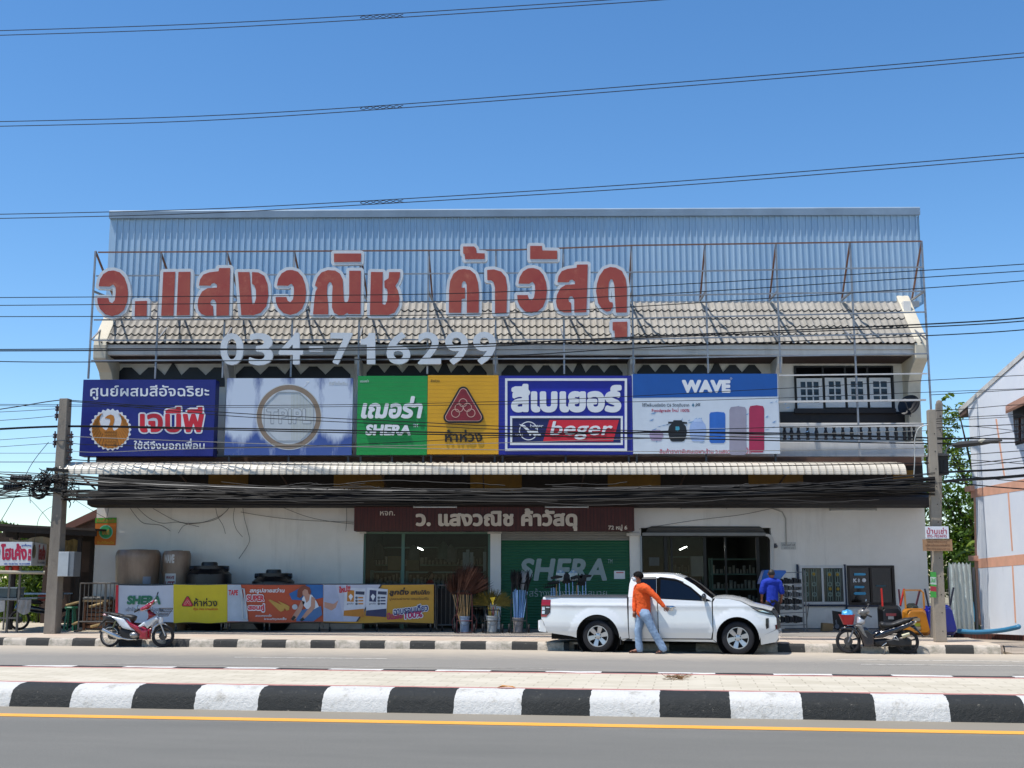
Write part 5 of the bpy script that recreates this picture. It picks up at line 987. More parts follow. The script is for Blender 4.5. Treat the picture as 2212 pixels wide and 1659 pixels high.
# doors: the one on the street side stands a little open
hx = tz([(1616, 500)])[0][0]
def door_w(x, z): return halfw(x, z)+max(0, hx-x)*.075
dpoly = tz([(1172, 340), (1612, 370), (1616, 600), (1600, 662), (1190, 656), (1176, 630)])
def frame_w(x, z): return door_w(x, z)+.004
dr = skinpanel('door', dpoly, paint, .004, both=False, fn=door_w); skinpanel('window_frame', tz([(1170, 168), (1196, 166), (1330, 190), (1440, 250), (1530, 325), (1612, 366), (1172, 338)]), dullblk, .003, both=False, fn=door_w, parent=dr); skinpanel('door_window', tz([(1188, 186), (1328, 204), (1430, 258), (1512, 328), (1532, 358), (1190, 336)]), dgl, .010, both=False, fn=door_w, parent=dr)
V, Fc = cut_grid(dpoly, .09); b = MB(); b.add([(x, halfw(x, z), z) for x, z in V], Fc); b.build('door', paint, truck, smooth=True, local=True)
b = MB(); V, Fc = cut_grid(tz([(1188, 186), (1328, 204), (1430, 258), (1512, 328), (1532, 358), (1190, 336)]), .09); b.add([(x, halfw(x, z)+.006, z) for x, z in V], Fc); b.build('door_window', dgl, truck, smooth=True, local=True)
q0 = tz([(1174, 330), (1178, 640)]); b = MB()
for i in range(8):
    z = q0[0][1]+(q0[1][1]-q0[0][1])*i/7; z2 = q0[0][1]+(q0[1][1]-q0[0][1])*min(i+1, 7)/7; x = q0[0][0]
    if i < 7: b.quad((x, -door_w(x, z)-.003, z), (x, -door_w(x, z2)-.003, z2), (x+.06, -halfw(x, z2)+.02, z2), (x+.06, -halfw(x, z)+.02, z))
b.build('door_edge', M('door jamb grey', '#6d7173', .4), dr, local=True)
b = MB(); hp = tz([(1226, 405), (1240, 396), (1296, 398), (1322, 410), (1300, 420), (1292, 436), (1270, 440), (1244, 422)]); V, Fc = cut_grid(hp, .03); D = edge_dist(V, hp); b.add([(x, -door_w(x, z)-.012-.03*min(1, d/.02), z) for (x, z), d in zip(V, D)], Fc); b.build('handle', chrome, dr, smooth=True, local=True)
mx_, mz_ = tz([(1555, 342)])[0]; b = MB(); b.ball((mx_, -door_w(mx_, mz_)-.13, mz_+.02), .055, .1, .085, 14, 8); b.build('mirror', M('mirror shell', '#2a2c30', .2, coat=.5), dr, smooth=True, local=True); b = MB(); b.bar((mx_+.03, -halfw(mx_, mz_)+.02, mz_-.05), (mx_, -door_w(mx_, mz_)-.07, mz_-.03), .05); b.build('mirror_arm', bplast, dr, local=True)
b = MB(); b.ball((mx_, halfw(mx_, mz_)+.11, mz_+.02), .055, .1, .085, 14, 8); b.build('mirror', paint, truck, smooth=True, local=True)
# roof, windscreens, bonnet, nose
def loft(name, pts, mat, crown, fwd=0., parent=truck, n=12, inset=1.0, step=0):
    b = MB(); rows = []
    for (x, z) in tz(pts):
        w = halfw(x, z)*inset; rows.append([Vector((x+fwd*(1-(2*i/n-1)**2), w*(2*i/n-1), z+crown*(1-(2*i/n-1)**2))) for i in range(n+1)])
    k = n+1; b.add([p for r_ in rows for p in r_], [(j*k+i, j*k+i+1, (j+1)*k+i+1, (j+1)*k+i) for j in range(len(rows)-1) for i in range(n)]); return b.build(name, mat, parent, smooth=True, ang=50, local=True)
loft('windscreen', [(1606, 340), (1570, 312), (1520, 274), (1470, 236), (1420, 205), (1375, 179)], dgl, .02, .10, inset=.985); loft('roof', [(1378, 180), (1340, 164), (1290, 149), (1220, 141), (1150, 138), (1060, 137), (990, 138), (955, 148), (937, 162)], paint, .03, 0); loft('rear_window', [(937, 164), (920, 215), (916, 270)], dgl, .0, -.03); loft('cab_back', [(916, 270), (914, 324), (918, 420), (919, 560)], paint, 0, -.02)
loft('bonnet', [(1618, 346), (1680, 342), (1750, 347), (1850, 368), (1932, 408), (2030, 430), (2092, 448)], paint, .055, .015, inset=.985)
loft('grille', [(2092, 448), (2110, 470), (2130, 505), (2134, 550), (2136, 594)], bplast, .0, .025, inset=.97); loft('lower_bumper', [(2134, 594), (2142, 612), (2140, 660), (2120, 694), (2090, 705)], paint, .0, .03, inset=.99)
b = MB()
for s in (-1, 1):
    for k_ in range(2): z = .74-.1*k_; b.bar((3.71, s*.5, z), (3.73, s*.18, z+.01), .02, .035)
b.build('grille_bar', chrome, truck, local=True)
hl_ = skinpanel('headlight', tz([(1926, 418), (1990, 430), (2060, 440), (2098, 462), (2118, 486), (2070, 480), (1990, 458)]), M('headlight glass', '#30353b', .06, var=.4, vs=14), .010); skinpanel('headlight_trim', tz([(1950, 428), (2010, 438), (2080, 466), (2010, 452)]), chrome, .016, parent=hl_, both=False)
skinpanel('fog_lamp', tz([(2046, 508), (2070, 504), (2069, 580), (2048, 592), (2044, 560)]), M('fog lamp smoke', '#24272a', .15), .010); skinpanel('number_lamp_trim', tz([(2118, 560), (2133, 556), (2136, 590), (2122, 596)]), M('dark red reflector', '#4a1418', .2), .012, both=False)
tl = skinpanel('tail_light', tz([(166, 332), (246, 336), (243, 440), (208, 476), (163, 474)]), M('tail light red', '#8f0f18', .12, coat=.6), .008)
skinpanel('lamp_smoke', tz([(170, 384), (243, 386), (242, 436), (222, 456), (168, 454)]), M('tail light smoke', '#2a2328', .12), .013, parent=tl, both=False); skinpanel('lamp_clear', tz([(170, 392), (196, 392), (196, 418), (170, 418)]), M('lamp clear', '#c8d4da', .1), .017, parent=tl, both=False); skinpanel('lamp_clear', tz([(170, 426), (196, 426), (194, 450), (170, 450)]), M('lamp clear', '#c8d4da', .1), .017, parent=tl, both=False); skinpanel('lamp_clear', tz([(205, 392), (238, 394), (238, 404), (205, 402)]), M('lamp clear', '#c8d4da', .1), .017, parent=tl, both=False)
# load bed
x0b, x1b = tz([(172, 400)])[0][0], tz([(908, 400)])[0][0]; zr = 1.155; b = MB(); b.box(x0b, x0b+.05, -.80, .80, .62, zr-.01); b.build('tailgate', paint, truck, local=True, bevel=.015)
b = MB(); b.box(x0b+.05, x1b, -.72, .72, .66, .7); b.box(x1b-.03, x1b, -.78, .78, .7, zr-.02)
for s in (-1, 1): b.box(x0b+.05, x1b-.03, s*.74, s*.79, .7, zr-.02)
b.build('load_bed', M('bed liner', '#26262a', .7), truck, local=True); b = MB()
for s in (-1, 1): b.box(x0b+.06, x1b-.01, s*.775, s*.872, zr-.012, zr+.014)
b.build('bed_rail', M('grey bed rail', '#55575a', .5), truck, local=True, bevel=.008)
rbp = tz([(130, 505), (162, 497), (178, 520), (206, 584), (204, 602), (146, 594), (131, 584)]); b = MB()
for s in (-1, 1): V, Fc = cut_grid(rbp, .06); b.add([(x, s*(.845 if x > -1.3 else .82), z) for x, z in V], Fc); b.add([(x, s*.5, z) for x, z in V], Fc); n = len(rbp); b.add([(x, s*.845 if x > -1.3 else s*.82, z) for x, z in rbp]+[(x, s*.5, z) for x, z in rbp], [(i, (i+1) % n, (i+1) % n+n, i+n) for i in range(n)])
b.build('rear_bumper', paint, truck, local=True); b = MB(); b.box(-1.34, -1.2, -.5, .5, .45, .6); b.build('bumper_step', bplast, truck, local=True, bevel=.01)
# dark body behind the panel gaps, chassis, wheel wells
b = MB(); b.prism(tz([(700, 560), (920, 350), (1000, 300), (1560, 350), (1640, 360), (1900, 440), (2090, 480), (2100, 640), (2010, 640), (1990, 520), (1817, 500), (1660, 530), (1640, 670), (850, 660)]), -.80, .80); b.prism(tz([(940, 200), (990, 160), (1290, 165), (1560, 330), (1610, 370), (930, 350)]), -.56, .56); b.box(-1.15, -.47, -.76, .76, .42, .66); b.box(-.5, .5, -.66, .66, .5, .68); b.box(-1.1, 3.4, -.45, .45, .24, .42); b.build('chassis', under, truck, local=True)
def wheel(parent, c, r, w, spokes, rimr, s, nlug=6):
    b = MB(); b.lathe([(rimr*.98, -w*.42), (rimr*1.06, -w*.48), (r*.86, -w*.5), (r*.95, -w*.46), (r, -w*.36), (r, w*.36), (r*.95, w*.46), (r*.86, w*.5), (rimr*1.06, w*.48), (rimr*.98, w*.42)], c, (0, s, 0), 40); o = b.build('wheel', rub, parent, smooth=True, ang=30, local=True)
    b = MB(); b.lathe([(rimr, w*.44), (rimr*.95, w*.47), (rimr*.92, w*.42), (rimr*.9, -w*.2), (rimr*.3, -w*.1), (0, -w*.1)], c, (0, s, 0), 36); b.build('rim_barrel', M('dark rim', '#3c3d3f', .4, .6), o, smooth=True, local=True)
    b = MB(); C = Vector(c)
    for k in range(spokes):
        a = 2*math.pi*k/spokes+.26; ca, sa = math.cos(a), math.sin(a); pt = lambda rr, off, h: C+Vector((ca*rr-sa*off, s*h, sa*rr+ca*off))
        i, o_ = rimr*.2, rimr*.95; b.add([pt(i, -.034, w*.36), pt(i, .034, w*.36), pt(o_, .05, w*.46), pt(o_, -.05, w*.46), pt(i, -.034, w*.2), pt(i, .034, w*.2), pt(o_, .06, w*.3), pt(o_, -.06, w*.3)], [(0, 1, 2, 3), (0, 3, 7, 4), (1, 5, 6, 2), (3, 2, 6, 7), (4, 7, 6, 5)])
    b.lathe([(rimr*.3, w*.2), (rimr*.34, w*.36), (rimr*.2, w*.4), (0, w*.41)], c, (0, s, 0), 20); b.lathe([(rimr*.97, w*.42), (rimr*1.0, w*.475), (rimr*.93, w*.475), (rimr*.9, w*.4)], c, (0, s, 0), 36); b.build('rim', alloy, o, smooth=True, ang=30, local=True)
    b = MB()
    for k in range(nlug): a = 2*math.pi*(k+.5)/nlug; b.cyl(C+Vector((math.cos(a)*rimr*.27, s*w*.36, math.sin(a)*rimr*.27)), C+Vector((math.cos(a)*rimr*.27, s*w*.43, math.sin(a)*rimr*.27)), .011, n=6)
    b.build('wheel_nut', M('dark steel', '#3a3a3c', .4, .7), o, local=True)
for c in (RW, FW):
    for s in (-1, 1): wheel(truck, (c[0], s*.755,   .332), .332, .24, 6, .222, s)
for c, ra in ((RW, .455), (FW, .43)):
    for s in (-1, 1):
        b = MB(); b.lathe([(ra, .0), (ra+.004, .3)], (c[0], s*.56, c[1]), (0, s, 0), 24); b.lathe([(0, 0), (ra, 0)], (c[0], s*.56, c[1]), (0, s, 0), 24); b.build('wheel_well', under, truck, local=True)
b = MB()
for s in (-1, 1): b.box(.47, .49, s*.62, s*.86, .16, .42); b.box(.5, .72, s*.66, s*.80, .24, .34)
b.build('mud_flap', bplast, truck, local=True)

# ---------------------------------------------------------------- two motorcycles
def spoked(parent, c, r, mat_t, wire, turn=None, name='wheel', tr=.033):
    tf = turn or (lambda p: p)
    def bd(b, nm, mt, par, **k): b.v = [tf(v) for v in b.v]; return b.build(nm, mt, par, local=True, **k)
    C = Vector(c); b = MB(); n, m_ = 40, 10
    b.add([C+Vector(((r-tr+tr*math.cos(2*math.pi*j/m_))*math.cos(2*math.pi*i/n), tr*.95*math.sin(2*math.pi*j/m_), (r-tr+tr*math.cos(2*math.pi*j/m_))*math.sin(2*math.pi*i/n))) for i in range(n) for j in range(m_)], [(i*m_+j, ((i+1) % n)*m_+j, ((i+1) % n)*m_+(j+1) % m_, i*m_+(j+1) % m_) for i in range(n) for j in range(m_)])
    o = bd(b, name, rub, parent, smooth=True); b = MB(); ri = r-2*tr+.008; b.lathe([(ri+.012, -.02), (ri-.006, -.022), (ri-.012, 0), (ri-.006, .022), (ri+.012, .02)], c, (0, 1, 0), 40); bd(b, 'rim', mat_t, o, smooth=True)
    b = MB()
    if wire:
        for k in range(28): a = 2*math.pi*k/28; a2 = a+.5*(1 if k % 2 else -1); s = .02 if k % 4 < 2 else -.02; b.cyl(C+Vector((.03*math.cos(a2), s, .03*math.sin(a2))), C+Vector((ri*math.cos(a), 0, ri*math.sin(a))), .0022, n=4, cap=False)
    else:
        for k in range(5):
            a = 2*math.pi*k/5+.3; b.bar(C+Vector((.03*math.cos(a), 0, .03*math.sin(a))), C+Vector(((ri-.005)*math.cos(a), 0, (ri-.005)*math.sin(a))), .028, .022, up=(0, 1, 0))
    bd(b, 'spokes', M('spoke wire', '#8f8f8f', .3, .8) if wire else mat_t, o); b = MB(); b.cyl(C+Vector((0, -.05, 0)), C+Vector((0, .05, 0)), .045 if wire else .05, n=16); b.cyl(C+Vector((0, .045, 0)), C+Vector((0, .052, 0)), .09, n=20); bd(b, 'hub', M('grey hub', '#4a4846', .5, .5), o); return o
gp = M('grab dark plastic', '#18181a', .45); seatm = M('black seat vinyl', '#1d1d1e', .55, bump=.15, bs=80); engm = M('engine grey', '#8d8d8c', .35, .7, var=.2); dkeng = M('dark engine', '#232222', .6, .3, var=.3); pwh = M('white fairing', '#c9cccf', .25, coat=.5, var=.04); prd = M('crimson fairing', '#8e0d25', .22, coat=.6, var=.08)
def bike(label, root, rz, cz, spec):
    th = thing('motorcycle', label, 'motorcycle', root, rz); turn = None
    sx, st = spec['steer'], spec['turn']
    def turn(p): d = Vector(p)-Vector((sx, 0, 0)); return Vector((sx+d.x*math.cos(st)-d.y*math.sin(st), d.x*math.sin(st)+d.y*math.cos(st), d.z))
    for nm, kind, data, t_, mat, trn in spec['parts']:
        b = MB()
        if kind == 'pil': pillow(b, cz(data), t_[0], t_[1], t_[2] if len(t_) > 2 else 0.)
        elif kind == 'both':
            for s in (-1, 1): pillow(b, cz(data), t_[0], t_[1], s*t_[2])
        elif kind == 'tube': b.tube([(p[0], y, p[1]) for p, y in zip(cz([q[:2] for q in data]), [q[2] for q in data])], t_, 10)
        elif kind == 'ball': (x, z), = cz([data[:2]]); b.ball((x, data[2], z), *t_)
        if trn: b.v = [turn(v) for v in b.v]
        b.build(nm, mat, th, smooth=True, ang=60, local=True)
    return th, turn
ca = lambda pts: [((x-365)/1154, (1422-y)/1154) for x, y in pts]
pA = G(249.3, 1397.5); pAf = G(370, 1397.5); rzA = RA; rootA = rd(-9.19, -.2)
partsA = [('seat', 'pil', [(165, 512), (340, 528), (560, 552), (660, 572), (740, 600), (790, 585), (900, 578), (1020, 600), (1066, 640), (1060, 680), (1010, 790), (960, 760), (880, 690), (760, 668), (600, 640), (330, 588), (200, 552)], (.115, .05), seatm, 0),
 ('side_panel', 'both', [(300, 588), (470, 630), (760, 695), (850, 790), (960, 900), (1092, 1000), (880, 965), (750, 935), (640, 840), (560, 745), (420, 650)], (.03, .04, .09), pwh, 0),
 ('tail_cowl', 'both', [(225, 640), (330, 600), (430, 650), (620, 830), (750, 945), (640, 900), (480, 770), (250, 740)], (.03, .04, .07), gp, 0),
 ('tail_light', 'pil', [(128, 580), (170, 560), (290, 590), (255, 640), (150, 622)], (.07, .03), M('clear red tail lamp', '#b08a8c', .2), 0), ('rear_fender', 'pil', [(185, 730), (250, 712), (200, 780), (110, 850), (5, 940), (0, 905), (90, 800)], (.05, .015), gp, 0),
 ('lower_fairing', 'both', [(800, 690), (900, 760), (1010, 820), (1190, 890), (1350, 965), (1440, 930), (1442, 1225), (1320, 1215), (1215, 1195), (1230, 1090), (1100, 1000), (950, 900)], (.035, .04, .09), prd, 0),
 ('leg_shield', 'both', [(1180, 885), (1345, 760), (1600, 640), (1700, 660), (1720, 720), (1640, 745), (1540, 850), (1440, 935), (1365, 860), (1240, 905)], (.03, .035, .12), pwh, 0),
 ('front_cowl', 'pil', [(1360, 480), (1415, 440), (1520, 520), (1625, 600), (1440, 690), (1330, 770), (1410, 650), (1400, 580)], (.11, .06), prd, 0), ('cowl_trim', 'pil', [(1400, 440), (1480, 440), (1600, 520), (1700, 640), (1620, 590), (1500, 510)], (.118, .05), pwh, 0),
 ('head_cowl', 'pil', [(1205, 410), (1290, 370), (1420, 280), (1530, 210), (1570, 200), (1530, 300), (1470, 400), (1400, 440), (1250, 490), (1210, 480)], (.13, .06), prd, 1), ('head_trim', 'pil', [(1240, 392), (1400, 280), (1530, 205), (1490, 245), (1370, 330)], (.135, .03), pwh, 1), ('headlight', 'ball', (1590, 240, 0), (.035, .07, .04), M('lamp glass', '#9fa4a6', .1), 1),
 ('fork_cover', 'pil', [(1650, 640), (1770, 620), (1800, 680), (1780, 840), (1680, 840)], (.07, .04), pwh, 1), ('fork', 'tube', [(1725, 800, -.07), (1862, 1125, -.07)], .017, alloy, 1), ('fork', 'tube', [(1725, 800, .07), (1862, 1125, .07)], .017, alloy, 1),
 ('front_fender', 'pil', [(1560, 1080), (1520, 1030), (1540, 900), (1620, 820), (1780, 770), (1900, 850), (1930, 890), (1800, 830), (1680, 850), (1590, 930), (1565, 1040), (1575, 1170), (1530, 1160)], (.06, .02), pwh, 1),
 ('engine', 'ball', (1060, 1110, -.03), (.125, .13, .085), engm, 0), ('engine_block', 'pil', [(650, 930), (900, 960), (1100, 1010), (1120, 1150), (1200, 1190), (1100, 1240), (800, 1250), (690, 1200), (620, 1040)], (.09, .04), dkeng, 0), ('chain_case', 'pil', [(270, 1080), (480, 1080), (680, 1130), (700, 1210), (420, 1240), (300, 1200)], (.03, .02, .07), M('worn chain case', '#544c46', .5, .4), 0),
 ('exhaust', 'tube', [(225, 975, -.14), (480, 1085, -.14), (700, 1175, -.14), (760, 1190, -.12), (900, 1225, -.08), (1120, 1215, -.06)], [.047, .05, .048, .02, .016, .016], M('exhaust steel', '#bdbcb8', .2, .9, var=.05), 0), ('side_stand', 'tube', [(970, 1230, .1), (1010, 1418, .16)], .012, gp, 0), ('shock', 'tube', [(480, 930, -.1), (560, 740, -.1)], .02, M('olive shock', '#55583c', .5), 0), ('shock', 'tube', [(480, 930, .1), (560, 740, .1)], .02, M('olive shock', '#55583c', .5), 0),
 ('handle_grip', 'tube', [(1180, 450, -.16), (1070, 500, -.31)], .017, gp, 1), ('handle_grip', 'tube', [(1500, 320, .14), (1490, 300, .3)], .017, gp, 1), ('mirror', 'pil', [(1085, 430), (1100, 345), (1130, 318), (1165, 340), (1140, 420), (1100, 450)], (.02, .02, -.27), M('mirror glass', '#7c8b99', .08, .6), 1), ('mirror_stalk', 'tube', [(1200, 440, -.2), (1130, 420, -.26)], .007, gp, 1), ('mirror', 'pil', [(1605, 80), (1620, 20), (1650, -10), (1655, 30), (1630, 95)], (.02, .02, .2), gp, 1), ('mirror_stalk', 'tube', [(1560, 220, .14), (1600, 150, .18), (1620, 80, .2)], .007, gp, 1),
 ('swing_arm', 'tube', [(365, 1130, -.07), (700, 1110, -.07)], .02, dkeng, 0), ('swing_arm', 'tube', [(365, 1130, .07), (700, 1110, .07)], .02, dkeng, 0)]
mA, tA = bike('red and white motorcycle with a wire basket parked in front of the white banner', rootA, rzA, ca, dict(steer=1.17, turn=.45, parts=partsA))
spoked(mA, (0, 0, .252), .252, alloy, True); spoked(mA, ((1810-365)/1154, 0, .25), .25, gp, True, tA, tr=.036)
b = MB(); x0_, z0_ = ca([(1700, 625)])[0]
def bpt(u, v, w): return tA(Vector((x0_+.0+u*(.3 if w > .5 else .2)-.02, (v-.5)*(.3 if w > .5 else .22), z0_+w*.175+.0)))
for i in range(9):
    u = i/8
    for v in (0, 1): b.cyl(bpt(u, v, 0), bpt(u, v, 1), .003, n=4)
    for w_ in (0,): b.cyl(bpt(u, 0, 0), bpt(u, 1, 0), .003, n=4)
    for u_ in (0, 1): b.cyl(bpt(u_, u, 0), bpt(u_, u, 1), .003, n=4)
for w_ in (0, .2, .35, .6, .8, 1):
    q = [bpt(0, 0, w_), bpt(1, 0, w_), bpt(1, 1, w_), bpt(0, 1, w_), bpt(0, 0, w_)]
    for a_, c_ in zip(q, q[1:]): b.cyl(a_, c_, .007 if w_ == 1 else .003, n=4)
b.build('basket', M('black basket wire', '#1b1b1d', .5), mA, local=True)
cb = lambda pts: [((1715-x)/1065, (1238-40*(1715-x)/1250-y)/1065) for x, y in pts]
rootB = rd(8.27, -.2); dk = M('midnight fairing', '#0c0e1c', .2, coat=.7, var=.1); gr2 = M('grey fairing', '#6d6a66', .35, coat=.3)
partsB = [('seat', 'pil', [(1135, 590), (1150, 540), (1190, 518), (1280, 545), (1400, 548), (1540, 500), (1700, 452), (1840, 448), (1880, 500), (1720, 570), (1560, 615), (1400, 650), (1260, 668), (1170, 650)], (.12, .05), seatm, 0),
 ('side_panel', 'both', [(1000, 815), (1090, 770), (1180, 725), (1400, 665), (1600, 610), (1850, 515), (1905, 545), (1800, 640), (1600, 720), (1380, 800), (1200, 870), (1010, 880)], (.03, .035, .09), dk, 0), ('tail_light', 'pil', [(1790, 612), (1930, 520), (1945, 545), (1895, 605), (1830, 632)], (.07, .03), M('pale tail lamp', '#a8a3a0', .2), 0), ('grab_rail', 'tube', [(1820, 470, -.1), (1955, 450, -.06), (1955, 450, .06), (1820, 470, .1)], .012, gp, 0),
 ('rear_fender', 'pil', [(1790, 650), (1890, 610), (1960, 700), (2040, 800), (2090, 880), (2030, 850), (1960, 770), (1880, 700)], (.055, .015), M('blue black fender', '#1a2a3a', .35), 0),
 ('lower_body', 'both', [(640, 650), (760, 640), (860, 640), (1010, 760), (1130, 705), (1150, 740), (1010, 820), (1000, 1040), (880, 1056), (790, 1058), (760, 930), (700, 760)], (.035, .04, .1), dk, 0), ('leg_shield', 'both', [(590, 580), (700, 570), (770, 600), (815, 740), (870, 865), (800, 830), (740, 750), (680, 650)], (.03, .03, .125), gr2, 0),
 ('front_cowl', 'pil', [(640, 520), (690, 400), (740, 398), (845, 480), (830, 560), (740, 600), (640, 570)], (.11, .06), M('bright silver fairing', '#b9babd', .2, .3, coat=.6), 0), ('head_cowl', 'pil', [(685, 320), (720, 250), (800, 215), (930, 240), (955, 310), (880, 380), (800, 420), (720, 350)], (.12, .06), gr2, 1), ('visor', 'pil', [(780, 225), (850, 200), (870, 240), (860, 310), (800, 310)], (.125, .04), dk, 1), ('headlight', 'pil', [(685, 330), (715, 262), (770, 240), (775, 320), (730, 350)], (.123, .04), M('pale lamp glass', '#a9a597', .1), 1), ('steering_neck', 'pil', [(760, 330), (890, 350), (880, 420), (800, 500), (750, 400)], (.06, .04), gp, 1),
 ('fork', 'tube', [(580, 700, -.07), (465, 950, -.07)], .018, M('grey fork', '#77777a', .35, .6), 1), ('fork', 'tube', [(580, 700, .07), (465, 950, .07)], .018, M('grey fork', '#77777a', .35, .6), 1), ('front_fender', 'pil', [(285, 665), (350, 620), (450, 600), (590, 590), (650, 680), (700, 800), (730, 930), (660, 860), (590, 740), (500, 690), (380, 675), (300, 690)], (.065, .02), dk, 1),
 ('engine', 'pil', [(960, 900), (1250, 880), (1420, 930), (1440, 1050), (1200, 1070), (1010, 1050)], (.1, .05), dkeng, 0), ('chain_case', 'pil', [(1250, 930), (1500, 880), (1700, 900), (1810, 960), (1800, 1060), (1600, 1075), (1300, 1040)], (.03, .02, .08), M('black chain case', '#161414', .5), 0), ('exhaust', 'tube', [(1780, 790, -.13), (1560, 850, -.13), (1400, 960, -.12), (1100, 1060, -.1)], [.045, .047, .02, .018], dkeng, 0), ('exhaust_shield', 'tube', [(1760, 800, .12), (1600, 850, .12)], [.038, .045], M('pale shield', '#a7a187', .35, .4), 0),
 ('foot_peg', 'tube', [(1420, 890, .13), (1460, 830, .14), (1520, 930, .13), (1420, 900, .13)], .01, alloy, 0), ('side_stand', 'tube', [(1235, 1050, .08), (1190, 1222, .2)], .013, gp, 0), ('kick_lever', 'tube', [(1170, 1040, .12), (1260, 975, .16)], .012, chrome, 0), ('handle_grip', 'tube', [(880, 360, .12), (970, 400, .3)], .017, gp, 1), ('handle_grip', 'tube', [(880, 340, -.12), (940, 300, -.3)], .017, gp, 1),
 ('mirror_stalk', 'tube', [(860, 230, .16), (880, 100, .2)], .007, gp, 1), ('mirror', 'pil', [(865, 70), (870, 25), (890, 18), (895, 60), (880, 80)], (.02, .015, .2), M('mirror glass', '#7c8b99', .08, .6), 1), ('mirror_stalk', 'tube', [(900, 240, -.16), (940, 150, -.22)], .007, gp, 1), ('mirror', 'pil', [(900, 150), (930, 130), (980, 140), (970, 165), (920, 170)], (.02, .02, -.22), gp, 1), ('swing_arm', 'tube', [(1715, 985, .07), (1400, 960, .07)], .02, dkeng, 0), ('shock', 'tube', [(1690, 950, .1), (1640, 720, .1)], .02, dkeng, 0)]
mB, tB = bike('black motorcycle with a red plastic basket parked at the kerb end', rootB, math.pi+RA, cb, dict(steer=1.05, turn=-.12, parts=partsB))
spoked(mB, (0, 0, .247), .247, gp, False); spoked(mB, ((1715-465)/1065, 0, .252), .252, gp, False, tB)
bx_, bz_ = cb([(480, 570)])[0]; b = MB(); prof = [(-.1, 0), (.13, .0)]; redpl = M('red plastic basket', '#a81420', .4, var=.1)
def ring_pts(z, a, c, cx): return [tB(Vector((bx_+cx+a*math.cos(2*math.pi*i/20), c*math.sin(2*math.pi*i/20), bz_+z))) for i in range(20)]
r0_, r1_, r2_ = ring_pts(0, .1, .1, 0), ring_pts(.2, .165, .15, .02), ring_pts(.205, .175, .16, .02)
b.add(r0_+r1_+r2_, [(i, (i+1) % 20, 20+(i+1) % 20, 20+i) for i in range(20)]+[(20+i, 20+(i+1) % 20, 40+(i+1) % 20, 40+i) for i in range(20)]+[tuple(range(19, -1, -1))]); b.build('basket', redpl, mB, local=True, smooth=True)
b = MB(); bw = mB.location; M4 = Matrix.Translation(mB.location)@Matrix.Rotation(math.pi+RA, 4, 'Z'); cbg = M4@tB(Vector((bx_+.01, 0, bz_+.2))); b.ball((0, 0, 0), .13, .11, .1, 14, 8); rr = random.Random(5); b.v = [v+Vector((rr.uniform(-.02, .02), rr.uniform(-.02, .02), rr.uniform(-.02, .02)+.25*max(0, v.x)))+cbg for v in b.v]
tag(b.build('plastic_bag', M('sky blue plastic', '#4a9fd0', .35, var=.3, vs=9), smooth=True), 'crumpled sky blue bag in the red motorcycle basket', 'bag')
# ================================================================== PEOPLE
def skin_mesh(name, mat, joints, edges, parent, extra=None, cutz=None):
    """one continuous surface grown round a skeleton of joints (x, y, z, radius[, depth radius])"""
    b = MB()
    for i, k in edges:
        A, B = joints[i], joints[k]; a, c = Vector(A[:3]), Vector(B[:3]); d = (c-a); x, y = frame(d); flat_ = len(A) > 4 and len(B) > 4 and abs(d.normalized().z) > .75; n = 12; rings = 5
        for q in range(rings):
            t_ = q/(rings-1); r0 = A[3]+(B[3]-A[3])*t_; r1 = (A[4]+(B[4]-A[4])*t_) if flat_ else r0; o = a+d*t_
            b.v += [o+(Vector((math.cos(w)*r0, math.sin(w)*r1, 0)) if flat_ else (x*math.cos(w)+y*math.sin(w))*r0) for w in [2*math.pi*e/n for e in range(n)]]
        s0 = len(b.v)-rings*n; b.f += [(s0+q*n+e, s0+q*n+(e+1) % n, s0+(q+1)*n+(e+1) % n, s0+(q+1)*n+e) for q in range(rings-1) for e in range(n)]+[tuple(s0+e for e in range(n-1, -1, -1)), tuple(s0+(rings-1)*n+e for e in range(n))]
    for A in joints: r1 = A[4] if len(A) > 4 else A[3]; b.ball(A[:3], A[3]*.99, r1*.99, min(A[3], r1)*.9, 12, 8)
    me = bpy.data.meshes.new(name); me.from_pydata([tuple(v) for v in b.v], [], b.f); bm = bmesh.new(); bm.from_mesh(me); bmesh.ops.remove_doubles(bm, verts=bm.verts, dist=1e-6); bmesh.ops.recalc_face_normals(bm, faces=bm.faces); bm.to_mesh(me); bm.free()
    o = bpy.data.objects.new(name, me); COL.objects.link(o); rm_ = o.modifiers.new('remesh', 'REMESH'); rm_.mode = 'VOXEL'; rm_.voxel_size = .011; sm_ = o.modifiers.new('smooth', 'SMOOTH'); sm_.factor = .5; sm_.iterations = 8
    dg = bpy.context.evaluated_depsgraph_get(); new = bpy.data.meshes.new_from_object(o.evaluated_get(dg)); bpy.data.objects.remove(o); bpy.data.meshes.remove(me)
    if extra:
        bm = bmesh.new(); bm.from_mesh(new); t = bpy.data.meshes.new('t'); t.from_pydata([tuple(v) for v in extra.v], [], extra.f); bm.from_mesh(t); bm.to_mesh(new); bm.free(); bpy.data.meshes.remove(t)
    new.materials.clear(); new.materials.append(mat); new.polygons.foreach_set('use_smooth', [True]*len(new.polygons)); new.polygons.foreach_set('material_index', [0]*len(new.polygons)); new.name = name
    if cutz: cutz(new)
    r = bpy.data.objects.new(name, new); COL.objects.link(r)
    if parent is not None: r.parent = parent
    return r
skinm = M('brown skin', '#87553f', .55, var=.1); hairm = M('black hair', '#0e0b0a', .8, var=.3, vs=20, spec=.2)
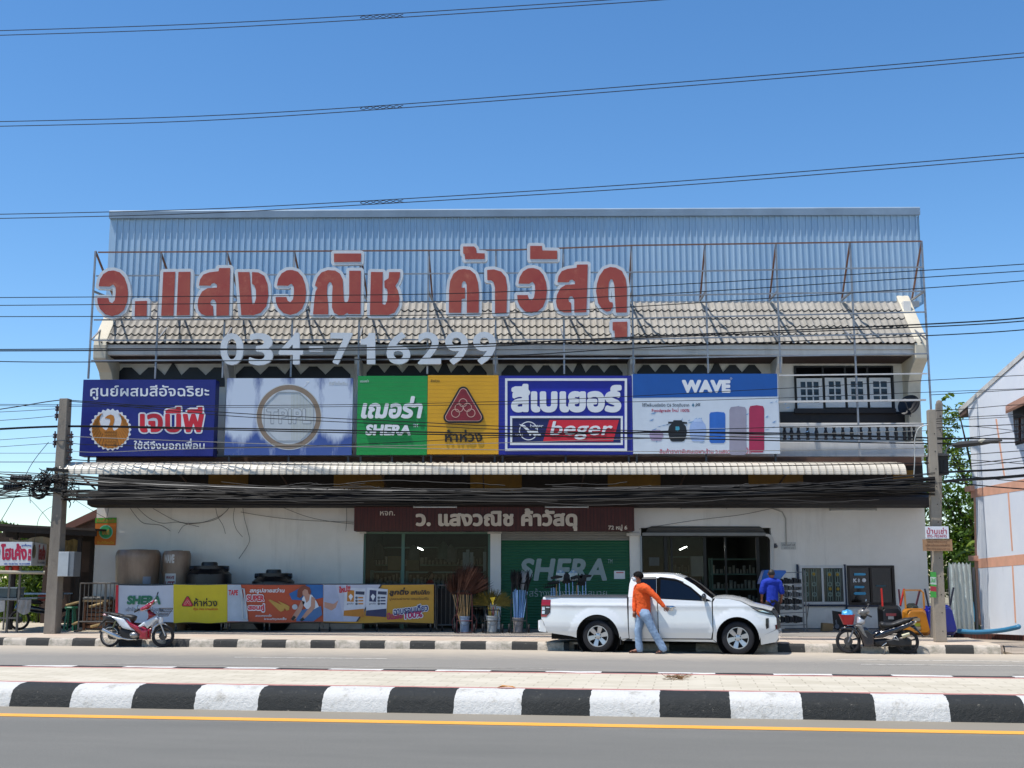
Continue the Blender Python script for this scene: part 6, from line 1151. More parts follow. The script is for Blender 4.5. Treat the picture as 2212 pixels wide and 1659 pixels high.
def hand(mb, wrist, d, palmn, s=1.0):
    """five bent fingers of unequal length; d points along the hand, palmn out of the palm"""
    d = Vector(d).normalized(); n = Vector(palmn); n = (n-d*n.dot(d)).normalized(); w = d.cross(n); W = Vector(wrist)
    mb.tube([W, W+d*.03*s, W+d*.08*s], [.024*s, .036*s, .034*s], 8)
    for i, L in enumerate((.062, .072, .068, .055)):
        k = W+d*.078*s+w*(i-1.5)*.019*s; mb.tube([k, k+(d*.9+n*.25)*L*.45*s, k+(d*.75+n*.6)*L*.75*s, k+(d*.45+n*.95)*L*s], [.0095*s, .009*s, .008*s, .006*s], 6)
    k = W+d*.03*s-w*.03*s; mb.tube([k, k+(d*.6-w*.7+n*.3)*.035*s, k+(d*.95-w*.35+n*.5)*.06*s], [.012*s, .0105*s, .007*s], 6)
def head_extra(mb, c, fwd, s=1.0):
    f = Vector(fwd).normalized(); side = Vector((0, 0, 1)).cross(f); c = Vector(c)
    mb.tube([c+f*.085*s+Vector((0, 0, .02*s)), c+f*.115*s-Vector((0, 0, .02*s)), c+f*.09*s-Vector((0, 0, .03*s))], [.008*s, .016*s, .008*s], 6)
    for k in (-1, 1): mb.ball(c+side*k*.082*s-f*.005*s, .012*s, .022*s, .03*s, 8, 6)
man = thing('person', 'man in an orange long sleeved shirt and pale jeans walking beside the pickup', 'person', G(1392, 1411.5), RA)
FWD = Vector((-.93, -.25, 0))
J = [(0, 0, .90, .09, .08), (0, 0, 1.04, .085, .07), (-.02, 0, 1.2, .095, .075), (-.05, 0, 1.35, .07, .06), (-.085, .0, 1.43, .05), (-.10, 0, 1.49, .055), (-.118, 0, 1.545, .082, .09), (-.112, 0, 1.61, .078, .085), (-.108, 0, 1.645, .045),
     (.07, -.15, 1.335, .058), (.27, -.21, 1.16, .042), (.425, -.24, .965, .028), (-.13, .14, 1.335, .058), (-.185, .15, 1.06, .042), (-.195, .08, .85, .028),
     (.055, -.085, .83, .07), (.19, -.10, .47, .058), (.385, -.10, .105, .036), (.33, -.115, .045, .033), (.255, -.12, .02, .02), (-.05, .085, .83, .07), (-.125, .075, .46, .058), (-.11, .07, .085, .038), (-.2, .06, .045, .034), (-.29, .05, .03, .022)]
Ed = [(0, 1), (1, 2), (2, 3), (3, 4), (4, 5), (5, 6), (6, 7), (7, 8), (3, 9), (9, 10), (10, 11), (3, 12), (12, 13), (13, 14), (0, 15), (15, 16), (16, 17), (17, 18), (18, 19), (0, 20), (20, 21), (21, 22), (22, 23), (23, 24)]
ex = MB(); hand(ex, (.425, -.24, .965), (.75, -.12, -.62), (.3, .8, -.3)); hand(ex, (-.195, .08, .85), (-.12, -.1, -1), (.3, -.6, 0)); head_extra(ex, (-.118, 0, 1.55), FWD)
skin_mesh('body', skinm, J, Ed, man, ex)
shirt = M('orange shirt cloth', '#d9500c', .8, var=.12, vs=9, bump=.25, bs=22)
JS = [(-.005, 0, .83, .152, .122), (.0, 0, 1.0, .148, .112), (-.015, 0, 1.2, .155, .118), (-.045, 0, 1.345, .125, .10), (-.07, 0, 1.41, .066), (.075, -.15, 1.34, .078), (.17, -.185, 1.25, .068), (.27, -.212, 1.16, .06), (.35, -.227, 1.06, .052), (.415, -.238, .98, .045), (-.13, .14, 1.34, .078), (-.165, .148, 1.2, .066), (-.187, .15, 1.06, .058), (-.195, .11, .95, .05), (-.196, .085, .875, .044)]
ES = [(0, 1), (1, 2), (2, 3), (3, 4), (3, 5), (5, 6), (6, 7), (7, 8), (8, 9), (3, 10), (10, 11), (11, 12), (12, 13), (13, 14)]
def wrinkle(amp, sc):
    def f(me):
        from mathutils import noise as nz
        for v in me.vertices: v.co += v.normal*amp*((1-2*abs(nz.noise(Vector((v.co.x*sc*.8, v.co.y*sc*.8, v.co.z*sc+v.co.x*sc*.6)))))+.4*nz.noise(Vector((v.co.x*sc*2, v.co.y*sc*2, v.co.z*sc*2+5)))-.5)
    return f
skin_mesh('shirt', shirt, JS, ES, man, cutz=wrinkle(.007, 17)); b = MB(); b.tube([Vector((-.07, 0, 1.405))+Vector((math.cos(a)*.068, math.sin(a)*.068, .02*math.cos(a))) for a in [2*math.pi*i/14 for i in range(15)]], .016, 6, cap=False); b.build('collar', shirt, man, smooth=True, local=True)
jeans = M('faded jeans', '#7f95ae', .85, var=.22, vs=4, bump=.3, bs=25)
JT = [(0, 0, .95, .125, .1), (0, 0, .85, .135, .115), (.05, -.085, .78, .107), (.12, -.095, .62, .092), (.195, -.10, .46, .082), (.285, -.10, .3, .08), (.355, -.102, .17, .082), (.395, -.103, .1, .08), (-.05, .085, .78, .107), (-.09, .08, .62, .092), (-.125, .075, .46, .082), (-.12, .072, .28, .078), (-.108, .07, .15, .08), (-.102, .07, .08, .082)]
ET = [(0, 1), (1, 2), (2, 3), (3, 4), (4, 5), (5, 6), (6, 7), (1, 8), (8, 9), (9, 10), (10, 11), (11, 12), (12, 13)]
skin_mesh('trousers', jeans, JT, ET, man, cutz=wrinkle(.0065, 15)); b = MB(); rr = random.Random(2)
for i in range(150):
    th_, ph_ = rr.uniform(0, 2*math.pi), rr.uniform(-.15, 1.5); d = Vector((math.cos(th_)*math.cos(ph_), math.sin(th_)*math.cos(ph_), math.sin(ph_)))
    if d.dot(FWD) > .55 and d.z < .55: continue
    p = Vector((-.100, 0, 1.585))+Vector((d.x*.1, d.y*.096, d.z*.088)); t_ = Vector((rr.uniform(-1, 1), rr.uniform(-1, 1), -.7)).cross(d).normalized(); b.tube([p-t_*.03, p+d*.006, p+t_*.04+d*.003], [.012, .012, .003], 4)
b.ball((-.097, 0, 1.595), .1, .093, .092, 16, 10); b.build('hair', hairm, man, smooth=True, local=True)
b = MB(); c = Vector((-.118, 0, 1.525))+FWD*.05
b.ball(c, .062, .066, .056, 14, 9); b.build('face_mask', M('white mask cloth', '#b4bbc0', .8), man, smooth=True, local=True)
b = MB()
for k in (-1, 1):
    side = Vector((0, 0, 1)).cross(FWD); b.ball(Vector((-.118, 0, 1.575))+FWD*.082+side*k*.034, .009, .013, .007, 8, 6)
b.build('eyes', M('dark eye', '#0e0a08', .3), man, smooth=True, local=True)
sand = M('brown sandal', '#3a2522', .6); b = MB(); b.prism([(-.31, .0), (-.32, .06), (-.2, .11), (-.06, .11), (-.05, .03), (-.18, .01)], .0, .022, 'xy'); b.bar((-.26, .01, .045), (-.2, .1, .06), .03, .012); b.build('sandal', sand, man, local=True)
b = MB(); b.v = []; pts = [(.23, -.165), (.225, -.1), (.3, -.06), (.44, -.06), (.45, -.14), (.33, -.17)]; b.prism(pts, 0, .02, 'xy')
for i in range(6, 12): pass
for v in b.v: v.z += max(0, (v.x-.26))*.42-.003
b.bar((.27, -.16, .055), (.31, -.06, .07), .03, .012); b.ball((.37, -.105, .075), .075, .05, .045, 10, 6); b.build('sandal', sand, man, local=True)
# man in blue behind the pickup
mb_ = thing('person', 'man in a blue t-shirt seen from behind near the wall beyond the pickup', 'person', (xat(1667, 1270, 30.6), 30.6, FZ))
J2 = [(0, 0, .84, .1, .08), (0, 0, 1.0, .09, .07), (0, .01, 1.16, .1, .075), (0, .01, 1.28, .075, .06), (0, 0, 1.35, .05), (0, -.01, 1.42, .07, .08), (0, -.01, 1.50, .072, .082), (0, -.01, 1.545, .04), (-.18, .01, 1.25, .055), (-.25, -.0, 1.0, .042), (-.235, .1, .83, .028), (.18, .01, 1.25, .055), (.26, 0, 1.0, .042), (.25, .1, .83, .028), (-.09, 0, .78, .08), (-.10, 0, .42, .055), (-.10, .02, .08, .036), (-.1, .13, .03, .028), (.09, 0, .78, .08), (.10, 0, .42, .055), (.10, .02, .08, .036), (.1, .13, .03, .028)]
E2 = [(0, 1), (1, 2), (2, 3), (3, 4), (4, 5), (5, 6), (6, 7), (3, 8), (8, 9), (9, 10), (3, 11), (11, 12), (12, 13), (0, 14), (14, 15), (15, 16), (16, 17), (0, 18), (18, 19), (19, 20), (20, 21)]
ex = MB(); hand(ex, (-.235, .1, .83), (.1, .4, -.8), (1, 0, 0)); hand(ex, (.25, .1, .83), (-.1, .4, -.8), (-1, 0, 0)); head_extra(ex, (0, -.01, 1.46), (0, 1, 0)); skin_mesh('body', skinm, J2, E2, mb_, ex)
tee = M('royal blue cotton', '#0a2fa0', .85, var=.12, vs=7, bump=.2, bs=25)
skin_mesh('t_shirt', tee, [(0, 0, .76, .16, .12), (0, 0, .95, .158, .115), (0, .01, 1.14, .16, .115), (0, .01, 1.27, .125, .09), (0, 0, 1.335, .062), (-.185, .01, 1.25, .085), (-.225, .0, 1.13, .08), (-.245, 0, 1.02, .075), (.185, .01, 1.25, .085), (.225, 0, 1.13, .08), (.25, 0, 1.02, .075)], [(0, 1), (1, 2), (2, 3), (3, 4), (3, 5), (5, 6), (6, 7), (3, 8), (8, 9), (9, 10)], mb_, cutz=wrinkle(.006, 16))
skin_mesh('trousers', M('dark trousers', '#17171c', .85), [(0, 0, .92, .13, .1), (0, 0, .8, .13, .11), (-.09, 0, .72, .1), (-.1, 0, .42, .08), (-.1, .02, .07, .07), (.09, 0, .72, .1), (.1, 0, .42, .08), (.1, .02, .07, .07)], [(0, 1), (1, 2), (2, 3), (3, 4), (1, 5), (5, 6), (6, 7)], mb_)
b = MB(); b.ball((0, -.025, 1.495), .088, .09, .085, 14, 9); b.build('hair', M('grey black hair', '#2a2623', .6, var=.3, vs=20), mb_, smooth=True, local=True)
# shop assistant in red behind the glass
ra_ = thing('person', 'shop assistant in a red shirt indoors behind the amber banner', 'person', (xat(928, 1250, YW+.45), YW+.45, FZ))
J3 = [(0, 0, .78, .11, .09), (0, 0, .95, .1, .08), (0, .0, 1.1, .11, .085), (.02, 0, 1.24, .075, .065), (.03, 0, 1.31, .045), (.045, -.01, 1.38, .065, .075), (.045, -.01, 1.46, .066, .075), (.04, 0, 1.5, .035), (-.03, -.15, 1.2, .05), (.0, -.2, .96, .04), (.1, -.2, .86, .026), (.05, .15, 1.2, .05), (.08, .2, .96, .04), (.16, .15, .86, .026), (0, -.08, .72, .075), (0, -.09, .4, .052), (0, -.09, .08, .036), (.1, -.09, .03, .026), (0, .08, .72, .075), (0, .09, .4, .052), (0, .09, .08, .036), (.1, .09, .03, .026)]
ex = MB(); hand(ex, (.1, -.2, .86), (.8, 0, -.4), (0, .5, -1), .9); hand(ex, (.16, .15, .86), (.8, 0, -.4), (0, -.5, -1), .9); head_extra(ex, (.045, -.01, 1.43), (1, -.1, 0), .95); skin_mesh('body', M('pale brown skin', '#8a5c42', .55), J3, E2, ra_, ex)
skin_mesh('shirt', M('red shirt cloth', '#b50f12', .8, var=.1), [(0, 0, .72, .14, .11), (0, 0, .95, .13, .105), (.0, 0, 1.1, .14, .105), (.02, 0, 1.22, .11, .085), (.03, 0, 1.29, .055), (-.03, -.15, 1.2, .072), (-.01, -.18, 1.06, .066), (.05, .15, 1.2, .072), (.07, .18, 1.06, .066)], [(0, 1), (1, 2), (2, 3), (3, 4), (3, 5), (5, 6), (3, 7), (7, 8)], ra_); b = MB(); b.ball((.02, 0, 1.455), .095, .088, .085, 14, 9); b.ball((-.06, 0, 1.43), .05, .06, .06, 10, 6); b.build('hair', hairm, ra_, smooth=True, local=True)
skin_mesh('trousers', M('dark trousers', '#17171c', .85), [(0, 0, .8, .12, .1), (0, 0, .74, .12, .1), (0, -.08, .66, .09), (0, -.09, .4, .07), (0, -.09, .07, .06), (0, .08, .66, .09), (0, .09, .4, .07), (0, .09, .07, .06)], [(0, 1), (1, 2), (2, 3), (3, 4), (1, 5), (5, 6), (6, 7)], ra_)

# ================================================================== BROOMS, TOOLS AND BUCKETS BY THE SHUTTER
YT = 30.75
def bucket(px0, px1, py, label, mat, name='bucket', Y=YT):
    x0, x1 = xat(px0, 1345, Y), xat(px1, 1345, Y); r_ = (x1-x0)/2; h_ = zat(py, Y)-FZ; th = thing(name, label, 'bucket', ((x0+x1)/2, Y, FZ)); b = MB()
    b.lathe([(0, .0), (r_*.84, 0), (r_*.97, h_*.92), (r_*1.04, h_*.93), (r_*1.04, h_), (r_*.96, h_), (r_*.82, .02), (0, .02)], n=24); b.build('shell', mat, th, smooth=True, local=True)
    b = MB(); b.tube([Vector((math.cos(a)*r_*1.05, -abs(math.sin(a))*r_*1.06, h_*.9-abs(math.sin(a))*h_*.45)) for a in [math.pi*i/12 for i in range(13)]], .005, 5); b.build('handle', M('wire handle', '#5a5a58', .4, .6), th, local=True); return th, Vector(((x0+x1)/2, Y, FZ)), r_, h_
B1, c1_, r1_, h1_ = bucket(993, 1015, 1331, 'pale blue paint bucket holding the tall brown brooms', M('blue grey pail', '#7f90a6', .5, var=.15)); B2, c2_, r2_, h2_ = bucket(1051, 1076, 1330, 'white bucket with coloured handles below the grass brooms', M('white pail', '#a8a9a6', .5, var=.12)); B3, c3_, r3_, h3_ = bucket(1107.5, 1131, 1334, 'grey bucket holding long blue handled mops', M('grey pail', '#8e8683', .5, var=.15))
canew = M('cane', '#a8875a', .7, var=.2); twig = M('brown coir', '#4a2a1c', .9, var=.45, vs=14); tw2 = M('dark tie', '#181310', .8)
rr = random.Random(11)
for i in range(9):                                            # tall brooms, bristles up
    f = (i/8-.5)*2; base = c1_+Vector((f*r1_*.5, rr.uniform(-.05, .05), .05)); tie = P(997+f*20+rr.uniform(-2, 2), 1276+abs(f)*4, YT+rr.uniform(-.1, .1)); top = P(1014+f*44, 1214+abs(f)**2*34+rr.uniform(0, 8), YT+rr.uniform(-.2, .2))
    br = thing('stick_broom', 'tall brown twig broom standing bristles up in the pale blue bucket', 'broom', tuple(base), group='brown twig brooms in the bucket'); d = (tie-base).normalized()
    b = MB(); b.tube([base, tie, tie+(top-tie)*.3], .012, 6); b.build('handle', canew, br); b = MB(); ax = (top-tie); L = ax.length; sx, sy = frame(ax)
    for k in range(70):
        a, q = rr.uniform(0, 6.28), rr.random()**.6; sp = .1+.05*rr.random(); e = tie+ax*rr.uniform(.75, 1.03)+(sx*math.cos(a)+sy*math.sin(a))*q*sp*1.5; s_ = tie-ax*.12+(sx*math.cos(a)+sy*math.sin(a))*q*.03; mid = tie+ax*.4+(sx*math.cos(a)+sy*math.sin(a))*q*sp*.9; b.tube([s_, mid, e], [.007, .006, .002], 3, cap=False)
    b.build('bristles', twig, br); b = MB(); b.cyl(tie-d*.02, tie+d*.03, .05, n=8); b.build('tie', tw2, br)
grassm = M('dry broom grass', '#7a6a2a', .85, var=.35, vs=12)
for i in range(5):
    f = i/4*2-1; base = c2_+Vector((f*.05, .12, .42)); br = thing('grass_broom', 'yellow grass broom with its fan spread wide behind the white bucket', 'broom', tuple(base), group='yellow grass brooms'); b = MB(); ang = f*1.25
    root = P(1063+f*8, 1308, YT+.1+.02*i)
    for k in range(110):
        a = ang+rr.gauss(0, .2); L = rr.uniform(.28, .5)*(1.0 if abs(a) < 1.0 else 1.05); e = root+Vector((math.sin(a)*L*1.05, rr.uniform(-.08, .08), math.cos(a)*L*.95-.02)); b.tube([root, root+(e-root)*.5+Vector((0, 0, .02)), e], [.006, .006, .0015], 3, cap=False)
    b.build('bristles', grassm, br); b = MB(); b.tube([root, root+Vector((-math.sin(ang)*.1, 0, -.5))], .013, 6); b.build('handle', canew, br)
for i, (px, c_, top) in enumerate(((1052, '#c9cfd4', 1322), (1057, '#c8a41c', 1311), (1060, '#c8a41c', 1312), (1065, '#b01c1c', 1312), (1069, '#b8b8b4', 1316), (1073, '#b39a2a', 1314))):
    b = MB(); a = c2_+Vector((xat(px, 1340, YT)-c2_.x, 0, .05)); e = P(px+(px-1063)*.35, top, YT-.03); b.tube([Vector((c2_.x+(a.x-c2_.x)*.5, YT, FZ+.05)), e], .011, 6); tag(b.build('tool_handle', M('handle '+c_, c_, .5)), ('pale grey', 'mustard', 'mustard', 'red', 'white', 'dull yellow')[i]+' tool handle sticking up out of the white bucket', 'handle', 'tool handles in the white bucket')
b = MB(); q = [(1058, 1291), (1070, 1290), (1066, 1300), (1066, 1306), (1063, 1306), (1063, 1300)]; b.pxprism(q, YT-.12, .02); tag(b.build('hand_shovel', M('yellow plastic', '#c9a80c', .4)), 'small yellow plastic shovel among the grass brooms', 'shovel')
blueh = M('pale blue handle', '#7fa3cf', .4, var=.08); headb = M('black mop head', '#121214', .8, var=.3); headw = M('pale mop head', '#8f9296', .8)
for i in range(12):
    f = i/11*2-1; base = c3_+Vector((f*r3_*.6, rr.uniform(-.06, .06), .04)); top = P(1123+f*15+rr.uniform(-1, 1), 1272+abs(f)*4+rr.uniform(-3, 3), YT+rr.uniform(-.1, .08)); mp = thing('mop', 'long mop with a pale blue handle standing in the grey bucket', 'mop', tuple(base), group='blue handled mops in the grey bucket'); b = MB(); b.cyl(base, top, .012, n=7); b.build('handle', blueh, mp)
    b = MB(); d = (top-base).normalized()
    for k in range(22): a = rr.uniform(0, 6.28); e = top+d*rr.uniform(.3, .52)+Vector((math.cos(a)*.09, math.sin(a)*.07, 0))*rr.uniform(.3, 1); b.tube([top, top+d*.15+(e-top-d*.15)*.3, e], [.012, .014, .004], 4, cap=False)
    b.build('head', headw if i in (7, 8) else headb, mp)
htm = M('dark red trolley tube', '#4a1a1c', .5, .3); hts = M('black trolley tube', '#17171a', .5, .3)
def hand_truck(px0, px1, top, mt, lab, Y=YT-.16, hoop=True):
    x0, x1 = xat(px0, 1340, Y), xat(px1, 1340, Y); zt_ = zat(top, Y)-FZ; th = thing('hand_truck', lab, 'hand truck', ((x0+x1)/2, Y, FZ)); w_ = (x1-x0)/2; b = MB()
    for s in (-1, 1): b.tube([(s*w_, 0, .03), (s*w_, .05, zt_*.6), (s*w_*.9, .1, zt_)], .014, 7)
    b.tube([(-w_*.9, .1, zt_), (w_*.9, .1, zt_)], .014, 7); b.tube([(-w_, .02, .3), (w_, .02, .3)], .012, 6); b.build('frame', mt, th, local=True); b = MB(); b.box(-w_, w_, -.16, .0, .015, .025); b.build('toe_plate', mt, th, local=True)
    for s in (-1, 1): b = MB(); b.lathe([(0, -.025), (.1, -.025), (.115, -.01), (.115, .01), (.1, .025), (0, .025)], (s*(w_+.05), .09, .115), (1, 0, 0), 18); b.build('wheel', rub, th, local=True, smooth=True)
    if hoop:
        for s in (-1, 1): b = MB(); b.tube([(s*w_, 0, .05), (s*(w_+.1), 0, .12), (s*(w_+.12), 0, .3), (s*(w_+.05), 0, .43), (s*w_, 0, .46)], .009, 6); b.build('wheel_guard', mt, th, local=True)
hand_truck(987, 1020, 1283, htm, 'dark red hand truck carrying the pale blue bucket'); hand_truck(1047, 1081, 1318, hts, 'black hand truck carrying the white bucket', hoop=False); hand_truck(1104, 1138, 1260, hts, 'black hand truck carrying the grey mop bucket', hoop=False)
# tools behind the pickup bed: shovels, rakes, hoes
ironm = M('dark tool steel', '#1b1b1d', .45, .5, var=.3); yst = 31.2
for i, (px, top, kind) in enumerate(((1188, 1262, 'rake'), (1192, 1260, 'rake'), (1197, 1262, 'hoe'), (1203, 1250, 'hoe'), (1212, 1246, 'shovel'), (1224, 1252, 'shovel'), (1233, 1250, 'rake'), (1239, 1246, 'shovel'), (1246, 1250, 'hoe'), (1252, 1256, 'rake'), (1258, 1256, 'shovel'), (1266, 1248, 'hoe'))):
    th = thing(kind, {'rake': 'garden rake', 'hoe': 'wide bladed hoe', 'shovel': 'steel shovel'}[kind]+' standing head up behind the pickup bed', 'tool', (xat(px, 1330, yst), yst, FZ), group=kind+'s behind the pickup bed'); zt_ = zat(top, yst)-FZ; b = MB(); b.cyl((0, rr.uniform(-.1, .1), 0), (rr.uniform(-.05, .05), .05, zt_-.1), .013, n=6); b.build('handle', blueh if i not in (3, 8) else canew, th, local=True); b = MB()
    if kind == 'rake':
        b.bar((-.16, .05, zt_-.1), (.16, .05, zt_-.06), .025)
        for k in range(8): x = -.15+k*.043; b.bar((x, .05, zt_-.09), (x, -.03, zt_-.0), .012)
    elif kind == 'hoe': b.prism([(-.14, zt_-.02), (.14, zt_+.02), (.16, zt_+.07), (.0, zt_+.09), (-.16, zt_+.04)], .02, .035)
    else:
        P_ = [(-.02, zt_-.12), (-.11, zt_-.08), (-.12, zt_+.1), (0, zt_+.2), (.12, zt_+.1), (.11, zt_-.08), (.02, zt_-.12)]; pillow(b, P_, .02, .05, .05, .06)
    b.build('head', M('pale shovel steel', '#8f9aa0', .35, .6) if i in (4, 7) else ironm, th, local=True)
# blue tub held up / blue tarpaulin beside the man, rack of steel goods, plank
b = MB(); b.prism([(xat(1641, 1250, 31.1), zat(1262, 31.1)), (xat(1652, 1235, 31.1), zat(1231, 31.1)), (xat(1698, 1232, 31.1), zat(1232, 31.1)), (xat(1699, 1235, 31.1), zat(1236, 31.1)), (xat(1682, 1255, 31.1), zat(1256, 31.1))], 31.1, 31.5); tag(b.build('plastic_tray', M('translucent blue plastic', '#1d5fae', .35, var=.15), bevel=.02), 'upturned blue plastic tray behind the head of the man in blue', 'tray')
rk_ = thing('display_rack', 'slanted metal rack of grey steel fittings between the man in blue and the window', 'rack', (xat(1712, 1360, 31.6), 31.6, FZ)); rx = xat(1712, 1300, 31.6); L_ = lambda px, py: (xat(px, 1300, 31.6)-rx, zat(py, 31.6)-FZ); b = MB()
for px, top in ((1685, 1238), (1743, 1232), (1737, 1262)): x, z = L_(px, top); b.bar((x, 0, 0), (x, .0, z), .028)
for py in (1238, 1262, 1292, 1325, 1352): (xa, z), (xb, _) = L_(1683, py), L_(1744, py-2); b.bar((xa, .02, z), (xb, .02, z+.03), .02)
x0_, z0_ = L_(1743, 1320); b.bar((x0_, 0, .25), (x0_+.2, .5, .7), .02); b.build('frame', M('grey rack tube', '#6b6c6e', .4, .6), rk_, local=True); gs = M('galvanised goods', '#4f5257', .4, .6, var=.4, vs=9); gs2 = M('dark goods', '#212227', .5, .3, var=.4, vs=9)
for k, (y0, y1, mt) in enumerate(((1248, 1262, gs2), (1264, 1276, gs), (1277, 1290, gs), (1292, 1306, gs2), (1307, 1318, gs), (1330, 1346, gs2))):
    (xa, za), (xb, zb_) = L_(1684, y0), L_(1736, y1); b = MB(); n = 9
    for i in range(n): xx = xa+(xb-xa)*i/n; b.box(xx+.01, xx+(xb-xa)/n-.008, .03+.03*(i % 2), .3, zb_+.01*(i % 3), za-.02*((i*7) % 3))
    o = b.build('steel_goods', mt, rk_, local=True); o['kind'] = 'stuff'
b = MB(); (xa, za), (xb, zb_) = L_(1719, 1283-22), L_(1733, 1290-22); b.box(xa, xb, .015, .02, zb_, za); b.build('price_card', M('pale card', '#8e9094', .6), rk_, local=True)
# wheelbarrows standing on their noses against the wall
def barrow(px0, px1, top, bot, mat, hmat, lab, handles, Y, tilt=.16, side=.02):
    x0, x1 = xat(px0, 1330, Y), xat(px1, 1330, Y); c = (x0+x1)/2; w_ = (x1-x0)/2; zt_, zb_ = zat(top, Y)-FZ, max(.03, zat(bot, Y)-FZ); th = thing('wheelbarrow', lab, 'wheelbarrow', (c, Y, FZ)); b = MB(); h_ = zt_-zb_
    def ring4(s, y, zc): k = w_*s; r_ = .06; return [(-k+r_, y, zb_+(1-zc)*h_*.5), (k-r_, y, zb_+(1-zc)*h_*.5), (k, y, zb_+(1-zc)*h_*.5+r_), (k-side*3, y, zt_-(1-zc)*h_*.5-r_), (k-r_-side*3, y, zt_-(1-zc)*h_*.5), (-k+r_+side, y, zt_-(1-zc)*h_*.5), (-k+side, y, zt_-(1-zc)*h_*.5-r_), (-k, y, zb_+(1-zc)*h_*.5+r_)]
    a, m_, d = ring4(1.0, .22, 1), ring4(.98, .2, .98), ring4(.8, .0, .8)
    n = 8; b.add(d+a, [(i, (i+1) % n, n+(i+1) % n, n+i) for i in range(n)]+[tuple(range(n-1, -1, -1))])
    for i in range(n): b.bar(a[i], a[(i+1) % n], .025)
    for v in b.v: v.y += (v.z-.0)*tilt
    b.build('tray', mat, th, local=True, bevel=.01)
    for (pa, pya), (pb, pyb) in handles:
        b = MB(); p, q = (xat(pa, 1300, Y)-c, zat(pya, Y)-FZ), (xat(pb, 1300, Y)-c, zat(pyb, Y)-FZ); b.bar((p[0], p[1]*tilt-.0, p[1]), (q[0], q[1]*tilt-.02, q[1]), .035); b.build('handle', hmat, th, local=True)
    b = MB(); b.lathe([(0, -.03), (.13, -.03), (.16, -.02), (.16, .02), (.13, .03), (0, .03)], (0, .36, .17), (1, 0, 0), 18); b.build('wheel', rub, th, local=True, smooth=True); return th, c, zt_, zb_
rdh = M('red handle paint', '#b82216', .45); mrh = M('maroon handle paint', '#4a1226', .5)
w1_, c_, zt_, zb_ = barrow(1903.5, 1959.5, 1309, 1368, M('black tray', '#0c0b0c', .4), rdh, 'black wheelbarrow upended with red handles behind the black motorcycle', [((1909, 1310), (1909.5, 1271)), ((1948, 1308), (1959, 1272))], 29.4)
Lq = lambda px, py, Y: (xat(px, 1330, Y)-c_, zat(py, Y)-FZ)
b = MB(); (xa, za), (xb, zb2) = Lq(1916, 1325, 29.4), Lq(1938, 1331, 29.4); b.box(xa, xb, za*.16-.022, za*.16-.012, zb2, za); b.build('label', M('dull red label', '#7e3a3e', .5, var=.3, vs=20), w1_, local=True); b = MB(); (xa, za), (xb, zb2) = Lq(1920, 1331.5, 29.4), Lq(1932, 1338, 29.4); b.box(xa, xb, za*.16-.022, za*.16-.012, zb2, za); b.build('label', M('grey label', '#84888a', .5), w1_, local=True)
w2_, c_, zt_, zb_ = barrow(1957, 2014, 1316, 1379, M('amber tray', '#a86a0c', .45, var=.15), M('amber tube', '#b3762a', .5), 'amber wheelbarrow upended beside the utility pole', [((1959, 1316), (1959, 1275)), ((1999, 1316), (2000, 1280)), ((1959, 1275), (1995, 1275)), ((1995, 1275), (2000, 1281))], 28.8)
for y0, y1, mt in ((1335, 1342, M('tray label grey', '#9a8a72', .5)), (1346, 1353, M('tray label green', '#8f9422', .5)), (1354, 1360, M('tray label grey', '#9a8a72', .5))): b = MB(); (xa, za), (xb, zb2) = Lq(1974, y0, 28.8), Lq(1988, y1, 28.8); b.box(xa, xb, za*.16-.022, za*.16-.012, zb2, za); b.build('label', mt, w2_, local=True)
blt = M('cobalt tray', '#0c1470', .35, var=.12); blh = M('blue black handle', '#15182c', .5)
barrow(2003, 2034, 1310, 1379, blt, blh, 'cobalt wheelbarrow mostly hidden behind the utility pole', [((2009, 1311), (2004, 1272))], 29.2); barrow(2036, 2070, 1308, 1380, blt, blh, 'cobalt wheelbarrow upended to the right of the utility pole', [((2040, 1308), (2045, 1272)), ((2056, 1308), (2067, 1269))], 28.9)
barrow(1966, 1998, 1305, 1372, M('dark green tray', '#141a12', .5), mrh, 'dark wheelbarrow with maroon handles behind the amber one', [((1948, 1310), (1947, 1273)), ((1982, 1307), (1993, 1274))], 30.1)
b = MB(); b.pxprism([(1798, 1319), (1831, 1324), (1829, 1366), (1802, 1359)], 31.9, .05); bp = tag(b.build('dark_panel', M('black panel', '#0f0f12', .4)), 'small black panel with a faint white mark leaning on the wall', 'panel'); b = MB(); b.pxprism(circ(1808, 1353, 5, 14), 31.895, .003); b.pxprism([(1804, 1340), (1807, 1338), (1809, 1349), (1806, 1350)], 31.895, .003); b.build('printed_mark', M('grey mark', '#6a6c72', .5), bp)
b = MB(); b.prism([(.0, .0), (.28, .02), (.3, .2), (.02, .22)], 0, .2); b.v = [v+Vector((xat(1776, 1360, 31.4), 31.4, FZ)) for v in b.v]; tag(b.build('cardboard_box', card, bevel=.01), 'crumpled brown carton low behind the pickup nose', 'box')
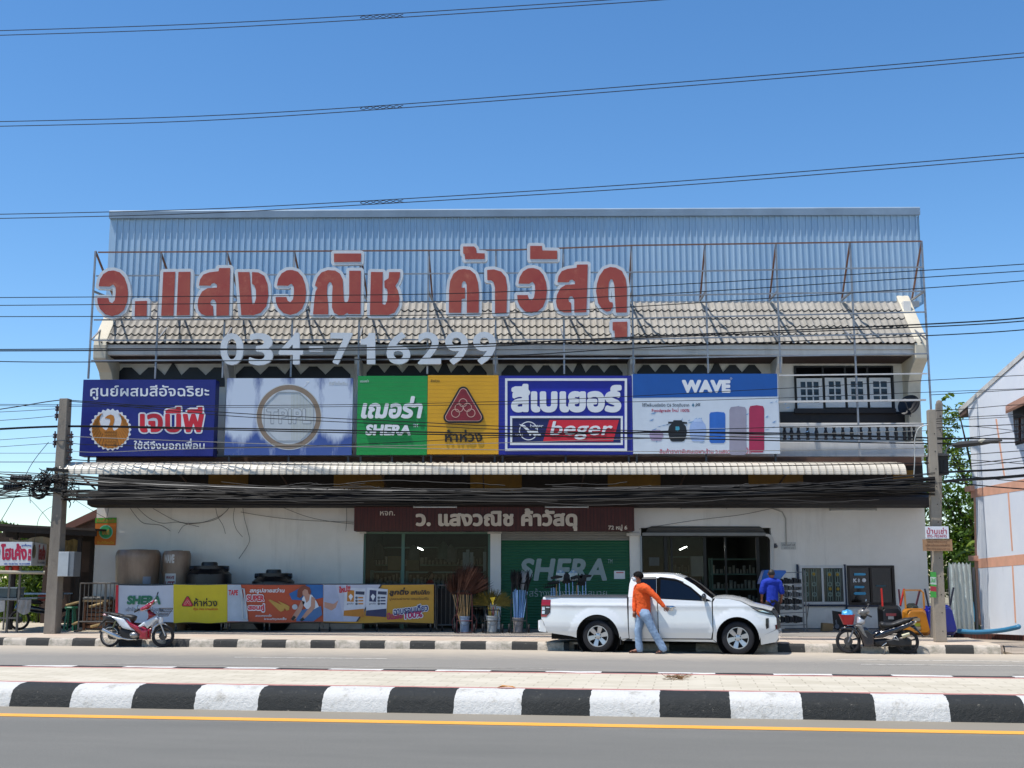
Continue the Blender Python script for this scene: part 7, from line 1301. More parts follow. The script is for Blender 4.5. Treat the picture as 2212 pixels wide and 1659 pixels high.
# ================================================================== UTILITY POLES
m, t = rawmat('weathered concrete pole', .9, 0, .25); co = t.coord(); n = t.noise(t.coord((1, 1, .25)), 2.2, 8, .72)
c = t.mix(t.ramp(n, [(.3, 0.), (.7, 1.)]), '#6f675d', '#8f867a'); c = t.mix(t.ramp(t.noise(co, 3, 8, .78), [(.56, 0.), (.75, .7)]), c, '#4c453d'); t.col(c); t.bump(t.noise(co, 40, 5), .5, .02); pm1 = m
m, t = rawmat('pale concrete pole', .9, 0, .25); co = t.coord(); n = t.noise(t.coord((1, 1, .3)), 2., 8, .7)
c = t.mix(t.ramp(n, [(.3, 0.), (.7, 1.)]), '#857b6c', '#9c9284'); c = t.mix(t.ramp(t.noise(co, 3.3, 8, .78), [(.58, 0.), (.76, .6)]), c, '#5f5444'); t.col(c); t.bump(t.noise(co, 40, 5), .4, .02); pm2 = m
insm = M('dark red insulator', '#3a1a1c', .3, coat=.4); blkr = M('black cable sheath', '#0b0b0d', .6, var=.2, spec=.3); hw = M('galvanised fitting', '#5b5d60', .5, .6, var=.2)
def pole(name, label, base, top, w0, w1, mat, d0=None, rounded=False, chan=False):
    base, top = Vector(base), Vector(top); th = thing(name, label, 'pole', base); d0 = d0 or w0; b = MB(); y0, y1 = d0/2, d0/2*w1/w0; v = top-base
    if not chan:
        q = [(-w0/2, -y0), (w0/2, -y0), (w0/2, y0), (-w0/2, y0)]; p = [(-w1/2, -y1), (w1/2, -y1), (w1/2, y1), (-w1/2, y1)]
    else:
        f = lambda w, y: [(-w/2, -y), (w/2, -y), (w/2, -y*.3), (w*.28, 0), (w/2, y*.3), (w/2, y), (-w/2, y), (-w/2, y*.3), (-w*.28, 0), (-w/2, -y*.3)]; q, p = f(w0, y0), f(w1, y1)
    n = len(q); ca_, sa_ = math.cos(RA), math.sin(RA); rot = lambda a, b_: Vector((a*ca_-b_*sa_, a*sa_+b_*ca_, 0)); k = 8
    for j in range(k+1): b.v += [rot(*[q[i][e]+(p[i][e]-q[i][e])*j/k for e in (0, 1)])+v*(j/k) for i in range(n)]
    b.f = [(j*n+i, j*n+(i+1) % n, (j+1)*n+(i+1) % n, (j+1)*n+i) for j in range(k) for i in range(n)]+[tuple(range(k*n, k*n+n)), tuple(range(n-1, -1, -1))]; b.mi = [0]*len(b.f)
    if rounded: b.lathe([(w1/2, -.0), (w1*.42, w1*.3), (w1*.2, w1*.48), (0, w1*.52)], v, n=12)
    b.build('shaft', mat, th, local=True, bevel=.015); return th
LP0, LP1 = G(112.5, 1368.6, .17), None
def onplane(px, py, off=0.):
    """point on the upright plane through the two poles (off metres nearer to the road)"""
    a_, b_ = LP0, RP0; d = ray(px, py); sl_ = (b_.y-a_.y)/(b_.x-a_.x); y0 = a_.y-sl_*a_.x-off; t_ = y0/(d.y-sl_*d.x); return Vector((0, 0, CAMZ))+d*t_
RP0 = G(2031, 1386.6, .17)
lp = pole('utility_pole', 'square weathered concrete utility pole at the left carrying the cable tangle', LP0, P(142, 861.6, LP0.y), .31, .23, pm1)
rp = pole('utility_pole', 'pale concrete utility pole standing on the pavement with two small signs', RP0, P(2011, 885.6, RP0.y), .245, .175, pm2, .26, chan=True)
RP2 = G(2046, 1381, .17)+Vector((0, .75, 0)); rp2 = pole('utility_pole', 'taller round topped concrete pole with holes just behind the pale one', RP2, P(2028.5, 871, RP2.y), .21, .15, pm1, .2, rounded=True)
b = MB()
for i in range(16): q = RP2+(P(2028.5, 871, RP2.y)-RP2)*(i+1)/17; b.cyl(q+Vector((0, -.125, 0)), q+Vector((0, -.05, 0)), .012, n=6)
b.build('bolt_holes', M('pole hole', '#0d0b0a', .9), rp2)
b = MB()
for i in range(12): q = RP0+(P(2011, 885.6, RP0.y)-RP0)*(i+.6)/13; b.cyl(q+Vector((.02, -.14+.035*i/13, 0)), q+Vector((.02, -.05, 0)), .011, n=6)
b.build('bolt_holes', M('pole hole', '#0d0b0a', .9), rp)
# spool insulators on racks
def rack(parent, pts, side):
    ps = [onplane(*q, off=.02) for q in pts]; b = MB(); b.bar(ps[0]+Vector((0, 0, .12)), ps[-1]-Vector((0, 0, .12)), .03); 
    for p in ps: b.bar(p, p-Vector((side*.14, 0, 0)), .03)
    b.build('insulator_rack', hw, parent)
    for p in ps: b = MB(); b.lathe([(0, -.06), (.03, -.06), (.055, -.045), (.055, -.025), (.03, -.012), (.03, .012), (.055, .025), (.055, .045), (.03, .06), (0, .06)], p, n=14); b.build('insulator', insm, parent, smooth=True, ang=40)
rack(lp, ((123.7, 883), (122.4, 898.5)), -1); rack(lp, ((118.8, 941.5), (118.5, 957)), -1); rack(lp, ((154, 941.5), (153.6, 957), (152.3, 974), (151, 991)), 1)
b = MB()
for py, r_ in ((953, .145), (1037, .165), (1062, .17)): q = onplane(136 if py < 1000 else 130, py); b.tube([q+Vector((math.cos(a)*r_*1.15, math.sin(a)*r_*1.15, 0)) for a in [2*math.pi*i/16 for i in range(17)]], .012, 5)
b.build('band', hw, lp); b = MB(); q = onplane(128, 1020); b.bar(q+Vector((-.25, -.2, .06)), q+Vector((.3, -.2, .02)), .05, .08); b.bar(q+Vector((-.1, -.2, -.45)), q+Vector((.35, -.2, -.6)), .06); b.build('bracket', M('dark bracket', '#22201e', .7, .3), lp)
def ell(mb, c, rx, rz, r_, n=26, tilt=.3): mb.tube([Vector(c)+Vector((math.cos(a)*rx, tilt*math.sin(a)*rx*.6, math.sin(a)*rz)) for a in [2*math.pi*i/n for i in range(n+1)]], r_, 5, cap=False)
mbx = thing('meter_box', 'grey white steel cabinet strapped to the left utility pole', 'box', P(143, 1245, LP0.y-.25)); b = MB(); bx = lambda x0, x1, y0, y1, d0, d1, mt, nm, bv=.008: (lambda q: q.build(nm, mt, mbx, bevel=bv))(MB().box(xat(x0, 1218, LP0.y-.25), xat(x1, 1218, LP0.y-.25), LP0.y-.25+d0, LP0.y-.25+d1, zat(y1, LP0.y-.25), zat(y0, LP0.y-.25)))
bx(125, 147.5, 1192, 1245, 0, .02, M('cabinet door', '#aeb3b4', .5), 'door'); bx(125, 159, 1191.6, 1245.4, .022, .5, M('cabinet side', '#6f7376', .5), 'cabinet'); b = MB(); xx = xat(159, 1200, LP0.y-.25); b.box(xx, xx+.004, LP0.y-.1, LP0.y-.0, zat(1212, LP0.y), zat(1202, LP0.y)); b.build('vent', M('dark vent', '#202224', .6), mbx)
# right pole: junction boxes, signs, poster, street lamp
jb = thing('junction_box', 'dark weathered junction box between the two right poles', 'box', onplane(2035, 1026)); c0 = onplane(2037, 1004)+Vector((0, .35, 0)); b = MB(); b.box(c0.x-.2, c0.x+.2, c0.y-.15, c0.y+.15, c0.z-.2, c0.z+.22); b.build('case', M('weathered case', '#2d2a27', .7, var=.3), jb, bevel=.01); b = MB(); b.prism([(c0.x-.23, c0.z+.222), (c0.x+.23, c0.z+.222), (c0.x+.2, c0.z+.27), (c0.x-.16, c0.z+.29)], c0.y-.18, c0.y+.18); b.build('lid', M('pale case lid', '#76706a', .7, var=.2), jb); b = MB()
for k in range(4): b.box(c0.x-.15+k*.08, c0.x-.1+k*.08, c0.y-.16, c0.y-.151, c0.z-.12, c0.z+.12)
b.build('vent', M('dark vent', '#202224', .6), jb)
def plate(name, lab, x0, x1, y0, y1, mat, off, cat='sign'):
    p = onplane((x0+x1)/2, y1, off); th = thing(name, lab, cat, p); b = MB(); Y = p.y; b.box(xat(x0, y0, Y), xat(x1, y0, Y), Y, Y+.02, zat(y1, Y), zat(y0, Y)); b.build('plate', mat, th); return th, Y
sg, Ysg = plate('rental_sign', 'white sign with crimson lettering tied to the right pole', 1998.5, 2048.8, 1137, 1163.5, white, .22); pxtext('lettering', 'บ้านเช่า', (2002, 1139.5, 2045, 1153.5), Ysg-.004, cr, sg, .012, .003); pxtext('lettering', '095-7824695', (2003, 1155, 2045, 1161), Ysg-.004, cr, sg, .0, .003)
sg2, Ysg2 = plate('wooden_sign', 'tan board with faint brown writing under the white rental sign', 1993, 2056.5, 1165, 1190, M('tan board', '#a07a58', .7, var=.15), .21); bl = M('faint brown writing', '#6f4a33', .7)
for a_, y0, y1, tx in ((2003, 1168, 1172, 'ให้เช่าห้องแถว'), (2000, 1174.5, 1180, 'บริการรับเหมาก่อสร้าง'), (2002, 1183, 1187, 'ติดต่อสอบถาม')): pxtext('lettering', tx, (a_, y0, 2052 if a_ < 2003 else 2046, y1), Ysg2-.004, bl, sg2, -.005, .003, h=.04)
po = thing('poster', 'narrow green and white poster wrapped round the pale pole', 'poster', onplane(2017, 1290, .17)); b = MB(); yq = onplane(2017, 1260, .16).y
for (y0, y1, mt) in ((1235, 1246, 'poster green'), (1246, 1262, 'poster white'), (1262, 1266, 'poster green'), (1266, 1277, 'poster red'), (1277, 1290, 'poster green')): b = MB(); b.pxprism([(2009.5, y0), (2022, y0+1), (2023, y1+1), (2010.5, y1)], yq, .01); b.build('sheet', M(mt, {'poster green': '#3f9a3c', 'poster white': '#b9c4b8', 'poster red': '#a02e3c'}[mt], .6), po)
pxtext('lettering', 'มันส์', (2011, 1248, 2021, 1258), yq-.003, M('poster green', '#3f9a3c', .6), po, .02, .002)
sl = thing('street_lamp', 'slender tapered street lamp on a curved arm beside the right pole', 'lamp', onplane(2043, 978)); A, B_ = onplane(2042, 982), onplane(2062, 961); b = MB(); b.tube([A, onplane(2044, 972), onplane(2050, 964), B_], .02, 7); b.build('arm', hw, sl); C_, D_ = onplane(2060, 962, .1), onplane(2164, 951.5, 1.2); b = MB(); b.tube([C_, C_+(D_-C_)*.1, C_+(D_-C_)*.6, D_], [.04, .075, .06, .02], 8); b.build('lamp_head', M('lamp housing', '#454340', .5, .3), sl, smooth=True); b = MB(); e_ = C_+(D_-C_)*.6; b.ball(e_+Vector((0, -.05, .03)), .1, .05, .045, 10, 6); b.build('photocell', M('pale lamp lens', '#b0ab9a', .3), sl, smooth=True)
tb_ = thing('cable_splice_box', 'long tan splice box hanging among cables beside the right pole', 'box', onplane(1987, 1054, .1)); p0_, p1_ = onplane(1966, 1050, .15), onplane(2007, 1048, .15); b = MB(); b.bar(p0_, p1_, .1, .13); b.build('case', M('tan splice case', '#8f7a4c', .6, var=.15), tb_, bevel=.02)
for i, (a_, b2, r_, lab) in enumerate((((23, 1033), (68, 1032), .07, 'black ribbed splice closure hanging high left of the pole'), ((9, 1053), (47, 1051), .085, 'black splice closure hanging lower at the left edge'), ((1375*.2604, 1081), (1560*.2604, 1079), .06, 'black splice closure under the canopy by the white wall'))):
    p0_, p1_ = onplane(*a_, .1), onplane(*b2, .1); th = thing('cable_splice_box', lab, 'box', p0_); b = MB(); d = p1_-p0_; b.tube([p0_, p0_+d*.04, p0_+d*.96, p1_], [r_*.5, r_, r_, r_*.5], 10); b.build('case', blkr, th, smooth=True)
    b = MB()
    for k in range(1, 7): b.tube([p0_+d*(k/7-.01), p0_+d*(k/7+.01)], r_*1.1, 10)
    b.build('clamp', hw, th)
wt = thing('cable_tag', 'pale grey plate with faint print hanging among the cables left of the canopy', 'plate', onplane(180, 1081, .1)); b = MB(); b.pxprism([(161, 1070), (199, 1071), (199, 1081), (168, 1081)], onplane(180, 1076, .12).y, .015); b.build('plate', M('pale grey plate', '#8f9290', .6), wt); pxtext('lettering', '055-123-9482', (170, 1074, 190, 1078.5), onplane(180, 1076, .12).y-.004, gtx, wt, 0, .003)

# ================================================================== OVERHEAD WIRES
def curve_pts(pts, n=10):
    P_ = [Vector(p) for p in pts]; out = []
    for i in range(len(P_)-1):
        a, b_, c_, d = P_[max(i-1, 0)], P_[i], P_[i+1], P_[min(i+2, len(P_)-1)]
        for k in range(n): t_ = k/n; out.append(.5*((2*b_)+(c_-a)*t_+(2*a-5*b_+4*c_-d)*t_*t_+(3*b_-a-3*c_+d)*t_**3))
    return out+[P_[-1]]
def runout(pts, pxs):
    if pxs[0][0] < 0: pts = [pts[0]+(pts[0]-pts[1]).normalized()*30+Vector((0, 0, 1.2))]+pts
    if pxs[-1][0] < 0: pts = pts+[pts[-1]+(pts[-1]-pts[-2]).normalized()*30+Vector((0, 0, 1.2))]
    if pxs[-1][0] > 2212: pts = pts+[pts[-1]+(pts[-1]-pts[-2]).normalized()*30+Vector((0, 0, .5))]
    return pts
def wire(name, label, pxs, r_, mat=blkr, off=.0, group=None, n=8, sides=5, cat='cable'):
    pts = runout(curve_pts([onplane(a, b_, off) for a, b_ in pxs], n), pxs); b = MB(); b.tube(pts, r_, sides, cap=False); o = b.build(name, mat, None, smooth=True); return tag(o, label, cat, group)
condm = M('aluminium conductor', '#3b3d42', .45, .5, var=.2)
for lab, l0, l1 in (('topmost twin conductor climbing out of the top of the picture', [(-60, 68), (400, 53), (825, 31), (1340, -2), (1500, -14)], [(-60, 78), (400, 63), (825, 40), (1340, 6), (1500, -6)]),
                    ('middle twin conductor across the open sky with a twisted spacer', [(-60, 264), (400, 252), (825, 228), (1400, 183), (1900, 142), (2280, 108)], [(-60, 274), (400, 262), (825, 236), (1400, 192), (1900, 151), (2280, 117)]),
                    ('lowest twin conductor in the sky just above the ridge of the shop', [(-60, 464), (400, 453), (825, 432), (1400, 396), (1900, 357), (2280, 325)], [(-60, 473), (400, 462), (825, 440), (1400, 405), (1900, 366), (2280, 334)])):
    th = thing('twin_conductor', lab, 'power line', onplane(825, l0[2][1], 1.)); 
    for L in (l0, l1): b = MB(); b.tube(runout(curve_pts([onplane(x, y, 1.) for x, y in L], 10), [(-60, 0), (2280, 0)]), .0115, 5, cap=False); b.build('conductor', condm, th, smooth=True)
    b = MB(); y0, y1 = l0[2][1], l1[2][1]; b.tube([onplane(x, (y0+y1)/2+(825-x)*.045+sg_*2.6*math.sin((x-778)*.22), 1.) for x in range(778, 874, 3) for sg_ in (1,)], .009, 5); b.tube([onplane(x, (y0+y1)/2+(825-x)*.045-2.6*math.sin((x-778)*.22), 1.) for x in range(778, 874, 3)], .009, 5); b.build('spacer', condm, th, smooth=True)
W_ = [('top wire across the middle of the red rooftop letters', [(-40, 643), (800, 637), (1103, 629.7), (1411, 617), (2045, 581), (2260, 567)], .011), ('second wire across the lower half of the red rooftop letters', [(-40, 660), (778, 653), (1100, 648), (1411, 636), (2045, 596), (2260, 582)], .011), ('third wire along the bottom edge of the red rooftop letters', [(-40, 684), (778, 682), (1100, 676), (1411, 660), (2045, 619), (2260, 602)], .011),
 ('thick wire crossing the white phone digits at mid height', [(-40, 758), (400, 756), (778, 751), (1100, 741), (1411, 726), (2045, 698), (2260, 682)], .017), ('thick wire just under the one crossing the white digits', [(-40, 755), (400, 753), (778, 756), (1100, 746), (1411, 729), (2045, 704), (2260, 689)], .014), ('wire along the foot of the white phone digits', [(-40, 780), (172, 782), (778, 776), (1100, 768), (1411, 750), (2045, 723), (2260, 708)], .013),
 ('thin wire across the upper third of the billboards', [(-40, 873), (518, 876), (1094, 867), (1613, 843), (1901, 853-26), (2260, 808)], .008), ('thin wire across the billboards below the upper third', [(-40, 876), (518, 880), (1094, 873), (1613, 862), (2033, 846), (2260, 838)], .007),
 ('wire sloping down from the left pole top over the white ring sign', [(142, 864), (254, 872), (518, 893), (900, 912), (1094, 921), (1600, 937), (2012, 946)], .011), ('second wire sloping down from the left pole top to the right pole', [(142, 866), (254, 876), (518, 900), (900, 919), (1094, 928), (1600, 944), (2012, 952)], .010),
 ('thick dark cable across the lower billboards', [(-40, 928), (150, 920), (420, 924), (760, 930), (1094, 936), (1400, 934), (1700, 936), (2012, 946), (2260, 948)], .018), ('dark cable just below the thick one on the billboards', [(-40, 930), (150, 922), (420, 927), (760, 935), (1094, 941), (1500, 948), (2012, 958), (2260, 953)], .014)]
for lab, pts, r_ in W_: wire('overhead_wire', lab, pts, r_)
palew = M('pale wire', '#8d8980', .5, .3)
for lab, pts, r_, mt in (('pale wire from the top right insulator over the ring sign', [(154, 941.5), (182, 944), (440, 954), (768, 965), (1094, 972), (1500, 975), (2012, 968)], .009, palew), ('wire from the second right insulator along the foot of the billboards', [(153.6, 957), (210, 961), (489, 966), (760, 960), (1094, 944), (1613, 925), (2012, 915)], .009, blkr), ('pale wire from the third right insulator rising over the framed sign', [(152.3, 974), (206, 977), (325, 973), (489, 968), (900, 962), (1300, 950), (2012, 930)], .008, palew), ('wire from the lowest right insulator along the awning top', [(151, 991), (195, 995), (400, 1000), (900, 1006), (1500, 1008), (2012, 1000)], .012, blkr)): wire('overhead_wire', lab, pts, r_, mt)
gl_ = 'wires from the left pole insulators to the left edge'
for pts, r_ in ((((123, 883), (60, 887), (-40, 892)), .008), (((122, 898), (60, 904), (-40, 911)), .008), (((118, 941.5), (60, 946), (-40, 953)), .007), (((118, 957), (60, 961), (-40, 968)), .007)): wire('overhead_wire', 'thin wire running from a red spool insulator on the left pole to the left edge', pts, r_, group=gl_)
for lab, pts, r_ in (('bundled wire descending from the left pole top to the left edge', ((142, 863), (100, 868), (40, 878), (-40, 890)), .014), ('wire level with the lower billboards left of the pole', ((140, 979), (60, 979), (-40, 979)), .006), ('dark wire left of the pole level with the awning top', ((130, 998), (60, 998), (-40, 998)), .01), ('guy wire slanting down from the left pole to the shack roof', ((105, 955), (68, 1003), (34, 1070), (0, 1128), (-20, 1160)), .008), ('thin wire slanting from the left pole to the tiled roof', ((130, 1060), (170, 1085), (215, 1112), (235, 1122)), .006), ('thin wire crossing below the left cable tangle', ((66, 1080), (90, 1105), (112, 1132), (125, 1150)), .006), ('looped wire hanging left of the pole above the shack', ((132, 1090), (105, 1098), (85, 1118), (76, 1160), (70, 1200)), .006)): wire('overhead_wire', lab, pts, r_)
for lab, pts, r_ in (('thin wire over the far right gable', ((2011, 853), (2100, 848), (2260, 838)), .008), ('thin wire meeting the gable eave of the right house', ((2011, 888), (2090, 883), (2172, 876), (2260, 872)), .008), ('upper of two thin wires across the window of the right house', ((2011, 906), (2090, 901), (2260, 892)), .008), ('lower of two thin wires across the window of the right house', ((2011, 911), (2090, 906), (2260, 896)), .007), ('wire across the shutter of the right house', ((2011, 925), (2100, 921), (2260, 914)), .010), ('wire dipping right from the pale pole over the house wall', ((2011, 914), (2090, 920), (2155, 926), (2260, 938)), .007), ('wire rising to the house window from the pale pole', ((2011, 950), (2097, 945), (2192, 932), (2260, 920)), .009),
 ('pair of wires below the street lamp rising right', ((2040, 986), (2120, 980), (2260, 970)), .009), ('slack wire falling right below the street lamp', ((2040, 992), (2120, 995), (2260, 1006)), .008), ('wire over the tree rising to the right house', ((2050, 1006), (2130, 998), (2260, 982)), .01), ('wire under the one over the tree by the right house', ((2050, 1010), (2130, 1004), (2260, 990)), .008), ('slack cable falling right from the pole below the thick bundle', ((2050, 1040), (2120, 1049), (2260, 1060)), .014), ('thick black cable across the peach band of the right house', ((2011, 1022), (2080, 1018), (2150, 1015), (2260, 1006)), .024), ('thickest black cable bundle running right from the pole', ((2040, 1040), (2085, 1036), (2155, 1032), (2260, 1023)), .035), ('wire sagging across the peach band of the right house', ((2040, 1030), (2100, 1030), (2180, 1038), (2260, 1042)), .009)): wire('overhead_wire', lab, pts, r_)
# the mass of phone cables under the awning: too many to count
rr = random.Random(21); b = MB()
def strand(y0, ym, y1, r_, off, x0=-40, x1=2020, wob=1.5):
    n = 22; ph = rr.uniform(0, 6); pts = []
    for i in range(n+1):
        u = i/n; x = x0+(x1-x0)*u; y = (1-u)**2*y0+2*u*(1-u)*(2*ym-.5*(y0+y1))+u*u*y1+wob*math.sin(u*rr.uniform(7, 9)+ph); pts.append(onplane(x, y, off))
    if x0 < 0: pts = [pts[0]+Vector((-30, 5.5, rr.uniform(-.1, .3)))]+pts
    b.tube(pts, r_, 4, cap=False)
for k in range(38):
    g = rr.random()**.6; y0 = rr.choice((1030, 1034, 1040, 1056, 1066, 1070))+rr.gauss(0, 3); y1 = 1046+rr.gauss(0, 12); ym = (1040+g*46)+rr.gauss(0, 4); b.cur = 0 if rr.random() < .86 else 1; strand(y0, ym, y1, rr.uniform(.005, .011), rr.uniform(-.15, .35), x0=132)
for k in range(11): b.cur = 0 if rr.random() < .75 else 1; strand(rr.choice((1027, 1036, 1060, 1068, 1077)), rr.uniform(1062, 1088), rr.uniform(1030, 1062), rr.uniform(.014, .022), rr.uniform(0, .3), x0=132)
for k in range(34): b.cur = 0 if rr.random() < .85 else 1; y0 = rr.choice((1016, 1022, 1036, 1043, 1058, 1064, 1070, 1080))+rr.gauss(0, 2.5); y1 = rr.choice((1030, 1036, 1042, 1058, 1064, 1072))+rr.gauss(0, 3); strand(y0, (y0+y1)/2+1, y1, rr.uniform(.006, .014), rr.uniform(0, .3), x0=-60, x1=134, wob=1)
for k in range(26): b.cur = 0; xa = rr.uniform(150, 1750); L = rr.uniform(120, 420); y = rr.uniform(1038, 1086); strand(y, y+rr.uniform(-7, 9), y+rr.uniform(-8, 8), rr.uniform(.006, .012), rr.uniform(.1, .4), x0=xa, x1=xa+L, wob=2)
b.cur = 0
for k in range(11): ell(b, onplane(86+rr.uniform(-4, 4), 1056+rr.uniform(-4, 4), .2), rr.uniform(.17, .24), rr.uniform(.17, .25), rr.uniform(.008, .014))
for k in range(60):
    c = onplane(rr.gauss(98, 18), rr.gauss(1041, 10), rr.uniform(.1, .35)); a = Vector((rr.uniform(-1, 1), rr.uniform(-.4, .4), rr.uniform(-1, 1)))*.18; q = Vector((rr.uniform(-1, 1), 0, rr.uniform(-1, 1)))*.15; b.tube(curve_pts([c-a, c+q, c+a, c+a+q], 4), rr.uniform(.006, .012), 4, cap=False)
for k in range(26):
    c = onplane(rr.uniform(136, 158), rr.uniform(1030, 1085), rr.uniform(.0, .3)); a = Vector((rr.uniform(-.05, .2), 0, rr.uniform(-.3, .3))); b.tube(curve_pts([c, c+a*.5+Vector((.08, 0, 0)), c+a], 4), rr.uniform(.006, .014), 4, cap=False)
o = b.build('cable_bundle', [blkr, M('grey cable sheath', '#403f3d', .45, var=.2)], None, smooth=True, recalc=False); tag(o, 'tangled mass of black phone cables slung between the poles under the awning', 'cables', kind='stuff')
# loose ends hanging down over the white wall
for i, pts in enumerate((((232, 1090), (234, 1102), (230, 1118), (226, 1126)), ((275, 1088), (290, 1110), (310, 1130), (345, 1134), (368, 1147)), ((290, 1090), (320, 1118), (350, 1130), (385, 1128), (430, 1138)), ((330, 1098), (380, 1125), (420, 1130), (470, 1120), (505, 1085)), ((385, 1152), (400, 1134), (440, 1128), (480, 1112), (500, 1090)), ((466, 1098), (470, 1115), (482, 1136), (487, 1153)), ((508, 1092), (504, 1118), (510, 1142), (524, 1160)), ((524, 1092), (528, 1120), (536, 1150), (538, 1172), (516, 1207)), ((610, 1096), (660, 1115), (710, 1126), (764, 1132)), ((520, 1106), (580, 1116), (660, 1124), (764, 1128)), ((748, 1090), (749, 1120), (747, 1147)), ((1380, 1143), (1500, 1124), (1600, 1112), (1668, 1098)))):
    pp_ = curve_pts([P(x, y, YW-.06-.02*(i % 3)) for x, y in pts], 6); b = MB(); b.tube(pp_, .006, 4); tag(b.build('loose_cable', M('dull loose cable', '#4a4642', .6), None, smooth=True), 'thin loose cable end drooping over the white ground floor wall', 'cable', 'loose cable ends on the white wall')
dn = curve_pts([onplane(2005, 917, .05), onplane(1985, 925, .05), onplane(1976, 950, .05), onplane(1976, 990, .05), onplane(1974, 1030, .05)], 6); b = MB(); b.tube(dn, .012, 5); tag(b.build('loose_cable', M('white cable', '#a8a8a2', .5), None, smooth=True), 'white cable arching down beside the balcony to the right pole', 'cable')
# satellite dish on the balcony wall
sd_ = thing('satellite_dish', 'dark round satellite dish on a bent arm beside the balcony windows', 'satellite dish', P(1966, 890, 32.7)); dc = P(1966, 878, 32.6); ax = Vector((-.55, -.6, .35)).normalized(); b = MB(); b.lathe([(0, .0), (.12, .012), (.22, .04), (.31, .085), (.315, .09), (.31, .1), (.2, .06), (0, .02)], dc, ax, 28); b.build('dish', M('dark dish', '#1e1f24', .5, .2), sd_, smooth=True); b = MB(); b.tube([dc-ax*.02, dc+Vector((.03, .1, -.2)), P(1950, 893, 33.0), P(1937, 893, 33.3)], .03, 7); b.build('mount', M('dark dish', '#1e1f24', .5, .2), sd_, smooth=True); b = MB(); e_ = dc+ax*.34; b.bar(dc-Vector((0, 0, .28)), e_, .02); b.ball(e_, .05); b.build('receiver', hw, sd_)
# ================================================================== NEIGHBOURS
# pale house at the right; its long wall runs back from the road
hc, hn_ = Vector((12.83, 33.25, 0)), Vector((12.61, 29.4, 0)); hd = (hn_-hc).normalized(); LH = 14.0; hnrm = Vector((-hd.y, hd.x, 0)); hnrm = hnrm if hnrm.x < 0 else -hnrm
def onwall(px, py, off=0.):
    d = ray(px, py); o = Vector((0, 0, CAMZ)); p0 = hc+hnrm*off; t_ = (p0-o).dot(hnrm)/d.dot(hnrm); return o+d*t_
house = thing('neighbour_house', 'pale blue house wall with peach bands and a brown shuttered window at the right', 'building', hc)
m, t = rawmat('pale blue house paint', .75, 0, .3); co = t.coord(); n = t.noise(co, .7, 8, .7); c = t.mix(t.ramp(n, [(.3, 0.), (.7, 1.)]), '#dce1e9', '#e8ebf0'); c = t.mix(t.ramp(t.noise(t.coord((1, 1, .2)), 1.7, 8, .75), [(.6, 0.), (.8, .35)]), c, '#8b8578'); t.col(c); t.bump(t.noise(co, 50, 4), .2, .01); hm = m
peach = M('peach band paint', '#e0a78a', .75, var=.12)
e0, e1 = onwall(2089, 877), onwall(2212, 771); far = hc+hd*LH; rise = (e1.z-e0.z)/((e1-hc).dot(hd)-(e0-hc).dot(hd)); zr_ = e0.z+rise*4.6; D_ = Vector((8, 1.2, 0)); b = MB()
q = [(0, -.1), (LH, -.1), (LH, e0.z+.3), (5.6, zr_+.25), (4.6, zr_), (0, e0.z)]; pa = [hc+hd*s_+Vector((0, 0, z)) for s_, z in q]; b.add(pa+[p+D_ for p in pa], [(0, 1, 2, 3, 4, 5), (11, 10, 9, 8, 7, 6)]+[(i, (i+1) % 6, (i+1) % 6+6, i+6) for i in range(6)]); b.build('wall', hm, house)
def strip(x0y0, x1y1, h0, h1, mat, name='band', off=.004):
    (xa, ya), (xb, yb) = x0y0, x1y1; p = [onwall(xa, ya, off), onwall(xb, yb, off), onwall(xb, yb+h1, off), onwall(xa, ya+h0, off)]; b = MB(); b.add(p+[v-hnrm*.02 for v in p], [(0, 1, 2, 3), (0, 4, 5, 1), (1, 5, 6, 2), (2, 6, 7, 3), (3, 7, 4, 0)]); return b.build(name, mat, house)
strip((2097, 1058), (2250, 1027), 18, 26, peach); strip((2105, 1208), (2250, 1193), 20, 24, peach)
for xa, ya, xb, yb, w_ in ((2150, 905, 2168, 1030, 3), (2176, 1060, 2185, 1190, 3), (2185, 1212, 2192, 1345, 3), (2103, 1065, 2106, 1208, 4), (2107, 1228, 2114, 1350, 5)): p = [onwall(xa, ya, .006), onwall(xa+w_, ya, .006), onwall(xb+w_, yb, .006), onwall(xb, yb, .006)]; b = MB(); b.add(p+[v-hnrm*.02 for v in p], [(0, 1, 2, 3), (0, 4, 5, 1), (1, 5, 6, 2), (2, 6, 7, 3), (3, 7, 4, 0)]); b.build('band', peach, house)
bw_ = M('brown eave timber', '#5d463c', .75, var=.25); ec = onwall(2086, 884, .15); b = MB(); pr = [onwall(2070, 888, .0), onwall(2088, 874, .0), onwall(2088, 892, .0), onwall(2074, 901, .0)]; b.add([v+hnrm*.0-hd*0 for v in pr]+[v-hnrm*3 for v in pr], [(0, 1, 2, 3), (7, 6, 5, 4)]+[(i, (i+1) % 4, (i+1) % 4+4, i+4) for i in range(4)]); b.build('eave_beam', bw_, house)
b = MB(); ra = [(-.75, e0.z-.12), (4.6, zr_+.03), (4.6, zr_+.16), (-.8, e0.z+.02)]; pa = [hc+hd*s_+hnrm*.12+Vector((0, 0, z)) for s_, z in ra]; b.add(pa+[v+D_ for v in pa], [(0, 1, 2, 3), (7, 6, 5, 4)]+[(i, (i+1) % 4, (i+1) % 4+4, i+4) for i in range(4)]); b.v = [v-hnrm*.1 for v in b.v]; b.build('roof', M('weathered roof edge', '#cfcdc8', .8, var=.15, dirt=.5), house)
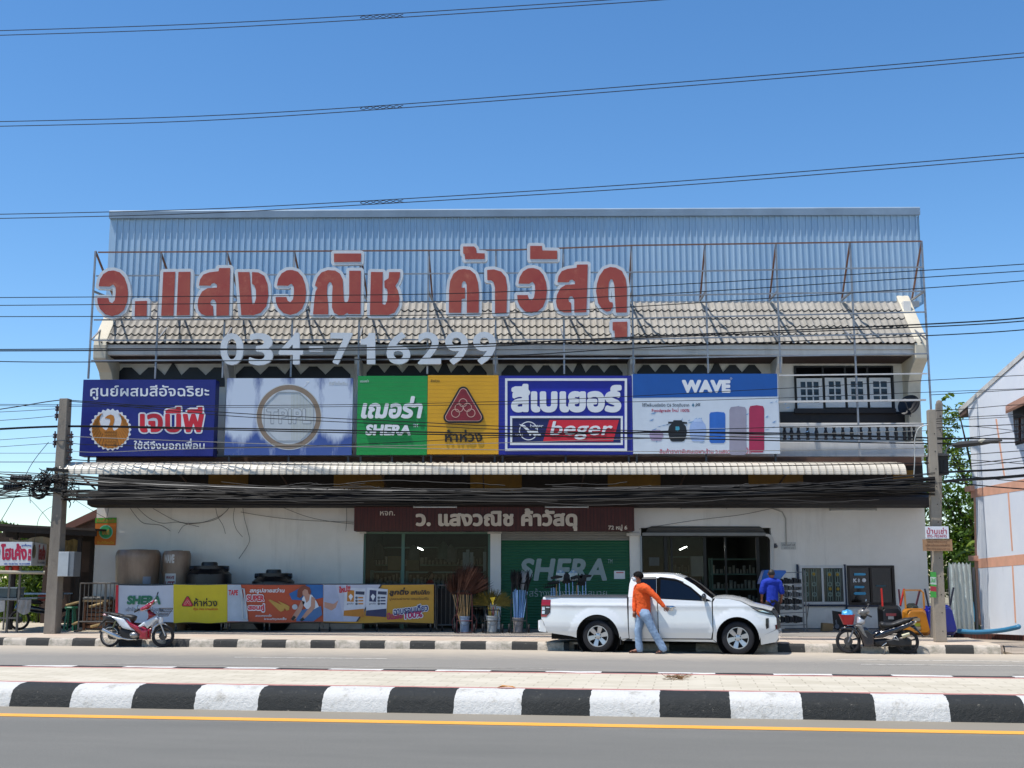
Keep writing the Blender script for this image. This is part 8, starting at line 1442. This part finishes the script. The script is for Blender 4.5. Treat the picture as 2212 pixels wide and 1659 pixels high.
def wallpoly(name, pts, mat, off, th_=.03, parent=None): p = [onwall(x, y, off) for x, y in pts]; n = len(p); b = MB(); b.add(p+[v-hnrm*th_ for v in p], [tuple(range(n))]+[(i, (i+1) % n, (i+1) % n+n, i+n) for i in range(n)]); return b.build(name, mat, parent or house)
hw_ = wallpoly('window', [(2187, 880), (2250, 846), (2250, 948), (2193, 962)], M('dark window recess', '#1b1512', .6), .01)
for k, (xa, xb) in enumerate(((2190, 2201), (2204, 2217), (2220, 2238))):
    f = wallpoly('shutter_leaf', [(xa, 905-(xa-2190)*.2), (xb, 905-(xb-2190)*.2), (xb+2, 958-(xb-2190)*.25), (xa+2, 958-(xa-2190)*.25)], M('brown shutter', '#4a2a22', .6, var=.2), .05, .03, hw_)
    for r0 in range(3):
        for c0_ in range(2): x0 = xa+1.5+c0_*(xb-xa-2)/2; y0 = 908-(x0-2190)*.2+r0*16; wallpoly('pane', [(x0, y0), (x0+(xb-xa)/2-2, y0-1), (x0+(xb-xa)/2-1.5, y0+13), (x0+.5, y0+14)], M('blue grey pane', '#5c6672', .15), .056, .005, f)
hood_ = [onwall(2172, 876, .0), onwall(2250, 835, .0), onwall(2250, 850, .55), onwall(2172, 888, .55)]; b = MB(); b.add([hood_[0], hood_[1], hood_[2]-Vector((0, 0, .02)), hood_[3]]+[v-Vector((0, 0, .07)) for v in hood_], [(0, 1, 2, 3), (7, 6, 5, 4)]+[(i, (i+1) % 4, (i+1) % 4+4, i+4) for i in range(4)]); b.build('window_hood', M('tile hood', '#7d5a48', .8, var=.3), house)
b = MB(); pl_ = onwall(2098, 1055, .06); b.bar(pl_-hd*.35, pl_+hd*.1, .14); b.build('band_end', peach, house); b = MB(); b.bar(onwall(2106, 1206, .06)-hd*.35, onwall(2106, 1206, .06)+hd*.1, .14); b.build('band_end', peach, house)
# sheet metal fence, blue pipe, brick plinth
m, t = rawmat('wrinkled zinc sheet', .45, .15, .5); co = t.coord(); c = t.mix(t.ramp(t.noise(t.coord((1, 1, .4)), 2, 7, .7), [(.3, 0.), (.7, 1.)]), '#a9b3ad', '#c3cac2'); t.col(c); t.bump(t.noise(t.coord((1.4, 1, .8)), 3, 5, .65), .9, .08)
zf_ = thing('zinc_fence', 'wrinkled grey green metal sheet fence between pole and pale house', 'fence', P(2080, 1355, 31.4)); b = MB(); x0, x1, za, zb_ = xat(2052, 1280, 31.4), xat(2111, 1280, 31.4), .02, zat(1217, 31.4); n = 40
b.add([(x0+(x1-x0)*i/n, 31.4+.02*math.sin(i*.8)+(.12 if i > 9 else .0)+.2*(i/n), z+(.03*math.sin(i) if z > 1 else 0)) for z in (za, zb_) for i in range(n+1)], [(i, i+1, n+2+i, n+1+i) for i in range(n)]); b.build('sheet', m, zf_, smooth=True)
for px in (2056, 2084, 2110): b = MB(); b.cyl((xat(px, 1300, 31.7), 31.8, 0), (xat(px, 1300, 31.7), 31.8, zb_-.1), .04, n=8); b.build('post', hw, zf_)
bpm = M('blue pvc pipe', '#2f6f92', .45, var=.12); b = MB(); b.tube(curve_pts([P(2070, 1363, 31), P(2110, 1365.5, 30.6), P(2160, 1362, 30.2), P(2195, 1355.5, 29.8), P(2201, 1353, 29.8)], 8), .06, 10); tag(b.build('water_pipe', bpm, smooth=True), 'long blue pipe curving along the foot of the pale house', 'pipe')
b = MB(); b.cyl(P(2099, 1343, 32.5), P(2099, 1318, 32.5), .07, n=12); b.cyl(P(2105, 1343, 32.6), P(2105, 1300, 32.6), .03, n=8); tag(b.build('standpipe', M('light blue pvc', '#4aa0c4', .4), smooth=True), 'short upright light blue pipe by the metal sheet fence', 'pipe')
pw = thing('brick_plinth', 'low red brown block wall below the blue pipe', 'wall', P(2150, 1385, 30.3)); b = MB(); m, t = rawmat('red brown blocks', .9); co = t.coord(); br = t.new('TexBrick'); t.link(co, br.inputs[0]); br.inputs['Scale'].default_value = 3; br.inputs['Color1'].default_value = (*lin('#5a3026'), 1); br.inputs['Color2'].default_value = (*lin('#482720'), 1); br.inputs['Mortar'].default_value = (*lin('#2d2019'), 1); t.col(br.outputs[0]); A, B_ = P(2072, 1366, 31.2), P(2250, 1362, 29.3); b.bar((A.x, A.y+.25, A.z-.22), (B_.x, B_.y+.25, A.z-.22), .2, .42); b.build('blocks', m, pw)
# small roofs on the side wall of the shop near the pole
# trees
leafm = []
for i, (a_, b_) in enumerate((('#2c4a16', '#5a7a26'), ('#223c14', '#48661f'), ('#3f5c1a', '#7d8f2c'))):
    m, t = rawmat(f'leaves {i}', .55, 0, .4); oi = t.new('ObjectInfo'); co = t.coord(); g = t.new('NewGeometry'); rnd_ = t.noise(co, 3.5, 4, .7); wn = t.new('TexWhiteNoise'); t.link(g.outputs['Random Per Island'], wn.inputs['Vector']); f = t.math('ADD', t.math('MULTIPLY', rnd_, .6), t.math('MULTIPLY', g.outputs['Random Per Island'], .5)); t.col(t.ramp(f, [(.25, a_), (.75, b_)]))
    tr = t.new('BsdfTranslucent'); t.link(t.ramp(f, [(.25, a_), (.75, '#8aa02a')]), tr.inputs[0]); mx = t.new('MixShader'); mx.inputs[0].default_value = .35; t.link(t.b.outputs[0], mx.inputs[1]); t.link(tr.outputs[0], mx.inputs[2]); t.link(mx.outputs[0], t.n['Material Output'].inputs[0]); leafm.append(m)
bark = M('tree bark', '#4a3a2a', .9, var=.3)
def leafy(name, label, base, h_, blobs, nleaf, size, mat, seed, cat='tree', trunk=.14):
    rr = random.Random(seed); base = Vector(base); th = thing(name, label, cat, base); b = MB(); top = base+Vector((0, 0, h_*.6))
    b.tube([base, base+Vector((.1, 0, h_*.3)), top], [trunk, trunk*.8, trunk*.4], 8)
    for c, r_ in blobs[:7]: c = base+Vector(c); b.tube([base+Vector((.08, 0, h_*.35)), (base+c)/2+Vector((0, 0, h_*.22)), c], [trunk*.5, trunk*.3, .02], 6)
    b.build('trunk', bark, th, smooth=True); b = MB(); tot = sum(r_[0]*r_[1]*r_[2] if isinstance(r_, tuple) else r_**3 for _, r_ in blobs)
    for c, r_ in blobs:
        r3 = r_ if isinstance(r_, tuple) else (r_, r_, r_); k = int(nleaf*(r3[0]*r3[1]*r3[2])/tot)
        cl = [(Vector((rr.gauss(0, .55), rr.gauss(0, .55), rr.gauss(0, .55)))) for _ in range(max(4, k//22))]
        for _ in range(k):
            q = rr.choice(cl); p = q+Vector((rr.gauss(0, .16), rr.gauss(0, .16), rr.gauss(0, .13)))
            if p.length > 1.15: p = p*(1.15/p.length)
            w = base+Vector(c)+Vector((p.x*r3[0], p.y*r3[1], p.z*r3[2])); s_ = size*rr.uniform(.6, 1.3); d = Vector((rr.gauss(0, 1), rr.gauss(0, 1), rr.gauss(-.4, .7))).normalized(); x_, y_ = frame(d); a = rr.uniform(0, 6.28); u = (x_*math.cos(a)+y_*math.sin(a)); v = d
            b.add([w-v*s_*.7, w+u*s_*.3, w+v*s_*.8, w-u*s_*.3], [(0, 1, 2, 3)])
    b.build('crown', mat, th, recalc=False); return th
leafy('leafy_tree', 'tall bright tree seen between the right poles and the pale house', (15.5, 40.5, 0), 5.8, [((-.6, 0, 2.6), 1.1), ((.4, .3, 3.4), 1.15), ((-.5, 0, 4.2), .9), ((.2, .2, 1.9), 1.2), ((-1.2, .4, 2.0), .9), ((.9, 0, 4.4), .75), ((-1.1, 0, 4.6), .5)], 9000, .12, leafm[0], 4)
leafy('leafy_tree', 'darker tree behind the metal sheet fence', (14.2, 42.5, 0), 5.0, [((0, 0, 3.2), 1.2), ((-.9, .2, 2.4), 1.0), ((.8, .2, 2.0), 1.1), ((0, 0, 4.2), .8)], 6500, .12, leafm[1], 8)
leafy('leafy_tree', 'pale green spray of foliage beside the gable eave of the right house', (17.6, 45, 0), 9.6, [((-1.3, 0, 6.9), .75), ((-.6, 0, 7.8), .65), ((-1.0, .0, 6.0), .9), ((.4, 0, 5.2), 1.0)], 2600, .13, leafm[2], 15)
def banana(label, base, seed, n=9, L=1.6, h_=1.2, mat=None):
    rr = random.Random(seed); base = Vector(base); th = thing('banana_plant', label, 'plant', base); b = MB(); b.tube([base, base+Vector((0, 0, h_))], [.12, .07], 8); b.build('stem', M('banana stem', '#6a7040', .7), th); 
    for i in range(n):
        a = rr.uniform(0, 6.28); el = rr.uniform(.5, 1.25); LL = L*rr.uniform(.7, 1.1); d = Vector((math.cos(a)*math.cos(el), math.sin(a)*math.cos(el), math.sin(el))); side = d.cross(Vector((0, 0, 1))).normalized(); b = MB(); k = 14; pts = []
        for j in range(k+1): u = j/k; c = base+Vector((0, 0, h_*.9))+d*LL*u-Vector((0, 0, 1))*LL*.75*u*u; w = .22*math.sin(math.pi*min(1, u*.95+.05))**.6; jag = .03*(j % 2); pts += [c-side*(w-jag)-Vector((0, 0, .06)), c, c+side*(w-jag)-Vector((0, 0, .06))]
        b.add(pts, [(j*3+q_, j*3+q_+1, j*3+q_+4, j*3+q_+3) for j in range(k) for q_ in (0, 1)]); b.build('leaf', mat or leafm[2], th, recalc=False)
banana('banana plant with drooping leaves above the metal sheet fence', (13.6, 35.6, 0), 3, 11, 1.7, 1.7); banana('second banana plant close to the pale house corner', (14.6, 37.0, 0), 9, 9, 1.9, 2.4)

# left: open shack with a food stall, greenery behind
dkw = M('dark shack timber', '#2a211b', .85, var=.3, vs=3); sh = thing('shack', 'dark open fronted shack with a sagging roof at the left edge', 'shack', (-15, 33.5, .16)); b = MB(); A, B_ = P(-60, 1128, 32), P(206, 1142, 32); A2, B2 = A+Vector((0, 5, .1)), B_+Vector((0, 5, .1)); b.add([A, B_, B2, A2]+[v-Vector((0, 0, .06)) for v in (A, B_, B2, A2)], [(0, 1, 2, 3), (7, 6, 5, 4)]+[(i, (i+1) % 4, (i+1) % 4+4, i+4) for i in range(4)]); b.build('roof', M('rusted roof sheet', '#3d322b', .8, .2, var=.3), sh)
b = MB(); b.bar(A-Vector((0, -.1, .12)), B_-Vector((0, -.1, .12)), .08, .16); b.build('beam', dkw, sh); b = MB(); b.bar(A-Vector((0, -2, .18)), B_-Vector((0, -2, .18)), .08, .3); b.build('beam', dkw, sh)
for px, Y in ((168, 32.4), (28, 32.6), (196, 33.2), (-40, 33)): b = MB(); b.bar((xat(px, 1260, Y), Y, .1), (xat(px, 1260, Y), Y, zat(1150, Y)), .1); b.build('post', dkw, sh)
b = MB(); Yb = 37.0; plk = M('dim plank wall', '#3b2d25', .9, var=.4, vs=2); b.box(xat(95, 1200, Yb), xat(206, 1200, Yb), Yb, Yb+.1, .1, 2.9); b.build('back_wall', plk, sh); b = MB(); b.box(xat(-70, 1200, Yb), xat(40, 1200, Yb), Yb, Yb+.1, 2.0, 2.9); b.build('back_wall', plk, sh); b = MB(); b.box(xat(150, 1300, 34), xat(200, 1300, 34), 34, 34.1, .1, 1.7); b.build('back_wall', plk, sh)
b = MB(); n = 24; pts = []
for j in range(5):
    for i in range(n+1): u = i/n; px = 20+100*u; py = 1163+j*(9+9*u)+4*math.sin(u*7); q = P(px, py, 32.3); pts.append(q+Vector((0, .06*math.sin(u*22+j), 0)))
b.add(pts, [(j*(n+1)+i, j*(n+1)+i+1, (j+1)*(n+1)+i+1, (j+1)*(n+1)+i) for j in range(4) for i in range(n)]); tag(b.build('cloth_drape', M('beige cloth', '#9a8466', .9, var=.2), smooth=True), 'beige cloth draped under the shack roof behind the sign box', 'cloth')
b = MB(); pts = []
for j in range(4):
    for i in range(9): q = P(140+i*4, 1166+j*14+2*math.sin(i), 32.8); pts.append(q+Vector((0, .05*math.sin(i*2+j), 0)))
b.add(pts, [(j*9+i, j*9+i+1, (j+1)*9+i+1, (j+1)*9+i) for j in range(3) for i in range(8)]); tag(b.build('cloth_drape', M('ochre cloth', '#8a7448', .9, var=.25), smooth=True), 'ochre cloth hanging right of the left utility pole', 'cloth')
tr_ = thing('tiled_roof_house', 'brown tiled roof of a low house behind the left pole', 'building', P(180, 1200, 40)); b = MB(); q = [P(145, 1138, 38), P(214, 1105, 38), P(214, 1160, 38), P(145, 1160, 38)]; b.add(q+[v+Vector((0, 4, 0)) for v in q], [(0, 1, 2, 3), (0, 4, 5, 1), (3, 2, 6, 7), (1, 5, 6, 2), (0, 3, 7, 4)]); b.build('gable', M('brown gable', '#6a5248', .85, var=.25), tr_); b = MB(); b.bar(P(142, 1139, 37.9), P(216, 1104, 37.9), .3, .14); b.bar(P(150, 1141, 37.8), P(216, 1111, 37.8), .2, .1); b.build('roof', M('brown roof tiles', '#6f4a3c', .8, var=.2), tr_); b = MB(); b.box(xat(150, 1180, 38.1), xat(214, 1180, 38.1), 38.1, 41, .1, zat(1150, 38.1)); b.build('wall', M('dull wall', '#5c5048', .9), tr_)
# stall
sb = thing('stall_sign', 'white sign box with crimson lettering above the stall', 'sign', P(50, 1222, 30.4)); Y = 30.4; x0, x1 = xat(-50, 1195, Y), xat(68.5, 1195, Y); za, zb_ = zat(1221.5, Y), zat(1170.5, Y); side1 = P(100, 1197, 32.3); b = MB(); b.add([(x0, Y, za), (x1, Y, za), (side1.x, side1.y, zat(1222, 32.3)), (x0, side1.y, za), (x0, Y, zb_), (x1, Y, zb_), (side1.x, side1.y, zat(1175.5, 32.3)), (x0, side1.y, zb_)], [(0, 1, 5, 4), (1, 2, 6, 5), (2, 3, 7, 6), (3, 0, 4, 7), (4, 5, 6, 7), (3, 2, 1, 0)]); b.build('box', M('stall sign white', '#c3c6c8', .5, var=.05), sb)
pxtext('lettering', 'โฮเค้ง', (2, 1174, 58, 1210), Y-.006, cr, sb, .05, .004); pxtext('lettering', 'ลูกชิ้นหมู', (46, 1174.5, 67.5, 1181), Y-.006, M('blue print', '#2a4a9a', .5), sb, .02, .004); pxtext('lettering', 'เปิด 10-20 โทร. 12-4156888', (9, 1215.5, 65, 1219.5), Y-.006, M('blue print', '#2a4a9a', .5), sb, .02, .004, h=.04); b = MB(); b.pxbox(60.5, 67, 1186, 1211, Y-.006, .004); b.build('name_strip', cr, sb); pxtext('lettering', 'ชลบุรี', (61.2, 1196, 66.4, 1201), Y-.011, white, sb, .02, .004, rot=R(-90)); b = MB(); b.pxprism(circ(-6, 1191, 6.5, 16, 14), Y-.006, .004); b.build('emblem', M('olive emblem', '#5a4f30', .6), sb)
def onside(u, v): p0, p1 = Vector((x1, Y, 0)), Vector((side1.x, side1.y, 0)); q = p0+(p1-p0)*u; nn = Vector(((p1-p0).y, -(p1-p0).x, 0)).normalized()*.008; return Vector((q.x, q.y, za+(zb_-za)*v+.0))+nn
b = MB(); b.add([onside(.13+.11*math.cos(a), .6+.3*math.sin(a)) for a in [2*math.pi*i/20 for i in range(20)]], [tuple(range(20))]); b.build('emblem', M('olive emblem', '#5a4f30', .6), sb, recalc=False); b = MB(); lettering(b, 'โฮเค้ง', (.42, .93, .92, .25), onside, (0, 0, 0), .05); b.build('lettering', M('faded crimson print', '#9a3a40', .5), sb, recalc=False); b = MB(); lettering(b, 'โทร. 4156888', (.4, .2, .9, .1), onside, (0, 0, 0), .02, h=.04); b.build('lettering', gtx, sb, recalc=False)
b = MB(); b.cyl(P(-60, 1235, 30.2), P(97, 1237, 30.6), .045, n=10); tag(b.build('awning_pole', M('pale bamboo pole', '#a59c88', .7, var=.2), smooth=True), 'pale horizontal pole under the stall sign reaching the utility pole', 'pole')
st_ = thing('food_stall', 'metal food stall with a glass display case at the left edge', 'stall', (xat(15, 1340, 30.8), 30.8, .168)); ox = st_.location.x; sx_ = lambda px: xat(px, 1300, 30.8)-ox; sz_ = lambda py: zat(py, 30.8)-.168; b = MB()
for px in (-40, 18, 40): b.bar((sx_(px), 0, 0), (sx_(px), 0, sz_(1225)), .05)
for py in (1335, 1296): b.bar((sx_(-40), 0, sz_(py)), (sx_(40), 0, sz_(py)), .04)
b.build('frame', steel, st_, local=True); b = MB(); b.box(sx_(-50), sx_(38), -.05, .7, sz_(1296), sz_(1292)); b.box(sx_(38), sx_(80), .0, .8, sz_(1294), sz_(1291)); b.build('counter', M('dull steel counter', '#77797a', .4, .6, var=.2), st_, local=True); b = MB(); b.box(sx_(-50), sx_(34), 0, .5, sz_(1291), sz_(1271)); b.build('display_case', M('display glass', '#3c5058', .1, var=.3), st_, local=True, bevel=.01); b = MB(); b.box(sx_(-50), sx_(36), -.02, .52, sz_(1271), sz_(1268.5)); b.build('case_top', M('pale frame', '#9aa0a2', .4, .3), st_, local=True)
gc = M('grey plastic sheet', '#8f8d8a', .7, var=.25); b = MB(); pts = []
for j in range(4):
    for i in range(9): u = i/8; pts.append(Vector((sx_(40+28*u), -.04+.03*math.sin(i*1.7+j), sz_(1295+j*(8+3*math.sin(u*3))))))
b.add(pts, [(j*9+i, j*9+i+1, (j+1)*9+i+1, (j+1)*9+i) for j in range(3) for i in range(8)]); b.build('skirt_cloth', gc, st_, local=True, smooth=True); b = MB(); pts = []
for j in range(4):
    for i in range(7): u = i/6; pts.append(Vector((sx_(-30+42*u), -.06+.03*math.sin(i*2.1+j), sz_(1297+j*11*(1-.3*u)))))
b.add(pts, [(j*7+i, j*7+i+1, (j+1)*7+i+1, (j+1)*7+i) for j in range(3) for i in range(6)]); b.build('skirt_cloth', M('pale plastic sheet', '#a9a7a3', .7, var=.2), st_, local=True, smooth=True)
um = thing('stall_table', 'pale blue topped table behind the left pole among greenery', 'table', (xat(75, 1340, 33), 33, .168)); b = MB(); b.box(-.7, .8, -.5, .5, zat(1281, 33)-.2, zat(1281, 33)-.168); b.build('top', M('pale blue table top', '#a9c0d6', .4), um, local=True); b = MB()
for sx in (-.65, .75):
    for sy in (-.45, .45): b.bar((sx, sy, 0), (sx, sy, zat(1281, 33)-.2), .04)
b.build('legs', steel, um, local=True)
for i, (px0, px1, c_, lab) in enumerate(((11, 25, '#9c2a22', 'red bag hanging under the stall sign nearest the left edge'), (25, 42, '#b03a2c', 'wider red bag hanging under the stall sign'))): b = MB(); b.ball(P((px0+px1)/2, 1227, 30.9), (xat(px1, 1227, 30.9)-xat(px0, 1227, 30.9))/2, .08, .1, 12, 7); tag(b.build('hanging_bag', M('bag '+c_, c_, .6, var=.2), smooth=True), lab, 'bag')
rs = thing('red_sign', 'small red sign board beside the left pole above the grass', 'sign', P(92, 1299, 32.6)); b = MB(); b.pxprism([(82, 1286), (104, 1283), (104, 1297), (82, 1299)], 32.6, .03); b.build('board', M('red board', '#98301f', .6, var=.2), rs); pxtext('lettering', 'ข้าวมันไก่', (85, 1288, 102, 1295), 32.59, M('pale red writing', '#b0664a', .6), rs, 0, .003, h=.04)
# crates and bamboo behind the barrier
ct = thing('slatted_crate', 'brown slatted crate table behind the bare steel barrier', 'crate', (xat(205, 1340, 32.3), 32.3, .168)); w_ = xat(228, 1300, 32.3)-xat(205, 1300, 32.3); zt_ = zat(1300, 32.3)-.168; b = MB()
for k in range(6): z = .05+k*(zt_-.1)/6; b.box(-w_, w_, 0, .03, z, z+.07); b.box(-w_, w_, .55, .58, z, z+.07)
for s in (-1, 1): b.bar((s*w_, 0, 0), (s*w_, 0, zt_), .06); b.bar((s*w_, .55, 0), (s*w_, .55, zt_), .06)
b.build('slats', M('crate wood', '#6a4630', .8, var=.3), ct, local=True); b = MB(); b.box(-w_-.05, w_+.05, -.05, .63, zt_, zt_+.05); b.build('top', M('pale plank', '#a08560', .8, var=.25), ct, local=True); b = MB()
for i in range(14): q = Vector((rr.uniform(-w_, w_), rr.uniform(0, .5), zt_+.09)); b.ball(q, .09, .08, .05, 8, 5)
o = b.build('goods', M('grey goods', '#6f6e6a', .6, var=.4), ct, local=True); o['kind'] = 'stuff'
for i, (pa, pb_, lab) in enumerate((((143, 1308), (172, 1300), 'short bamboo pole leaning out from the crate'), ((156, 1349), (170, 1344), 'bamboo stick lying on the forecourt by the pole'), ((193, 1311), (222, 1303), 'bamboo pole resting across the crate'), ((196, 1354), (216, 1349), 'bamboo stick on the ground behind the barrier'))): b = MB(); b.cyl(P(*pa, 31.9), P(*pb_, 31.9), .035, n=8); tag(b.build('bamboo_pole', M('bamboo', '#a88d5e', .6, var=.2), smooth=True), lab, 'bamboo')
gt = thing('green_stool', 'green plastic stool between the pole and the crate', 'stool', (xat(152, 1345, 32), 32, .168)); b = MB(); b.lathe([(0, .62), (.15, .62), (.17, .6), (.16, .56), (0, .56)], n=16); b.build('seat', M('green plastic', '#1d6a4a', .4), gt, local=True)
for a in range(4): b = MB(); b.bar((.1*math.cos(a*1.57+.8), .1*math.sin(a*1.57+.8), .57), (.17*math.cos(a*1.57+.8), .17*math.sin(a*1.57+.8), 0), .04); b.build('leg', M('green plastic', '#1d6a4a', .4), gt, local=True)
mc = thing('motorcycle', 'dark motorcycle partly hidden behind the left utility pole', 'motorcycle', (xat(92, 1350, 32.6), 32.6, .168), R(35))
for x in (-.6, .6): spoked(mc, (x, 0, .27), .27, gp, True)
for nm, pts, t_, mt in (('body', [(-.75, .55), (-.2, .45), (.2, .4), (.45, .75), (.35, .8), (.1, .55), (-.2, .62), (-.7, .7)], (.1, .05), dk), ('seat', [(-.7, .72), (-.1, .66), (.0, .7), (-.1, .78), (-.7, .8)], (.12, .05), seatm), ('head_cowl', [(.38, .78), (.5, .8), (.5, 1.0), (.4, 1.03), (.32, .95)], (.13, .05), gr2), ('front_fender', [(.35, .5), (.6, .6), (.85, .45), (.6, .53)], (.06, .02), dk)): b = MB(); pillow(b, pts, *t_); b.build(nm, mt, mc, smooth=True, local=True, ang=60)
# greenery behind the stall and along the left
leafy('shrub', 'bright green bush seen through the open shack', (xat(60, 1270, 39), 39, 0), 2.4, [((0, 0, 1.1), (1.3, .8, .9)), ((.9, 0, .6), (1.0, .8, .6)), ((-1.0, 0, .7), (1.0, .8, .7))], 5200, .13, leafm[2], 31, 'bush', .06)
leafy('shrub', 'darker bush hanging beside the left pole behind the table', (xat(85, 1240, 37.8), 37.8, 0), 2.6, [((0, 0, 1.9), (.7, .5, .6)), ((.3, 0, 1.3), (.6, .5, .5))], 2600, .12, leafm[1], 32, 'bush', .06)
b = MB(); rr = random.Random(77)
for i in range(5200): x, y = rr.uniform(-26, -11.6), rr.uniform(37.3, 48); h_ = rr.uniform(.25, .8); a = rr.uniform(0, 6.28); d = Vector((math.cos(a), math.sin(a), 0)); p = Vector((x, y, 0)); b.add([p-d*.02, p+d*.02, p+Vector((rr.gauss(0, .12), rr.gauss(0, .12), h_))], [(0, 1, 2)])
o = b.build('tall_grass', leafm[2], recalc=False); tag(o, 'bright tall grass growing behind the shack', 'grass', kind='stuff')
for i, (x, y, h_, s_, k) in enumerate(((-27, 62, 4.6, 2.2, 0), (-21.5, 66, 4.2, 2.0, 1), (-33, 66, 5.2, 2.6, 1), (20, 70, 6, 2.8, 0), (26, 60, 6, 2.8, 1))): leafy('leafy_tree', ('distant tree far behind the shack at the left edge', 'distant tree between the shack roof and the tiled roof', 'broad distant tree outside the left of the shack', 'distant tree behind the metal sheet fence', 'distant broad tree behind the pale house')[i], (x, y, 0), h_, [((0, 0, h_*.62), (s_, s_, h_*.28)), ((-s_*.7, 0, h_*.5), (s_*.7, s_*.7, h_*.25)), ((s_*.7, 0, h_*.5), (s_*.7, s_*.7, h_*.25))], 2600, .34, leafm[k], 50+i)
# debris on the median
b = MB(); rr = random.Random(9); c = rd(3.62, -10.15, .262)
for i in range(60): a = rr.uniform(0, 6.28); p = c+Vector((rr.gauss(0, .09), rr.gauss(0, .07), rr.uniform(0, .05))); d = Vector((math.cos(a), math.sin(a), rr.uniform(-.1, .3)))*rr.uniform(.03, .12); b.tube([p-d, p+d], .003, 3, cap=False)
tag(b.build('dry_twigs', M('dry twigs', '#7a5a3a', .9, var=.3)), 'small tangle of dry twigs lying on the median paving', 'twigs')
b = MB(); c = rd(1.62, -11.75, .27); b.add([c+RU*x+RN*y+Vector((0, 0, z)) for x, y, z in ((-.12, 0, .0), (-.05, .035, .03), (.08, .02, .02), (.13, -.01, .0), (.06, -.03, .015), (-.06, -.03, .025))], [(0, 1, 2, 5), (2, 3, 4, 5)]); tag(b.build('fallen_leaf', M('orange dry leaf', '#b5731e', .7), recalc=False), 'curled orange leaf lying on the near kerb edge', 'leaf')
